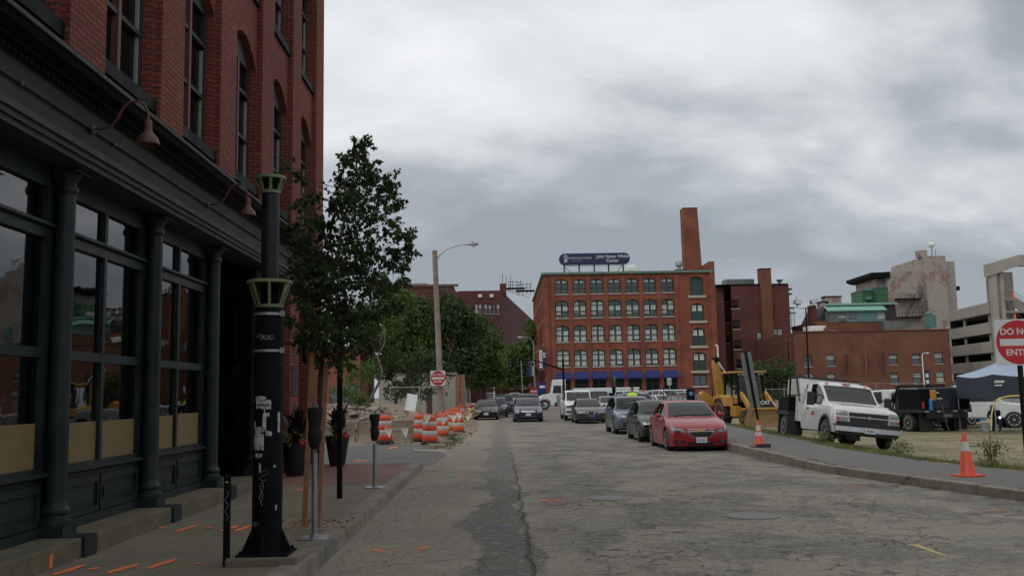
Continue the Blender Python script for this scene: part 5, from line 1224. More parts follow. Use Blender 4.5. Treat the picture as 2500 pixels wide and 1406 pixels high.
# oncoming / left side cars
G2='dark cars on the left side of the street'
t,bvh=car(scaleprof(SEDAN,H=1.45,L=4.8,W=1.83),'car_navy',(1.72,57.0,0),'dark navy sedan with a broad chrome grille driving up the middle of the street',group=G2,name='moving_car',front=[
  ('headlight','headlight',[(.56,.53),(.78,.55),(.80,.74),(.56,.72)],True,.01),('headlight_surround','lens_dark',[(.52,.51),(.82,.53),(.83,.76),(.52,.74)],True,.006),
  ('grille','chrome',[(-.43,.58),(.43,.58),(.41,.69),(-.41,.69)],False,.012),('grille_slot','black_plastic',q4(-.44,.44,.632,.64),False,.015),('lower_intake','sign_back',q4(-.42,.42,.33,.37)),('lower_intake','black_plastic',q4(-.7,.7,.22,.33))],plate=('plate_white','',.45,0))
t,bvh=car(scaleprof(SEDAN,H=1.36,L=4.5,W=1.70),'car_black',(-.92,63.2,0),'glossy black sedan parked at the left beside the last barrels',group=G2,front=[
  ('headlight','headlight',[(.36,.50),(.76,.54),(.78,.64),(.34,.62)],True,.01),('grille','lens_dark',q4(-.25,.25,.52,.6)),('lower_intake','black_plastic',q4(-.6,.6,.2,.3))],plate=('plate_white','',.41,0))
car(scaleprof(WAGON,H=1.50,L=4.6,W=1.75),'car_slate',(-.25,69.6,0),'dark slate wagon half hidden behind the glossy black sedan',group=G2,front=[('headlight','headlight',q4(.5,.8,.62,.74),True,.01)],plate=None,seams=False)
car(scaleprof(SUV,H=1.72,L=4.7,W=1.85),'car_navy',(2.1,67.5,0),'dark SUV following close behind the navy sedan',group=G2,front=[('headlight','headlight',q4(.5,.8,.72,.84),True,.01)],plate=None,seams=False)
car(scaleprof(SUV,H=1.75,L=4.8,W=1.88),'car_black',(.35,79,0),'black SUV seen between the wagon and the navy sedan',group=G2,front=[('headlight','headlight',q4(.5,.8,.74,.86),True,.01),('grille','lens_dark',q4(-.4,.4,.6,.85))],plate=None,seams=False)
car(scaleprof(WAGON,H=1.55,L=4.6,W=1.78),'car_silver',(.05,86,0),'pale silver car just visible over the black SUV',group=G2,plate=None,seams=False)
# cars standing in the open lot beyond the right kerb
G3='cars parked in the far lot'
shared={}
def lotcar(px,D,kind,pm,label,rz=0,z=-.04):
    key=(kind,pm)
    P={'sedan':SEDAN,'suv':SUV,'van':scaleprof(SUV,H=1.95,L=4.9,W=1.95)}[kind]; v=A(px,964,D)
    if key in shared:
        t=copy_tree(shared[key]); t.location=(v.x,D,z); t.rotation_euler.z=rz; t['label']=label; return t
    hl=.62 if kind=='sedan' else .78
    t,_=car(P,pm,(v.x,D,z),label,group=G3,rz=rz,plate=None,seams=False,front=[('headlight','headlight',q4(.5,.8,hl,hl+.12),True,.01),('grille','black_plastic',q4(-.4,.4,hl-.02,hl+.1))]); shared[key]=t; return t
v=A(1706,964,64)
t,_=car(scaleprof(SUV,H=1.52,L=4.6,W=1.8,zl=.2),'car_maroon',(12.25,66,-.1),'dark maroon hatchback parked sideways to the left of the backhoe','car',G3,rz=R(90),plate=None)
t.location=(15.95,66,-.1); t.rotation_euler.z=R(90)
lotcar(1468,74,'van','car_silver','silver van behind the white pickup in the far lot')
lotcar(1492,70,'sedan','car_silver','silver sedan beside the silver van, left of the blue grey SUV')
lotcar(1556,84,'suv','car_slate','dark slate SUV behind the person in the bright vest',R(10))
lotcar(1592,80,'suv','car_silver','silver SUV above the black sedan roof in the far lot',R(20))
lotcar(1612,92,'van','car_white','white van standing above the red car roof',R(60))
lotcar(1640,82,'sedan','car_white','white sedan behind the sign with two small plates',R(15))
lotcar(1662,90,'van','car_white','second white van, close to the pay station',R(25))
lotcar(1682,96,'suv','car_silver','silver SUV right behind the pay station',R(15))
lotcar(1728,100,'van','car_white','white van showing its roof over the maroon hatchback',R(80))
lotcar(2196,48,'suv','car_bright','bright blue car between the two work trucks',R(-75),-.35)
lotcar(2250,70,'sedan','car_slate','slate sedan behind the second work truck',R(80),-.4)
G4='cars at the far end of the street'
for i,(px,D,k,pm,lab) in enumerate(((1238,120,'suv','car_white','white vehicle far down the street under the trees'),(1258,128,'van','car_silver','tall silver van far down the street under the trees'),(1195,110,'van','car_black','dark van far down the street on the left'),(1278,112,'suv','car_slate','slate car far down the street near the street lamp'))): lotcar(px,D,k,pm,lab,0,0)
# ---------------------------------------------------------------- work trucks
def work_truck(loc,rot,label,name,white_box=True):
    t=empty(name,label,'truck',loc,rot=rot)
    P=dict(L=3.35,W=1.96,H=1.95,zl=.40,fa=.95,ra=9,wr=.40,
      top=[(0,1.02),(.08,1.14),(.4,1.22),(1.2,1.30),(1.35,1.33),(1.95,1.84),(2.3,1.95),(3.2,1.93),(3.3,1.88),(3.35,1.6)],
      belt=[(0,.98),(.08,1.06),(.4,1.12),(1.3,1.18),(3.2,1.20),(3.35,1.2)],plan=[(0,.97),(.15,.985),(.5,1),(1.1,1),(3.35,1)],
      cowl=1.35,ws=1.95,rg0=3.2,rg1=3.3,sw0=1.55,sw1=2.75,bp=(2.9,),roofw=.76,bow=.10,lean=.05)
    bvh=car_body(P,'white_paint',t)
    for s in (1,-1): wheel((s*.86,.95,.40),.40,s,t,w=.24,rim='aluminium',spokes=8)
    m=MB().box(-.84,.84,1.3,3.2,.6,.98).box(-.84,.84,1.4,1.8,.9,1.16).box(-.75,.75,2.55,2.75,.9,1.62).box(-.84,.84,3.22,3.28,.6,1.85)
    for s in (1,-1): m.box(s*.42-.12,s*.42+.12,2.58,2.68,1.6,1.76)
    m.build('seats','seat_grey',t,bevel=.02)
    for s in (1,-1): wheel((s*.98,4.35,.40),.40,s,t,w=.46,rim='aluminium',spokes=8)
    MB().box(-.35,.35,.6,5.2,.42,.6).box(-.8,.8,.88,1.02,.36,.44).box(-.8,.8,4.28,4.42,.36,.44).box(-.7,.7,.35,.8,.34,.6).build('chassis','black_plastic',t)
    F_=[('grille','black_plastic',[(-.56,.72),(.56,.72),(.60,1.02),(-.60,1.02)],False,.006),('grille_frame','chrome',q4(-.62,.62,1.02,1.045),False,.02),('grille_frame','chrome',[(-.56,.705),(.56,.705),(.57,.725),(-.57,.725)],False,.02),('grille_frame','chrome',[(.555,.71),(.575,.71),(.622,1.04),(.602,1.04)],True,.02),('grille_bar','chrome',q4(-.6,.6,.875,.905),False,.022),
      ('headlight','headlight',q4(.63,.94,.92,1.06),True,.012),('chrome_divider','white_paint',q4(.62,.95,.87,.90),True,.014),('turn_signal','headlight',q4(.62,.92,.76,.86),True,.012),('corner_lamp','lens_red',q4(.86,.94,.77,.86),True,.016),
      ('bumper_cover','black_plastic',q4(-.95,.95,.62,.74),False,.05)]
    for q in F_: decal(bvh,q[2],q[1],t,q[0],q[4],12,4,'F',q[3])
    m=MB()
    pr=[(-.02,.62),(-.09,.60),(-.10,.46),(-.02,.44)]
    for s in range(-10,10):
        x0,x1=s*.1,(s+1)*.1; c0,c1=.10*abs(x0)**2.6,.10*abs(x1)**2.6
        m.add([(x,-.02+c+a,z) for x,c in ((x0,c0),(x1,c1)) for a,z in pr],[(i,i+1,5+i,4+i) for i in range(3)]+[(0,1,2,3),(4,5,6,7)])
    m.build('bumper','chrome',t,smooth=30)
    MB().box(-.9,.9,.02,.3,.36,.47).box(-.97,.97,-.05,.25,.615,.66).build('valance','black_plastic',t)
    pl=MB().box(-.17,.15,-.145,-.13,.43,.58).build('licence_plate','plate_white',t,bevel=.004); text('47 8274','lettering','ink',.085,(-.01,-.1465,.505),(R(90),0,0),pl,.0005,bold=.002,sx=.8)
    y=bvh.ray_cast(Vector((0,-3,.86)),Vector((0,1,0)))[0].y-.035
    MB().prism([(-.11,.87),(-.04,.87),(-.04,.845),(.04,.845),(.04,.87),(.11,.87),(.12,.91),(.04,.91),(.04,.935),(-.04,.935),(-.04,.91),(-.10,.91)],FY(y),-.01,.01).build('badge','chrome',t)
    # roof marker lamps, tow mirrors, door lettering and wheel arch flares
    for x in (-.62,0,.62): MB().lathe((x,2.02,1.90),[(.05 if x else .04,0),(.045,.03),(.001,.045)],10,sx=1.2 if x else 3.4).build('marker_lamp','lens_amber' if not x else 'lens_amber',t,smooth=60)
    for s in (1,-1):
        mi=MB().box(s*1.22-.12,s*1.22+.12,1.62,1.70,1.16,1.58).build('side_mirror','black_plastic',t,bevel=.03); MB().bar((s*.9,1.7,1.22),(s*1.16,1.66,1.26),.04).bar((s*.88,1.72,1.5),(s*1.16,1.66,1.48),.04).build('mirror_arm','black_plastic',t)
        m=MB()
        for k in range(13):
            a0,a1=R(-12+k*17),R(-12+(k+1)*17); 
            if k==12: break
            m.add([(s*x,.95-math.cos(a)*r_,.40+math.sin(a)*r_) for a in (a0,a1) for x,r_ in ((.975,.44),(1.01,.45),(1.01,.52),(.985,.53))],[(0,1,5,4),(1,2,6,5),(2,3,7,6)])
        m.build('arch_flare','black_plastic',t,smooth=50)
        for y_ in (1.48,2.82): decal(bvh,[(y_,.55),(y_+.012,.55),(y_+.012,1.17),(y_,1.17)],'black_plastic',t,'door_seam',.0015,1,8,'L' if s<0 else 'R')
        decal(bvh,[(2.55,1.05),(2.72,1.05),(2.72,1.11),(2.55,1.11)],'black_plastic',t,'door_handle',.012,2,2,'L' if s<0 else 'R')
        decal(bvh,[(1.95,.86),(2.30,.86),(2.20,1.0),(2.05,1.0)],'cone_orange',t,'door_emblem',.004,4,3,'L' if s<0 else 'R')
    # service boxes behind the cab
    m=MB().box(-1.0,1.0,3.42,3.85,.62,1.45)
    m.box(-.96,.96,3.37,3.43,.6,1.5); m.build('tool_cabinet','white_paint',t,bevel=.02)
    m=MB(); 
    for s in (1,-1): m.box(s*1.001-.004,s*1.001+.004,3.5,3.8,.68,1.38); m.box(s*1.02-.012,s*1.02+.012,3.62,3.7,.98,1.08)
    m.build('cabinet_door','white_paint',t)
    if white_box:
        MB().prism([(3.4,1.5),(4.9,1.5),(4.9,2.02),(3.55,2.08)],lambda u,v,w:(w,u,v),-.98,1.0).build('canopy','white_paint',t,bevel=.02)
        MB().box(-1.0,1.02,3.5,4.95,2.085,2.11).bar((-1.0,3.42,1.3),(-1.0,3.95,2.2),.05).build('canopy_edge','black_plastic',t)
    m=MB().box(-1.2,1.2,3.9,5.25,.80,.94); m.build('flatbed','black_plastic',t,bevel=.01)
    m=MB().box(-1.18,-.7,3.95,5.0,.94,1.42).box(.7,1.18,3.95,5.0,.94,1.42).box(-1.18,1.18,5.0,5.2,.94,1.30)
    m.box(-1.22,-1.16,3.9,3.96,.9,2.0).box(1.16,1.22,3.9,3.96,.9,2.0); m.build('toolbox','iron_black',t,bevel=.015)
    m=MB()
    for s in (1,-1):
        for y_ in (4.87,3.85): MB().box(s*.98-.26,s*.98+.26,y_-.01,y_+.01,.15,.80).build('mud_flap','rubber',t)
    m=MB()
    for k in range(5): m.box(-1.226,-1.22,3.95+k*.28,4.0+k*.28,.86,.89); m.box(1.22,1.226,4.0+k*.3,4.05+k*.3,.86,.89)
    m.build('side_marker','lens_amber',t)
    return t
work_truck((10.84,27.9,-.13),(0,R(6.3),0),'white work truck with black front bumper and flatbed, facing the camera on the lot','work_truck')
# second work truck seen from behind
def rear_truck():
    t=empty('work_truck','black bodied work truck seen from behind, yellow box hanging on its back','truck',(19.6,41.2,-.33)); t.rotation_euler.z=R(11)
    # local: rear at y=0, front at y=6
    MB().box(-1.25,1.25,0,3.0,.86,1.0).build('flatbed','black_plastic',t,bevel=.01)
    MB().prism([(-1.15,1.0),(1.0,1.0),(1.0,1.75),(.85,1.95),(-1.0,1.95),(-1.15,1.8)],FY(.5),0,1.6).build('tank','car_slate',t,bevel=.04)
    MB().box(-1.22,-.75,.05,1.7,1.0,1.9).box(.85,1.2,.05,1.7,1.0,1.5).box(-1.22,1.2,1.9,1.96,1.95,2.0).bar((-1.2,2.2,1.0),(-1.2,1.7,2.05),.06).bar((1.2,2.2,1.0),(1.2,1.7,2.05),.06).bar((-1.2,1.7,2.05),(1.2,1.7,2.05),.06).build('toolbox','iron_black',t,bevel=.015)
    for x in (-.85,.85): MB().box(x-.33,x+.33,.3,.32,.1,.85).build('mud_flap','rubber',t)
    for s in (1,-1): wheel((s*.95,1.1,.42),.42,s,t,w=.5,spokes=8); wheel((s*.86,4.9,.42),.42,s,t,w=.25,spokes=8)
    MB().box(-.35,.35,.3,5.5,.45,.65).box(-1.0,1.0,-.04,.04,.62,.86).build('chassis','black_plastic',t)
    b=MB().prism([(2.9,.5),(5.9,.5),(6.0,1.1),(4.9,1.25),(4.4,1.85),(3.0,1.9),(2.9,1.3)],lambda u,v,w:(w,u,v),-.98,.98).build('cab','car_white',t,bevel=.06)
    MB().prism([(3.3,1.25),(4.6,1.25),(4.3,1.78),(3.3,1.8)],lambda u,v,w:(w,u,v),-.99,.99).box(-.75,.75,2.88,2.9,1.3,1.75).build('window','car_glass',b)
    m=MB()
    for x in (-1.0,-.4,.4,.95): m.box(x-.1,x+.1,-.012,.0,.90,.94)
    m.build('reflector','plate_white',t)
    m=MB().box(-1.22,-1.12,-.03,0,1.05,1.35).box(1.1,1.2,-.03,0,.95,1.2); m.build('tail_lamp','lens_red',t)
    MB().box(-.75,-.45,.02,.28,1.38,1.85).build('yellow_box','yellow_machine',t,bevel=.03)
    MB().box(-.35,.1,.40,.48,1.44,1.50).box(-.2,.0,.46,.49,1.7,1.75).build('white_handle','sign_white',t)
    MB().lathe((-.85,-.1,.98),[(.08,0),(.08,.45),(.03,.5)],12).build('gas_bottle','car_bright',t,smooth=40)
    MB().tube([(-.45,.0,1.5),(-.3,-.1,1.2),(-.25,-.15,.8),(-.2,-.2,.3),(-.1,-.25,.02)],.018,6).build('hose','sign_back',t,smooth=60)
    MB().box(-.22,.22,-.05,-.04,.66,.8).build('licence_plate','sign_back',t)
rear_truck()
# white truck behind the tents at the right edge
t=empty('work_truck','white work truck with a flatbed at the right edge behind the tent','truck',(25.2,44.5,-.35)); t.rotation_euler.z=R(72)
b=MB().prism([(0,.5),(5.2,.5),(5.2,1.15),(3.1,1.2),(2.9,1.9),(1.9,1.95),(1.35,1.25),(.1,1.1),(0,.9)],lambda u,v,w:(w,u,v),-.96,.96).build('cab','car_white',t,bevel=.07)
MB().prism([(1.55,1.28),(2.8,1.28),(2.8,1.8),(1.98,1.82)],lambda u,v,w:(w,u,v),-.97,.97).build('window','car_glass',b)
for s in (1,-1): wheel((s*.86,.95,.42),.42,s,t,spokes=8); wheel((s*.9,4.2,.42),.42,s,t,spokes=8)
MB().box(-1,1,-.1,.05,.45,.65).build('bumper','chrome',t); MB().box(-.7,.7,.0,.02,.75,1.0).build('grille','black_plastic',t)
for s in (1,-1): MB().box(s*.8-.12,s*.8+.12,-.01,.01,.85,1.02).build('headlight','headlight',t)
MB().box(-1.1,1.1,3.2,6.5,1.15,1.25).box(-1.1,-.6,3.2,6.5,1.25,1.8).build('flatbed','iron_black',t)
# backhoe loader
def backhoe():
    t=empty('backhoe_loader','yellow backhoe loader with a wide front bucket, parked on the lot by the kerb','backhoe',(12.55,43,-.1)); t.rotation_euler.z=R(10)
    Yl='yellow_machine'; X_=lambda u,v,w:(w,u,v)
    # local: front (bucket) at y=0, x right in the picture
    bk=MB(); pr=[(-.05,.12),(.12,.02),(.75,.05),(.80,.18),(.72,.62),(.45,.88),(.20,.98),(.16,.94),(.40,.82),(.62,.55),(.68,.2),(.62,.12),(.1,.1)]
    bk.extrude(pr,lambda u,v,w:(u,w,v),-1.1,1.1,False)
    bk.v=[(x,.80-y if False else y,z) for x,y,z in bk.v]
    b=MB(); b.add([(x,.1,z) for x in (-1.1,1.1) for z in (.05,.9)],[(0,2,3,1)])
    m=MB().prism([(.0,.06),(.75,.06),(.8,.3),(.45,.9),(.05,.94),(.12,.5)],X_,-1.12,-1.07).prism([(.0,.06),(.75,.06),(.8,.3),(.45,.9),(.05,.94),(.12,.5)],X_,1.07,1.12).extrude([(.05,.05),(.10,.3),(.10,.62),(.05,.86)],lambda u,v,w:(u,w,v),-1.1,1.1,False).extrude([(.09,.05),(.14,.3),(.14,.62),(.09,.86)],lambda u,v,w:(u,w,v),-1.1,1.1,False)
    bu=m.build('bucket','bucket_brown',t); MB().box(-1.13,1.13,-.0,.1,.87,.96).build('bucket_lip',Yl,bu,bevel=.01)
    for s in (-.62,.62):
        MB().prism([(.15,.35),(.15,.62),(.9,.75),(1.9,1.55),(2.15,1.7),(2.2,1.5),(1.1,.55),(.5,.32)],X_,s-.06,s+.06).build('loader_arm',Yl,t,bevel=.01)
        MB().tube([(s*.7,.15,.8),(s*.7,.9,1.0)],.03,8).tube([(s*.7,.8,.97),(s*.7,1.4,1.15)],.05,8).build('hydraulic_ram','chrome',t,smooth=40)
    MB().prism([(1.0,.75),(3.0,.75),(3.0,1.35),(1.1,1.25),(1.0,1.1)],X_,-.42,.42).build('bonnet','iron_black',t,bevel=.04)
    MB().box(-.36,.36,.97,1.0,.8,1.2).build('grille','black_plastic',t)
    text('CAT','lettering','sign_white',.24,(.02,.955,1.16),(R(90),0,0),t,.006,bold=.012)
    for s in (1,-1):
        wheel((s*.86,1.3,.40),.42,s,t,w=.3,rim='yellow_machine',spokes=0); wheel((s*.92,3.7,.70),.70,s,t,w=.42,rim='yellow_machine',spokes=0)
        m=MB()
        for k in range(22):
            a=2*PI*k/22; c=Vector((s*.86,1.3,.40)); p=c+Vector((0,math.cos(a)*.425,math.sin(a)*.425)); m.bar(p+Vector((-.12,0,0)),p+Vector((.12,.06*math.cos(a+1.5),.06*math.sin(a+1.5))),.05,.03)
            c=Vector((s*.92,3.7,.70)); p=c+Vector((0,math.cos(a)*.705,math.sin(a)*.705)); m.bar(p+Vector((-.19,0,0)),p+Vector((.19,.12*math.cos(a+1.5),.12*math.sin(a+1.5))),.06,.04)
        m.build('tread','rubber',t)
        MB().prism([(2.9,1.0),(3.0,1.45),(3.5,1.55),(4.3,1.5),(4.5,1.2),(4.35,1.2),(4.1,1.35),(3.4,1.38),(3.1,1.0)],X_,s*.7 if s>0 else -1.15,1.15 if s>0 else -.7).build('mudguard',Yl,t,bevel=.02)
    MB().prism([(1.8,.5),(4.4,.5),(4.4,1.0),(1.8,.9)],X_,-.6,.6).box(-.9,-.6,2.3,2.9,.5,1.0).build('chassis',Yl,t,bevel=.02)
    # cab
    c=MB()
    P=[(-.68,2.35,1.1),(.68,2.35,1.1),(.72,3.9,1.1),(-.72,3.9,1.1)]; T=[(-.62,2.55,2.55),(.62,2.55,2.55),(.66,3.8,2.55),(-.66,3.8,2.55)]
    for a,b_ in zip(P,T): c.bar(a,b_,.08)
    for q in (P,T):
        for i in range(4): c.bar(q[i],q[(i+1)%4],.07)
    c.bar((-.70,3.1,1.1),(-.65,3.15,2.55),.06); c.bar((.70,3.1,1.1),(.65,3.15,2.55),.06); c.bar((-.3,2.36,1.1),(-.1,2.5,1.9),.03); c.bar((.1,2.46,2.4),(.45,2.5,2.2),.02)
    c.box(-.3,.3,3.0,3.5,1.1,1.5).box(-.28,.28,3.4,3.5,1.5,2.1)
    cb=c.build('cab','iron_black',t)
    MB().add([Vector(v)+Vector((0,-.001,0)) for v in (P[0],P[1],T[1],T[0])],[(0,1,2,3)]).add([P[0],P[3],T[3],T[0]],[(0,1,2,3)]).add([P[1],P[2],T[2],T[1]],[(0,1,2,3)]).build('window','cab_glass',cb)
    MB().box(-.80,.82,2.35,4.0,2.58,2.68).build('cab_roof',Yl,t,bevel=.03)
    m=MB()
    for x in (-.6,-.42,.42,.58): m.box(x-.06,x+.06,2.33,2.4,2.48,2.57)
    m.build('work_lamp','headlight',t)
    # rear boom folded up to the left
    MB().prism([(-.55,.9),(-.2,.9),(-.30,1.8),(-.42,3.15),(-.62,3.35),(-.80,3.3),(-.82,3.0),(-.70,1.9)],lambda u,v,w:(u,w,v),4.9,5.15).prism([(-1.35,1.25),(-.95,1.0),(-.6,1.1),(-.75,1.4),(-1.0,1.6),(-1.3,1.75),(-1.42,1.6)],lambda u,v,w:(u,w,v),5.2,5.6).build('boom',Yl,t,bevel=.015)
    MB().tube([(-.58,4.85,3.2),(-.30,4.7,2.7)],.035,8).build('boom_ram','sign_white',t,smooth=40)
    MB().tube([(-.42,4.8,2.9),(-.2,4.7,2.45)],.06,8).box(-.75,-.5,4.85,5.2,3.2,3.42).lathe((-.62,4.9,3.35),[(.09,0),(.09,.12)],10).build('boom_joint','iron_black',t)
    MB().bar((-1.25,4.2,.1),(-1.05,4.0,1.0),.09).bar((-.95,4.2,.1),(-1.15,4.0,1.05),.09).build('stabiliser','cone_orange',t)
    MB().box(-.5,.5,4.3,4.8,.5,1.2).build('swing_frame','bucket_brown',t)
glassmat('cab_glass',tint=(.45,.5,.5),ior=1.6,refl=.7)
backhoe()
# ---------------------------------------------------------------- the red brick office block at the end of the street
t=empty('office_building','large red brick office block with square chimney and blue awnings','building',(0,0,0)); JB=t
D0=140; mat('blind_grey',(.42,.46,.45),.8,var=.1)
XL,XR=6.9,32.5; zt=19.5
wx=[9.57+2.655*k for k in range(7)]; rows=[(16.55,18.8),(12.95,15.6),(9.35,11.85),(5.65,8.2)]
holes=[]
for x in wx:
    for a,b_ in rows: holes.append((x-.98,x+.98,a,b_,.38))
    holes.append((x-1.02,x+1.02,1.2,4.9))
for a,b_ in ((16.0,18.9),(12.2,14.85),(8.45,11.15),(4.75,7.5)): holes.append((28.95,30.95,a,b_,.38))
holes.append((28.95,30.95,2.5,4.15))
m=MB(); wall(m,XL,XR,-.2,zt,holes,FY(D0),.45)
for x in [wx[0]-1.33]+[w+1.33 for w in wx]+[31.9]:   # pilasters
    m.box(x-.30,x+.30,D0-.16,D0,-.2,zt-.35)
m.box(XL,XL+.7,D0-.16,D0,-.2,zt-.35)
m.box(31.9,XR+.2,D0-.3,D0+10,-.2,21.1); m.box(30.2,32.3,D0+6,D0+9,19.5,20.9)
sh=[]
fx_=lambda u,v,w:(XL+w,u,v)
for k in range(9):
    y=D0+2.2+k*4.3
    for a,b_ in rows: sh.append((y,y+1.9,a,b_,.38))
wall(m,D0,D0+41,-.2,zt,sh,fx_,.35); m.box(XL+.01,XR,D0+40.6,D0+41,-.2,zt)
for k in range(10): m.box(XL-.14,XL,D0+1.0+k*4.3-.3,D0+1.0+k*4.3+.3,-.2,zt-.35)
m.build('wall','brick_red',t)
MB().prism([(XL-.3,D0-.35),(XR,D0-.35),(XR,D0+41.2),(XL-.3,D0+41.2)],lambda u,v,w:(u,v,w),zt-.02,zt+.3).build('roof','copper_green',t)
MB().box(XL+.6,XR-.3,D0+.6,D0+.65,0,zt-.3).box(XL+.55,XL+.6,D0+.6,D0+40,0,zt-.3).build('interior','dark_interior',t)
def jw(x,z0,z1,kind,rr,fn=None,a0=None):
    fn=fn or FY(D0+.3); w=.98; rise=.38; sp=z1-rise
    m=MB(); 
    m.prism([(x-w,z0),(x-w+.13,z0),(x-w+.13,sp),(x-w,sp)],fn,0,.12); m.prism([(x+w-.13,z0),(x+w,z0),(x+w,sp),(x+w-.13,sp)],fn,0,.12)
    m.prism([(x-.15,z0),(x+.15,z0),(x+.15,z1-.05),(x-.15,z1-.05)],fn,-.02,.12)
    ar=[(x-w+2*w*k/8,sp+rise*(1-(k/4-1)**2)) for k in range(9)]
    m.prism(ar+[(x+w-.1,sp-.02)]+[(x+w-2*w*k/8,sp-.12+rise*(1-(k/4-1)**2)) for k in range(1,8)]+[(x-w+.1,sp-.02)],fn,-.01,.12)
    for z in (z0+.06,z0+(z1-z0)*.70,z0+(z1-z0)*.37): m.prism([(x-w,z-.055),(x+w,z-.055),(x+w,z+.055),(x-w,z+.055)],fn,0,.1)
    fr=m.build('window','frame_green',JB)
    m=MB()
    for s in (-1,1):
        c=x+s*.5
        for dx in (-.11,.11): m.prism([(c+dx-.012,z0+.1),(c+dx+.012,z0+.1),(c+dx+.012,sp+.1),(c+dx-.012,sp+.1)],fn,.03,.06)
        for k in range(1,6): z=z0+(sp-z0)*k/6; m.prism([(c-.34,z-.012),(c+.34,z-.012),(c+.34,z+.012),(c-.34,z+.012)],fn,.03,.06)
    m.build('glazing_bars','frame_green',fr)
    g=MB().prism(arcpoly(x-w,x+w,z0,z1,rise),fn,.10,.11); g.build('pane','far_glass',fr)
    h=z1-z0
    for s in (-1,1):
        c=x+s*.5
        if kind==0: spans=[(z0+h*.74,z1-.18)]
        elif kind==1: spans=[(z0+h*rr.choice((.3,.36,.2)),z0+h*.66)]+([(z0+h*.73,sp+.1)] if rr.random()<.5 else [])
        else: spans=[(z0+h*rr.choice((.04,.04,.12)),z0+h*.66)]+([(z0+h*.73,sp+.1)] if rr.random()<.6 else [])
        for a,b_ in spans: MB().prism([(c-.34,a),(c+.34,a),(c+.34,b_),(c-.34,b_)],fn,.075,.08).build('blind','white_shade',fr)
    MB().prism([(x-w-.12,z0-.16),(x+w+.12,z0-.16),(x+w+.12,z0),(x-w-.12,z0)],fn,-.42,.0).build('sill','sill_stone',fr)
rr=random.Random(6)
for r_,(a,b_) in enumerate(rows):
    for x in wx: jw(x,a,b_,0 if r_==0 else 1 if r_==1 else 2,rr)
for k in range(9):
    y=D0+2.2+k*4.3+.95
    for a,b_ in rows:
        fn=lambda u,v,w:(XL+.25+w,u,v); fr=MB().prism(arcpoly(y-.95,y+.95,a,b_,.38),fn,.05,.08).build('window','frame_green',t); MB().prism([(y-.8,a+.1),(y-.1,a+.1),(y-.1,b_-.4),(y-.8,b_-.4)],fn,.03,.045).prism([(y+.1,a+.1),(y+.8,a+.1),(y+.8,b_-.4),(y+.1,b_-.4)],fn,.03,.045).build('pane','white_shade',fr)
        MB().prism([(y-1.05,a-.16),(y+1.05,a-.16),(y+1.05,a),(y-1.05,a)],fn,-.38,0).build('sill','sill_stone',fr)
for i,(a,b_) in enumerate(((16.0,18.9),(12.2,14.85),(8.45,11.15),(4.75,7.5))):
    fn=FY(D0+.3); x=29.95; fr=MB().prism(arcpoly(x-1,x+1,a,b_,.38),fn,.05,.1).build('loading_door','frame_green',t)
    m=MB()
    if i:
        for s in (-1,1): m.prism([(x+s*.45-.3,b_-1.15),(x+s*.45+.3,b_-1.15),(x+s*.45+.3,b_-.3),(x+s*.45-.3,b_-.3)],fn,.03,.045)
        m.build('pane','white_shade',fr)
        m=MB()
        for s in (-1,1):
            m.prism([(x+s*.45-.02,b_-1.15),(x+s*.45+.02,b_-1.15),(x+s*.45+.02,b_-.3),(x+s*.45-.02,b_-.3)],fn,.01,.025)
            for k in (1,2): z=b_-1.15+k*.28; m.prism([(x+s*.45-.3,z-.02),(x+s*.45+.3,z-.02),(x+s*.45+.3,z+.02),(x+s*.45-.3,z+.02)],fn,.012,.027)
        m.prism([(x-.03,a),(x+.03,a),(x+.03,b_),(x-.03,b_)],fn,-.01,.04); m.build('glazing_bars','frame_green',fr)
    MB().box(x-1.35,x+1.35,D0-.22,D0+.1,a-.36,a).build('sill','sill_stone',fr)
fr=MB().box(28.95,30.95,D0+.3,D0+.35,2.5,4.15).build('window','frame_green',t); MB().box(29.1,29.85,D0+.28,D0+.295,2.6,4.0).box(30.05,30.8,D0+.28,D0+.295,2.6,4.0).build('pane','far_glass',fr); MB().box(28.75,31.15,D0-.2,D0+.1,2.25,2.5).build('sill','sill_stone',fr)
for x in wx:
    m=MB().prism([(D0-.9,3.95),(D0-.9,3.75),(D0+.05,3.75),(D0+.05,4.95)],lambda u,v,w:(w,u,v),x-1.08,x+1.08); m.build('awning','awning_blue',t)
    fr=MB().box(x-1.02,x+1.02,D0+.3,D0+.34,1.2,4.6).build('shop_window','dark_glass',t); MB().box(x-.05,x+.05,D0+.25,D0+.31,1.2,4.6).box(x-1.02,x+1.02,D0+.25,D0+.31,2.9,3.0).box(x-1.02,x-.9,D0+.25,D0+.31,1.2,4.6).box(x+.9,x+1.02,D0+.25,D0+.31,1.2,4.6).build('frame','frame_green',fr)
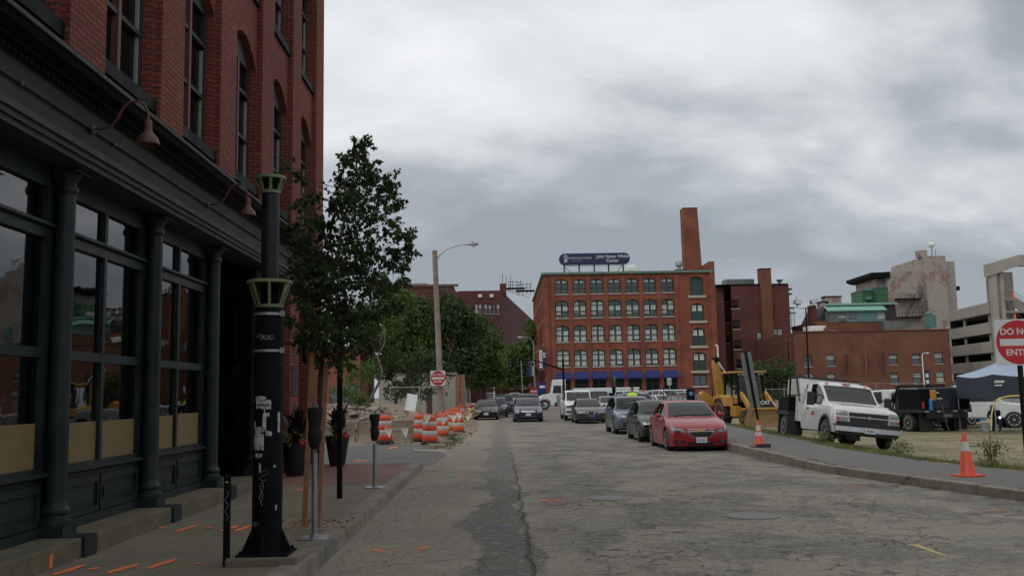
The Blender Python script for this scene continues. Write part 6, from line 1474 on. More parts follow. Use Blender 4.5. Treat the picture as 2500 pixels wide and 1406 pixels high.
# chimney
c=MB(); ch=[(29.25,31.95),(29.35,31.72)]
for z,(a,b_),q in ((19.0,(29.40,32.05),0),(30.3,(29.32,31.62),0)): c.v+=[(a,D0+5,z),(b_,D0+5,z),(b_,D0+7.3,z),(a,D0+7.3,z)]
c.f+=[(0,1,5,4),(1,2,6,5),(2,3,7,6),(3,0,4,7),(4,5,6,7)]; c.mi+=[0]*5
ch=c.build('chimney','brick_red',t); MB().box(29.3,31.64,D0+4.96,D0+7.3,30.28,30.42).build('cap','iron_black',ch)
MB().box(27.4,29.3,D0+3,D0+6,19.6,20.4).build('roof_box','brick_dark',t)
MB().lathe((28.0,D0+3,20.9),[(.3,-.6),(.3,-.1),(.55,0),(.6,.5),(.45,.75),(.2,.8)],12).build('roof_vent','galvanised',t,smooth=50)
MB().box(17.0,20.6,D0+8,D0+12,19.7,21.1).build('plant_room','white_shade',t); MB().lathe((21.0,D0+5,20.4),[(.9,-.6),(1.2,.1),(.9,.9),(.2,1.1)],16).lathe((16.4,D0+7,20.1),[(.9,-.6),(1.2,-.1),(.6,.4),(.2,.5)],16).build('roof_vent','white_shade',t,smooth=50)
MB().prism([(XL-1.2,3.2),(XL-1.2,1.6),(XL,1.6),(XL,3.7)],lambda u,v,w:(u,w,v),D0+.5,D0+3.5).build('awning','awning_blue',t)
MB().box(XL-.9,XL-.1,D0+.48,D0+.5,2.6,2.95).build('awning_lettering_panel','white_shade',t)
for z in (4.3,4.7,5.2): MB().bar((XL-.05,D0,z),(XL-.05,D0+30,z),.25,.12).build('string_course','moulding',t)
# roof sign
p=A(1451,632,D0+2); s=empty('roof_sign','long navy rounded sign with white lettering on a steel frame above the office block','sign',(p.x,D0+2,zt+.3))
O=Vector((p.x,D0+2,zt+.3)); zc=p.z-O.z; hw=5.42; hh=.86
pl=[]
for sx_,a0 in ((1,-90),(-1,90)):
    for k in range(17): a=R(a0+k*180/16); pl.append((sx_*(hw-hh)+hh*math.cos(a)*1,zc+hh*math.sin(a)))
MB().prism(pl,FY(0),-.2,.1).build('board','sign_navy',s,smooth=30)
pl2=[(u*1.012,zc+(v-zc)*1.07) for u,v in pl]; MB().prism(pl2,FY(0),.11,.16).build('rim','white_shade',s)
text('John Hazen White\nCenter','lettering','sign_white',.66,(2.75,-.22,zc-.02),(R(90),0,0),s,.01,bold=.012)
text('JOHNSON & WALES','lettering','sign_white',.42,(-2.35,-.22,zc+.12),(R(90),0,0),s,.01)
text('U N I V E R S I T Y','lettering','sign_white',.2,(-2.6,-.22,zc-.28),(R(90),0,0),s,.01)
m=MB()
for u,w_,v in ((-4.42,.30,.38),(-4.42,.16,.02),): m.lathe((u,-.21,zc+v),[(w_-.07,0),(w_,0),(w_,.02),(w_-.07,.02)],20,Matrix.Rotation(R(90),3,'X'),cap=False)
m.prism([(-4.6,zc+.25),(-4.24,zc+.25),(-4.3,zc+.42),(-4.54,zc+.42)],FY(-.22),-.02,0).prism([(-4.75,zc-.05),(-4.55,zc-.1),(-4.42,zc-.22),(-4.29,zc-.1),(-4.09,zc-.05),(-4.3,zc-.35),(-4.08,zc-.6),(-4.42,zc-.45),(-4.76,zc-.6),(-4.54,zc-.35)],FY(-.22),-.02,0)
m.build('emblem','sign_white',s)
m=MB()
for x in (-4.7,-2.4,-.1,2.1,4.35): m.bar((x,0,0),(x,0,zc-hh+.1),.12); m.bar((x+.3,1.2,0),(x+.1,.1,zc-hh+.1),.08)
m.bar((-4.7,.0,1.25),(4.4,0,1.25),.06).bar((-4.7,0,1.2),(-3.2,.6,0),.06).bar((4.3,0,1.3),(3.2,.8,0),.06); m.build('frame','iron_black',s)
# ---------------------------------------------------------------- helper for plain blocks
def wins(t,ws,D,dim,gm='far_glass',fm='frame_white',sill='sill_stone',bars=True,rec=.2):
    for (x,z) in ws:
        w,h=dim; fr=MB().box(x-w/2,x-w/2+.08,D+rec-.06,D+rec,z-h/2,z+h/2).box(x+w/2-.08,x+w/2,D+rec-.06,D+rec,z-h/2,z+h/2).box(x-w/2,x+w/2,D+rec-.06,D+rec,z-.05,z+.05).box(x-w/2,x+w/2,D+rec-.06,D+rec,z+h/2-.1,z+h/2).box(x-w/2,x+w/2,D+rec-.06,D+rec,z-h/2,z-h/2+.1)
        if bars: fr.box(x-.02,x+.02,D+rec-.04,D+rec,z,z+h/2).box(x-w/4-.02,x-w/4+.02,D+rec-.04,D+rec,z,z+h/2).box(x+w/4-.02,x+w/4+.02,D+rec-.04,D+rec,z,z+h/2).box(x-w/2,x+w/2,D+rec-.04,D+rec,z+h/4-.02,z+h/4+.02)
        fr=fr.build('window',fm,t)
        if gm=='far_glass' and rnd.random()<.75:
            q_=rnd.choice((.5,.5,.8)); MB().box(x-w/2+.08,x+w/2-.08,D+rec-.012,D+rec-.004,z-h/2+.1 if rnd.random()<.4 else z,z+h/2-.1 if q_==.5 else z+h*.3).build('blind','blind_grey',fr)
        MB().box(x-w/2,x+w/2,D+rec,D+rec+.03,z-h/2,z+h/2).build('pane',gm,fr)
        if sill: MB().box(x-w/2-.08,x+w/2+.08,D-.08,D+.1,z-h/2-.14,z-h/2).build('sill',sill,fr)
def pxz(px,py,D): v=A(px,py,D); return v.x,v.z
def block(t,px0,py0,px1,py1,D,dep,m,ws=(),dim=(1.3,1.7),gm='far_glass',fm='frame_white',z0=-.4,bars=True,name='wall'):
    x0,za=pxz(px0,py0,D); x1,zb=pxz(px1,py1,D); z1=(za+zb)/2; W=[pxz(a,b_,D) for a,b_ in ws]; w,h=dim
    mb=MB(); wall(mb,x0,x1,z0,z1,[(x-w/2,x+w/2,z-h/2,z+h/2) for x,z in W],FY(D),.25)
    mb.add([(x0,D,z0),(x0,D+dep,z0),(x0,D+dep,z1),(x0,D,z1)],[(0,1,2,3)]).add([(x1,D,z0),(x1,D+dep,z0),(x1,D+dep,z1),(x1,D,z1)],[(0,1,2,3)]).add([(x0,D+dep,z0),(x1,D+dep,z0),(x1,D+dep,z1),(x0,D+dep,z1)],[(0,1,2,3)]).add([(x0,D,z1-.02),(x1,D,z1-.02),(x1,D+dep,z1-.02),(x0,D+dep,z1-.02)],[(0,1,2,3)])
    mb.build(name,m,t); wins(t,W,D,dim,gm,fm,bars=bars); return x0,x1,z1
# dark red building with chimney right of the office block
t=empty('dark_brick_building','dark red flat roofed building with chimney breast beside the office block','building',(0,0,0)); D=172
block(t,1790,697,1925,695,D,25,'brick_dark',[(1795,742),(1798,792),(1801,841),(1806,888)],(1.4,1.7),'dark_glass','frame_rose')
block(t,1742,702,1766,700,D+1,23,'brick_dark',(),(1,1)); block(t,1766,704,1790,702,D+4,20,'brick_dark',[(1750+22,726),(1774,777),(1776,827)],(1.1,1.6),'dark_glass','frame_rose')
x0,_=pxz(1745,0,D+1); x1,z1=pxz(1922,694,D); MB().box(x1-13.3,x1+.1,D-.15,D+25,z1-.05,z1+.15).build('coping','iron_black',t)
a,za=pxz(1855,657,D-.6); b_,_=pxz(1882,657,D-.6); m=MB().box(a,b_,D-.6,D+1.2,-.4,za); ch=m.build('chimney','brick_brown',t); MB().box(a-.08,b_+.08,D-.68,D+1.25,za,za+.15).build('cap','iron_black',ch)
a,za=pxz(1770,682,D+4); b_,zb=pxz(1842,694,D+4); m=MB(); 
for k in range(9): m.box(a+(b_-a)*k/9+.03,a+(b_-a)*(k+1)/9-.03,D+4,D+7,zb-.5,za)
m.build('roof_plant','sign_back',t); a,za=pxz(1903,682,D+3); MB().lathe((a,D+3,za-1.6),[(.3,0),(.3,1.0),(.7,1.5),(.1,1.6)],10).build('roof_vent','galvanised',t)
wins(t,[pxz(1854,826,D-.3),pxz(1893,817,D-.3),pxz(1905,817,D-.3)],D-.3,(.9,2.2),'far_glass','frame_dark','sill_stone')
m=MB()
for z,px in ((704,1930),(716,1930)): v=A(1925,z,D); m.box(v.x,v.x+1.0,D+1,D+2.2,v.z-.12,v.z+.12)
a,za=pxz(1928,750,D+2); _,zb=pxz(1928,806,D+2)
for z_ in (752,765,802): _,zz=pxz(0,z_+6,D+2) if False else pxz(1928,z_,D+2); m.box(a-.2,a+1.0,D+1,D+3,zz,zz+.08)
m.bar((a+.15,D+2,za),(a+.15,D+2,zb),.07).bar((a+.75,D+2,za),(a+.75,D+2,zb),.07)
for k in range(12): z=zb+(za-zb)*k/12; m.bar((a+.15,D+2,z),(a+.75,D+2,z),.05)
m.bar((a-.2,D+1,za+.8),(a+1,D+1,za+.8),.05).bar((a+.9,D+1,za),(a+1,D+1,za+2),.06).build('fire_escape','iron_black',t)
# low brown building
t=empty('brown_brick_building','long low brown brick building with double hung windows and narrow banners','building',(0,0,0)); D=150
X0,X1,Z1=block(t,1938,816,2316,801,D,30,'brick_brown',[(1973,881),(2028,879),(2181,876),(2237,876),(2292,874),(1977,925),(2030,923),(2184,923),(2240,922),(2296,920),(2148,970),(2200,970)],(1.32,1.75),'far_glass','frame_dark')
MB().box(X0-.1,X1+.1,D-.15,D+.3,Z1,Z1+.18).build('coping','frame_rose',t)
# oblique side wall running back to the left with pilasters
b_=Vector((X0,D,0)); v=A(1856,848,188); e=Vector((v.x,188,0)); zt_=pxz(1938,816,D)[1]; m=MB()
m.add([(b_.x,b_.y,-.4),(e.x,e.y,-.4),(e.x,e.y,zt_),(b_.x,b_.y,zt_)],[(0,1,2,3)])
d=(e-b_).normalized()
for k in range(8):
    p=b_+(e-b_)*(k+.4)/8; q=p+Vector((-d.y,d.x,0))*0; nrm=Vector((d.y,-d.x,0)); nrm=-nrm if nrm.x>0 else nrm
    m.bar(p+nrm*.2+Vector((0,0,-.4)),p+nrm*.2+Vector((0,0,zt_-.6)),.7,.5,up=d)
m.build('side_wall','brick_brown',t); m=MB()
for k in range(4): p=b_+(e-b_)*(k+.6)/8; nrm=Vector((-1,-.2,0)).normalized(); m.tube([p+nrm*.5+Vector((0,0,-.4)),p+nrm*.5+Vector((0,0,zt_-1))],.12,6)
m.build('downpipe','iron_black',t)
for px,mm,lab in ((2064,'purple','purple'),(2108,'sign_white','white'),(2153,'purple','second purple')):
    x,z=pxz(px,862,D); _,zb=pxz(px,912,D); o=MB().box(x-.08,x+.1,D-1.0,D-.96,z,z+.04).bar((x,D,z),(x,D-1.0,z),.05).bar((x,D,zb),(x,D-1,zb),.05)
    b2=empty('wall_banner',{'purple':'purple banner edge on, leftmost on the brown brick building','white':'white banner edge on, middle of three on the brown brick building','second purple':'purple banner edge on, rightmost on the brown brick building'}[lab],'banner',(x,D,zb),group='banners on the brown brick building')
    MB().box(-.03,.03,-1,0,z-zb,z-zb+.05).box(-.03,.03,-1,0,0,.05).build('bracket','galvanised',b2); m=MB()
    for k in range(10): z0=(z-zb)*k/10; z1=(z-zb)*(k+1)/10; o0=.10*math.sin(PI*k/10); o1=.10*math.sin(PI*(k+1)/10); m.add([(o0-.22,-1,z0),(o0+.22,-.1,z0),(o1+.22,-.1,z1),(o1-.22,-1,z1)],[(0,1,2,3)])
    m.build('cloth',mm,b2)
# mansard building behind
t=empty('mansard_building','brick building with a green copper mansard roof behind the low brown building','building',(0,0,0)); D=168
block(t,1992,785,2184,780,D,14,'brick_brown',[(2035,812-2),(2074,811),(2153,806)],(1.5,1.1),'far_glass','frame_white')
x0,z0=pxz(2002,783,D+.5); x1,z1=pxz(2186,744,D+2); m=MB().prism([(x0,z0),(x1,z0),(x1-.3,z1),(x0+1.6,z1)],FY(D+.5),1.0,11); m.build('mansard','moulding',t)
a,za=pxz(2022,782,D); b_,zb=pxz(2160,757,D); m=MB(); W=[pxz(2032,774,D),pxz(2056,776,D),pxz(2081,772,D),pxz(2151,768,D)]
wall(m,a,b_,za,zb,[(x-.75,x+.75,z-.75,z+.75) for x,z in W],FY(D-.1),.25); m.box(a,b_,D+.2,D+1.6,za,zb); m.build('dormer','teal_paint',t); wins(t,W,D-.1,(1.5,1.5),'far_glass','frame_white',None)
MB().prism([(D-.5,zb-.1),(D+1.5,zb+.9),(D+1.5,zb+1.0),(D-.5,zb+.1)],lambda u,v,w:(w,u,v),a-.2,b_+.2).box(x0+1.4,x1,D+1,D+1.4,z1,z1+.35).build('dormer_roof','copper_bright',t)
for px,py,w in ((2034,725,3.0),(2012,738,1.4)): x,z=pxz(px,py,D+4); ch=MB().box(x-w/2,x+w/2,D+4,D+6,z0,z).build('chimney','brick_painted',t); MB().box(x-w/2-.15,x+w/2+.15,D+3.9,D+6.1,z,z+.2).build('cap','iron_black',ch)
x,z=pxz(1986,745,D+1); MB().box(x-.5,x+.5,D+1,D+3,0,z).build('chimney','brick_dark',t)
a,za=pxz(1975,815,D-8); b_,zb=pxz(2018,795,D-8); o=MB().prism([(a,za),(b_-1.2,za),(b_,zb),(a,zb)],FY(D-8),0,3).box(a+.6,a+2.4,D-8.3,D-8,za+.5,za+1.2).build('skylight_hood','white_shade'); tag(o,'white slanted skylight hood on the roof of the brown brick building','skylight')
x,z=pxz(2185,793,D-6); o=MB().box(x-1.9,x+1.9,D-6,D-3,z-1.6,z+.6).lathe((x-1,D-4.5,z+.6),[(.6,0),(.6,.2)],12).build('rooftop_unit','sign_back'); tag(o,'grey air handling unit on the roof of the brown brick building','air unit')
x,z=pxz(2276,782,D-6); o=MB().box(x-.5,x+.7,D-6,D-4.4,z-1.2,z+.9).lathe((x-.1,D-5,z+.9),[(.5,0),(.6,.3),(.5,.6),(.1,.7)],12).build('roof_hatch','teal_paint'); tag(o,'green roof hatch with a copper cap beside the parking garage','roof hatch')
# tall painted building
t=empty('painted_brick_building','tall building with peeling whitewashed brick, fire escape and square tower','building',(0,0,0)); D=205
block(t,2165,664,2262,660,D,18,'brick_painted',(),(1,1)); block(t,2258,626,2308,624,D-1.5,18,'brick_painted'); block(t,2306,636,2330,640,D+1,14,'brick_painted'); block(t,2138,680,2168,678,D+2,12,'brick_painted')
x0,z0=pxz(2120,674,D+1); x1,z1=pxz(2166,668,D+1); MB().prism([(x0,z0),(x0+1.2,z0-.5),(x1,z0-.6),(x1,z1+.2),(x0,z1+.1)],FY(D-.5),0,15).build('eaves','iron_black',t)
x0,z0=pxz(2326,702,D+2); MB().box(x0,x0+1.6,D+2,D+8,z0-.6,z0+.3).build('eaves','iron_black',t)
ws=[(2248,712),(2249,758)]; W=[pxz(a,b_,D-.1) for a,b_ in ws]
for x,z in W: fr=MB().box(x-.55,x+.55,D-.12,D-.02,z-1.1,z+1.1).build('door','sign_back',t)
m=MB()
for py,l,r_ in ((728,2192,2258),(773,2195,2260)):
    a,z=pxz(l,py,D-2); b_,_=pxz(r_,py,D-2); m.box(a,b_,D-2,D,z-.1,z); m.bar((a,D-2,z+.9),(b_,D-2,z+.9),.06).bar((a,D-2,z+.45),(b_,D-2,z+.45),.04)
    for k in range(9): x=a+(b_-a)*k/8; m.bar((x,D-2,z),(x,D-2,z+.9),.05)
a,z=pxz(2235,728,D-2); b_,z2=pxz(2212,773,D-2); m.bar((a,D-2,z),(b_,D-2,z2),.25,.1).bar((a,D-2,z+.9),(b_,D-2,z2+.9),.06); m.build('fire_escape','iron_black',t)
x,z=pxz(2265,618,D-1.5); m=MB().box(x-1.2,x+.6,D,D+2,z-.6,z+.9); m.build('tower_top','brick_painted',t); x,z=pxz(2274,598,D); MB().tube([(x,D,z-3),(x,D,z)],.12,6).tube([(x+.8,D,z-3.5),(x+.8,D,z-1)],.08,6).build('aerial','galvanised',t); MB().lathe((x,D,z),[(.001,-.7),(.6,-.4),(.7,.1),(.4,.6),(.001,.7)],12).build('radome','white_shade',t,smooth=60)
t=empty('metal_shed','green ribbed metal rooftop shed beside the whitewashed building','shed',(0,0,0)); D=196
for l,r_,tp,dd in ((2103,2142,710,2),(2140,2166,702,0)):
    a,z=pxz(l,tp,D+dd); b_,_=pxz(r_,tp,D+dd); _,zb=pxz(l,750,D+dd); m=MB().box(a,b_,D+dd,D+8,zb-3,z)
    k=a
    while k<b_: m.box(k,k+.12,D+dd-.06,D+dd,zb-3,z); k+=.45
    m.build('wall','green_metal',t); MB().box(a-.1,b_+.1,D+dd-.15,D+8,z,z+.2).build('roof','teal_paint',t)
x,z=pxz(2128,726,D); MB().box(x-.6,x+.6,D+1.4,D+2,z-.3,z+.3).build('vent','teal_paint',t)
# parking garage
t=empty('parking_garage','grey concrete parking garage with open decks and a stair tower at the right edge','parking garage',(0,0,0))
pa=A(2411,740,146); pb=A(2312,764,164); a=Vector((pa.x,146,0)); b_=Vector((pb.x,164,0)); d=(b_-a); 
nrm=Vector((-d.y,d.x,0)).normalized(); 
if nrm.x>0: nrm=-nrm
inn=-nrm
tops=[A(2411,y,146).z for y in (738,786,833,880,927)]; hs=1.75
def qbox(m,p,q,z0,z1,th):
    v=[p,q,q+inn*th,p+inn*th]; m.add([Vector((x.x,x.y,z)) for z in (z0,z1) for x in v],[(0,1,2,3),(4,5,6,7),(0,1,5,4),(1,2,6,5),(2,3,7,6),(3,0,4,7)])
for z in tops:
    m=MB(); qbox(m,a,b_,z-hs,z,.3); m.build('deck_parapet','concrete_pale',t); m=MB(); qbox(m,a+inn*.3,b_+inn*.3,z-hs,z-hs+.35,16); m.build('deck','concrete_pale',t)
m=MB()
for k in (.03,.62): p=a+d*k; qbox(m,p+inn*.35,p+d*.03+inn*.35,-.5,tops[0]-.5,.3)

m.build('column','concrete_pale',t); m=MB(); qbox(m,a+inn*7,b_+inn*7,-.5,tops[0]-1.5,.3); m.add([Vector((p.x,p.y,z)) for z in (-.5,tops[0]-1.5) for p in (b_+inn*.4,b_+inn*7)],[(0,1,3,2)]); m.build('dark_backing','moulding',t)  # dark inner and end walls added so the open decks look shaded
x0=A(2411,660,145).x; x1=x0+11; D=144; zt_=A(2408,644,D).z
# the beam rises to the right
m=MB(); z2=A(2490,622,D).z; m.prism([(x0-.3,zt_-1.9),(x0-.3,zt_),(x0+4.6,z2),(x1,z2),(x1,z2-1.6),(x0+4.6,z2-1.7)],FY(D),0,1.6); m.build('tower_beam','concrete_pale',t)
MB().box(x0,x0+.9,D+.2,D+1,-.5,zt_-1.5).box(x0+1.7,x0+2.3,D+.8,D+1.6,-.5,zt_-1).box(x0+2.0,x0+5.0,D+3,D+3.4,-.5,zt_-1).box(x0+6.9,x1,D+2,D+3,-.5,tops[1]+1).box(x0+1.0,x0+1.7,D+3.4,D+3.7,-.5,zt_-1.5).build('tower_pier','concrete_pale',t)
m=MB(); rl=MB(); orr=MB()
for k,py in enumerate((730,784,862,930)):
    z=A(2440,py,D).z; m.box(x0+2.3,x0+3.8,D+.5,D+2.8,z-.2,z); m.bar((x0+3.7,D+1.5,z-.1),(x0+6.2,D+1.5,z-1.75),1.4,.3,up=(0,1,0)); m.box(x0+6.1,x0+10,D+.5,D+2.8,z-1.95,z-1.7)
    orr.bar((x0+3.5,D+.6,z),(x0+3.5,D+.6,z+1.1),.28); 
    for u in (0,.5,1.0): rl.bar((x0+2.3,D+.55,z+u+.1),(x0+3.7,D+.55,z+u+.1),.06).bar((x0+3.7,D+.55,z+u+.1),(x0+6.2,D+.55,z-1.6+u),.06).bar((x0+6.2,D+.55,z-1.6+u),(x0+10,D+.55,z-1.6+u),.06)
m.build('stair','concrete_pale',t); rl.build('stair_rail','bark_pale',t); orr.build('orange_newel','orange_paint',t)
# ---------------------------------------------------------------- far left brick blocks
t=empty('far_brick_building','flat topped red brick block rising above the trees on the left','building',(0,0,0)); D=205
block(t,935,701,1108,700,D,40,'brick_dark'); MB().box(A(935,0,D).x-.2,A(1109,0,D).x+.2,D-.3,D+.3,A(1000,700,D).z-.1,A(1000,700,D).z+.4).build('parapet','frame_rose',t)
block(t,998,692,1042,690,D+6,10,'concrete_pale',name='penthouse'); block(t,960,697,1000,695,D+8,10,'concrete_pale',name='penthouse')
t=empty('purple_brick_building','dark purplish brick block with a high band of windows behind the trees','building',(0,0,0)); D=225
block(t,1112,714,1223,709,D,.6,'brick_purple',[(1163,754),(1172,754),(1186,754),(1196,754),(1206,754),(1216,754)],(.75,2.4),'far_glass','frame_dark',bars=False)
p0=A(1223,709,D); p1=A(1302,764,D+95); m=MB(); z=p0.z
m.add([(p0.x,D,-1),(p1.x,D+95,-1),(p1.x,D+95,z),(p0.x,D,z)],[(0,1,2,3)]).add([(p0.x,D,z),(p1.x,D+95,z),(p0.x-40,D+95,z),(A(1112,0,D).x,D,z)],[(0,1,2,3)])
k0,_=pxz(1112,714,D); m.add([(k0,D,-1),(k0-3,D+60,-1),(k0-3,D+60,z),(k0,D,z)],[(0,1,2,3)]); m.build('side_wall','brick_purple',t)
a,za=pxz(1220,692,D+5); b_,_=pxz(1236,692,D+5); MB().box(a,b_,D+5,D+7,z-.5,za+.0).build('chimney','brick_dark',t); 
for px in (1153,1181): pass
m=MB()
for px in (1172,1200): x,zz=pxz(px,722,D-.3); m.box(x-.45,x+.45,D-.35,D-.02,zz-.35,zz+.35)
m.build('wall_box','white_shade',t)
m=MB()
for px,t0,t1 in ((1227,668,690),(1236,674,700),(1247,672,712)): x,z0=pxz(px,t1,D+8); _,z1=pxz(px,t0,D+8); m.tube([(x,D+8,z0),(x,D+8,z1)],.06,4)
for cx,cy in ((1258,700),(1282,706)):
    x,z0=pxz(cx,cy,D+10)
    for k in range(4): m.bar((x-1.6+k*1.0,D+10,z0-1.5),(x-1.6+k*1.0,D+10,z0+1.6),.12)
    m.box(x-2.4,x+2.4,D+9,D+11,z0-.6,z0-.3).bar((x-1.6,D+10,z0+1.2),(x+1.6,D+10,z0+1.2),.1).bar((x-1.6,D+10,z0+.4),(x+1.6,D+10,z0+.4),.1).bar((x-2.4,D+10,z0-.6),(x+1,D+10,z0-2.3),.1)
m.build('aerial','iron_black',t)
a,za=pxz(1215,940,175); o=empty('street_kiosk','small red building with a pointed roof at the far end of the street','building',(a,175,0)); MB().box(-3,6.5,0,5,0,2.6).build('wall','brick_red',o); MB().add([(2,-.5,2.6),(5.5,-.5,2.6),(3.8,2,4.9),(2,5,2.6),(5.5,5,2.6)],[(0,1,2),(1,4,2),(4,3,2),(3,0,2)]).box(-3.2,6.7,-.3,5.2,2.6,2.8).build('roof','frame_rose',o)
# ---------------------------------------------------------------- lamps, masts and signs
def street_light(px,pt,pb,D,label,arm=None,head=1,mm='galvanised',r=.09,side=-1,z0=0):
    b_=gb(px,D,z0); t=empty('street_light',label,'street light',b_); top=A(pt[0],pt[1],D)-b_
    MB().tube([(0,0,-.1),top*.5,top],[r,r*.8,r*.6],10).build('pole',mm,t,smooth=50)
    if arm:
        e=A(arm[0],arm[1],D)-b_; mid=(top+e)/2+Vector((0,0,.18)); MB().tube([top-Vector((0,0,.1)),mid,e],r*.4,6).build('arm',mm,t,smooth=60); cobra(e,(side,0,0),t,.9,mm)
    return t
street_light(1307,(1302,832),0,88,'galvanised street lamp at the left corner of the red office block, arm to the left',arm=(1279,824))
street_light(1148,(1142,818),0,87,'street lamp whose head shows against the trees on the left',arm=(1184,808),side=1)
t=street_light(1757,(1752,846),0,62,'white curved lamp post beside the yellow backhoe',arm=None,mm='white_shade',r=.07)
b_=t.location; MB().tube([A(1752,847,62)-b_,A(1750,843,62)-b_,A(1747,843,62)-b_],.06,8).build('arm','white_shade',t)
t=street_light(2259,(2251,868),0,120,'pale lamp post in front of the brown brick building with a small banner',arm=(2257,862),side=1,mm='white_shade',z0=-.4)
x=A(2262,925,120)-t.location; MB().box(x.x-.25,x.x+.45,x.y,x.y+.03,x.z-1.0,x.z+1.1).build('banner','sign_navy',t); MB().box(x.x-.1,x.x+.3,x.y-.02,x.y,x.z-.6,x.z-.1).box(x.x-.1,x.x+.3,x.y-.02,x.y,x.z+.2,x.z+.7).build('banner_mark','sign_white',t)
D=100; b_=gb(1976,D,-.4); t=empty('floodlight_pole','tall dark pole with two box floodlights on curved arms','light pole',b_)
top=A(1967,752,D)-b_; MB().tube([(0,0,-.1),top],[.11,.07],10).build('pole','iron_black',t,smooth=50)
for (px,py),s in (((1947,737),-1),((1987,735),1)):
    e=A(px,py+7,D)-b_; mid=A(1967+s*12,753,D)-b_; MB().tube([top,mid,Vector((e.x,e.y,e.z-.4)),e],.04,6).build('arm','iron_black',t,smooth=60)
    o=MB().box(-.36,.36,-.3,.3,-.22,.22).build('floodlight','sign_back',t,bevel=.03); o.location=e+Vector((0,0,.25)); o.rotation_euler=(0,R(14*s*-1),0); MB().box(-.3,.3,-.31,-.3,-.17,.17).build('lens','skylamp',o)
# thin poles far down the street
for px,pt,pb,D,lab,mm in ((1277,(1272,880),958,110,'plain thin galvanised pole far down the street','galvanised'),(1207,(1206,939),985,95,'short pale pole far down the street','white_shade'),(1137,(1134,930),985,68,'thin galvanised pole beside the timber posts','galvanised')):
    b_=gb(px,D,0); o=MB().tube([(0,0,-.1),A(*pt,D)-b_],.05,8).build('pole',mm,loc=b_,smooth=50); tag(o,lab,'pole')
b_=gb(1300,95,0); t=empty('banner_pole','dark pole with a navy and white banner left of the street lamp','banner pole',b_); MB().tube([(0,0,-.1),A(1298,878,95)-b_],.06,8).build('pole','iron_black',t)
c=A(1301,898,95)-b_; MB().box(c.x-.2,c.x+.16,c.y,c.y+.03,c.z-.8,c.z+.8).build('banner','sign_white',t); MB().box(c.x-.62,c.x-.26,c.y,c.y+.03,c.z-.8,c.z+.8).box(c.x-.15,c.x+.1,c.y-.02,c.y,c.z+.2,c.z+.6).build('banner','sign_navy',t)
# wall banner on the office block side
x,z=pxz(1327,876,D0-1); t=empty('wall_banner','blue and white vertical banner at the corner of the red office block','banner',(x,D0-1,z)); MB().box(-.62,-.18,0,.03,-1.35,1.3).build('cloth','sign_white',t); MB().box(-.18,.42,0,.03,-1.35,1.3).build('cloth','sign_navy',t); MB().lathe((.12,-.01,.75),[(.1,0),(.22,0),(.22,.01),(.1,.01)],14,Matrix.Rotation(R(90),3,'X'),cap=False).box(-.05,.3,-.03,-.02,.2,.42).build('emblem','sign_white',t); MB().box(-.6,1.0,0,.05,1.3,1.35).build('bracket','iron_black',t)
text('JOHNSON & WALES','lettering','ink',.22,(-.40,-.012,0),(R(90),R(90),0),t,.002)
# signal mast
D=86; b_=gb(1378,D,0); t=empty('traffic_signal','black traffic signal mast with a long arm reaching left over the street','traffic signal',b_); top=A(1374,878,D)-b_; j=A(1373,901,D)-b_
MB().tube([(0,0,0),top],[.12,.09],10).build('pole','iron_black',t,smooth=50)
pts=[A(px,py,D)-b_ for px,py in ((1373,901),(1345,893),(1312,881),(1270,876),(1245,875))]; MB().tube(pts,[.09,.075,.06,.05,.04],8).build('arm','iron_black',t,smooth=50)
for px in (1246,1264,1291):
    c=A(px,884,D)-b_; h=MB().box(c.x-.15,c.x+.15,c.y-.1,c.y+.1,c.z-.45,c.z+.45).build('signal_head','iron_black',t,bevel=.02)
    for k,mm in enumerate(('lens_dark','lens_dark','lens_dark')): MB().lathe((c.x,c.y-.11,c.z+.29-k*.29),[(.001,-.01),(.1,0)],12,Matrix.Rotation(R(90),3,'X'),cap=False).build('lens',mm,h)
# small far do not enter sign
c=A(1303,955,84); t=empty('do_not_enter_sign','small distant round red sign at the foot of the street lamp','traffic sign',(c.x,84,0)); MB().lathe((0,0,c.z),[(.001,0),(.36,0),(.36,.01)],24,Matrix.Rotation(R(90),3,'X')).build('disc','sign_red',t); MB().box(-.28,.28,-.03,-.012,c.z-.06,c.z+.06).build('bar','sign_white',t); MB().tube([(0,.05,0),(0,.05,c.z+.3)],.03,8).build('pole','galvanised',t)
# sign with two small plates
D=60; b_=gb(1637,D,0); t=empty('parking_sign','two small white plates side by side on a thin pole over the red car','parking sign',b_); top=A(1634,924,D)-b_
MB().tube([(0,0,0),top],.03,8).build('pole','galvanised',t)
for s in (-1,1): 
    c=A(1633.5+s*2.7,931,D)-b_; h=MB().box(c.x-.065,c.x+.065,-.04,-.03,c.z-.22,c.z+.22).build('plate','sign_white',t); MB().box(c.x-.025,c.x+.025,-.045,-.041,c.z-.12,c.z+.12).build('plate_mark','ink',h)
D=54; b_=gb(1500,D,0); t=empty('sign_post','thin dark double post rising behind the blue grey SUV','sign post',b_); top=A(1497.5,917,D)-b_; MB().box(-.10,-.05,-.03,.03,0,top.z).box(.03,.06,-.02,.02,0,top.z-.3).box(-.1,.06,-.03,.03,top.z-1.0,top.z-.6).build('post','iron_black',t)
MB().box(-.13,.09,.03,.04,top.z-.95,top.z-.02).build('plate','sign_back',t)
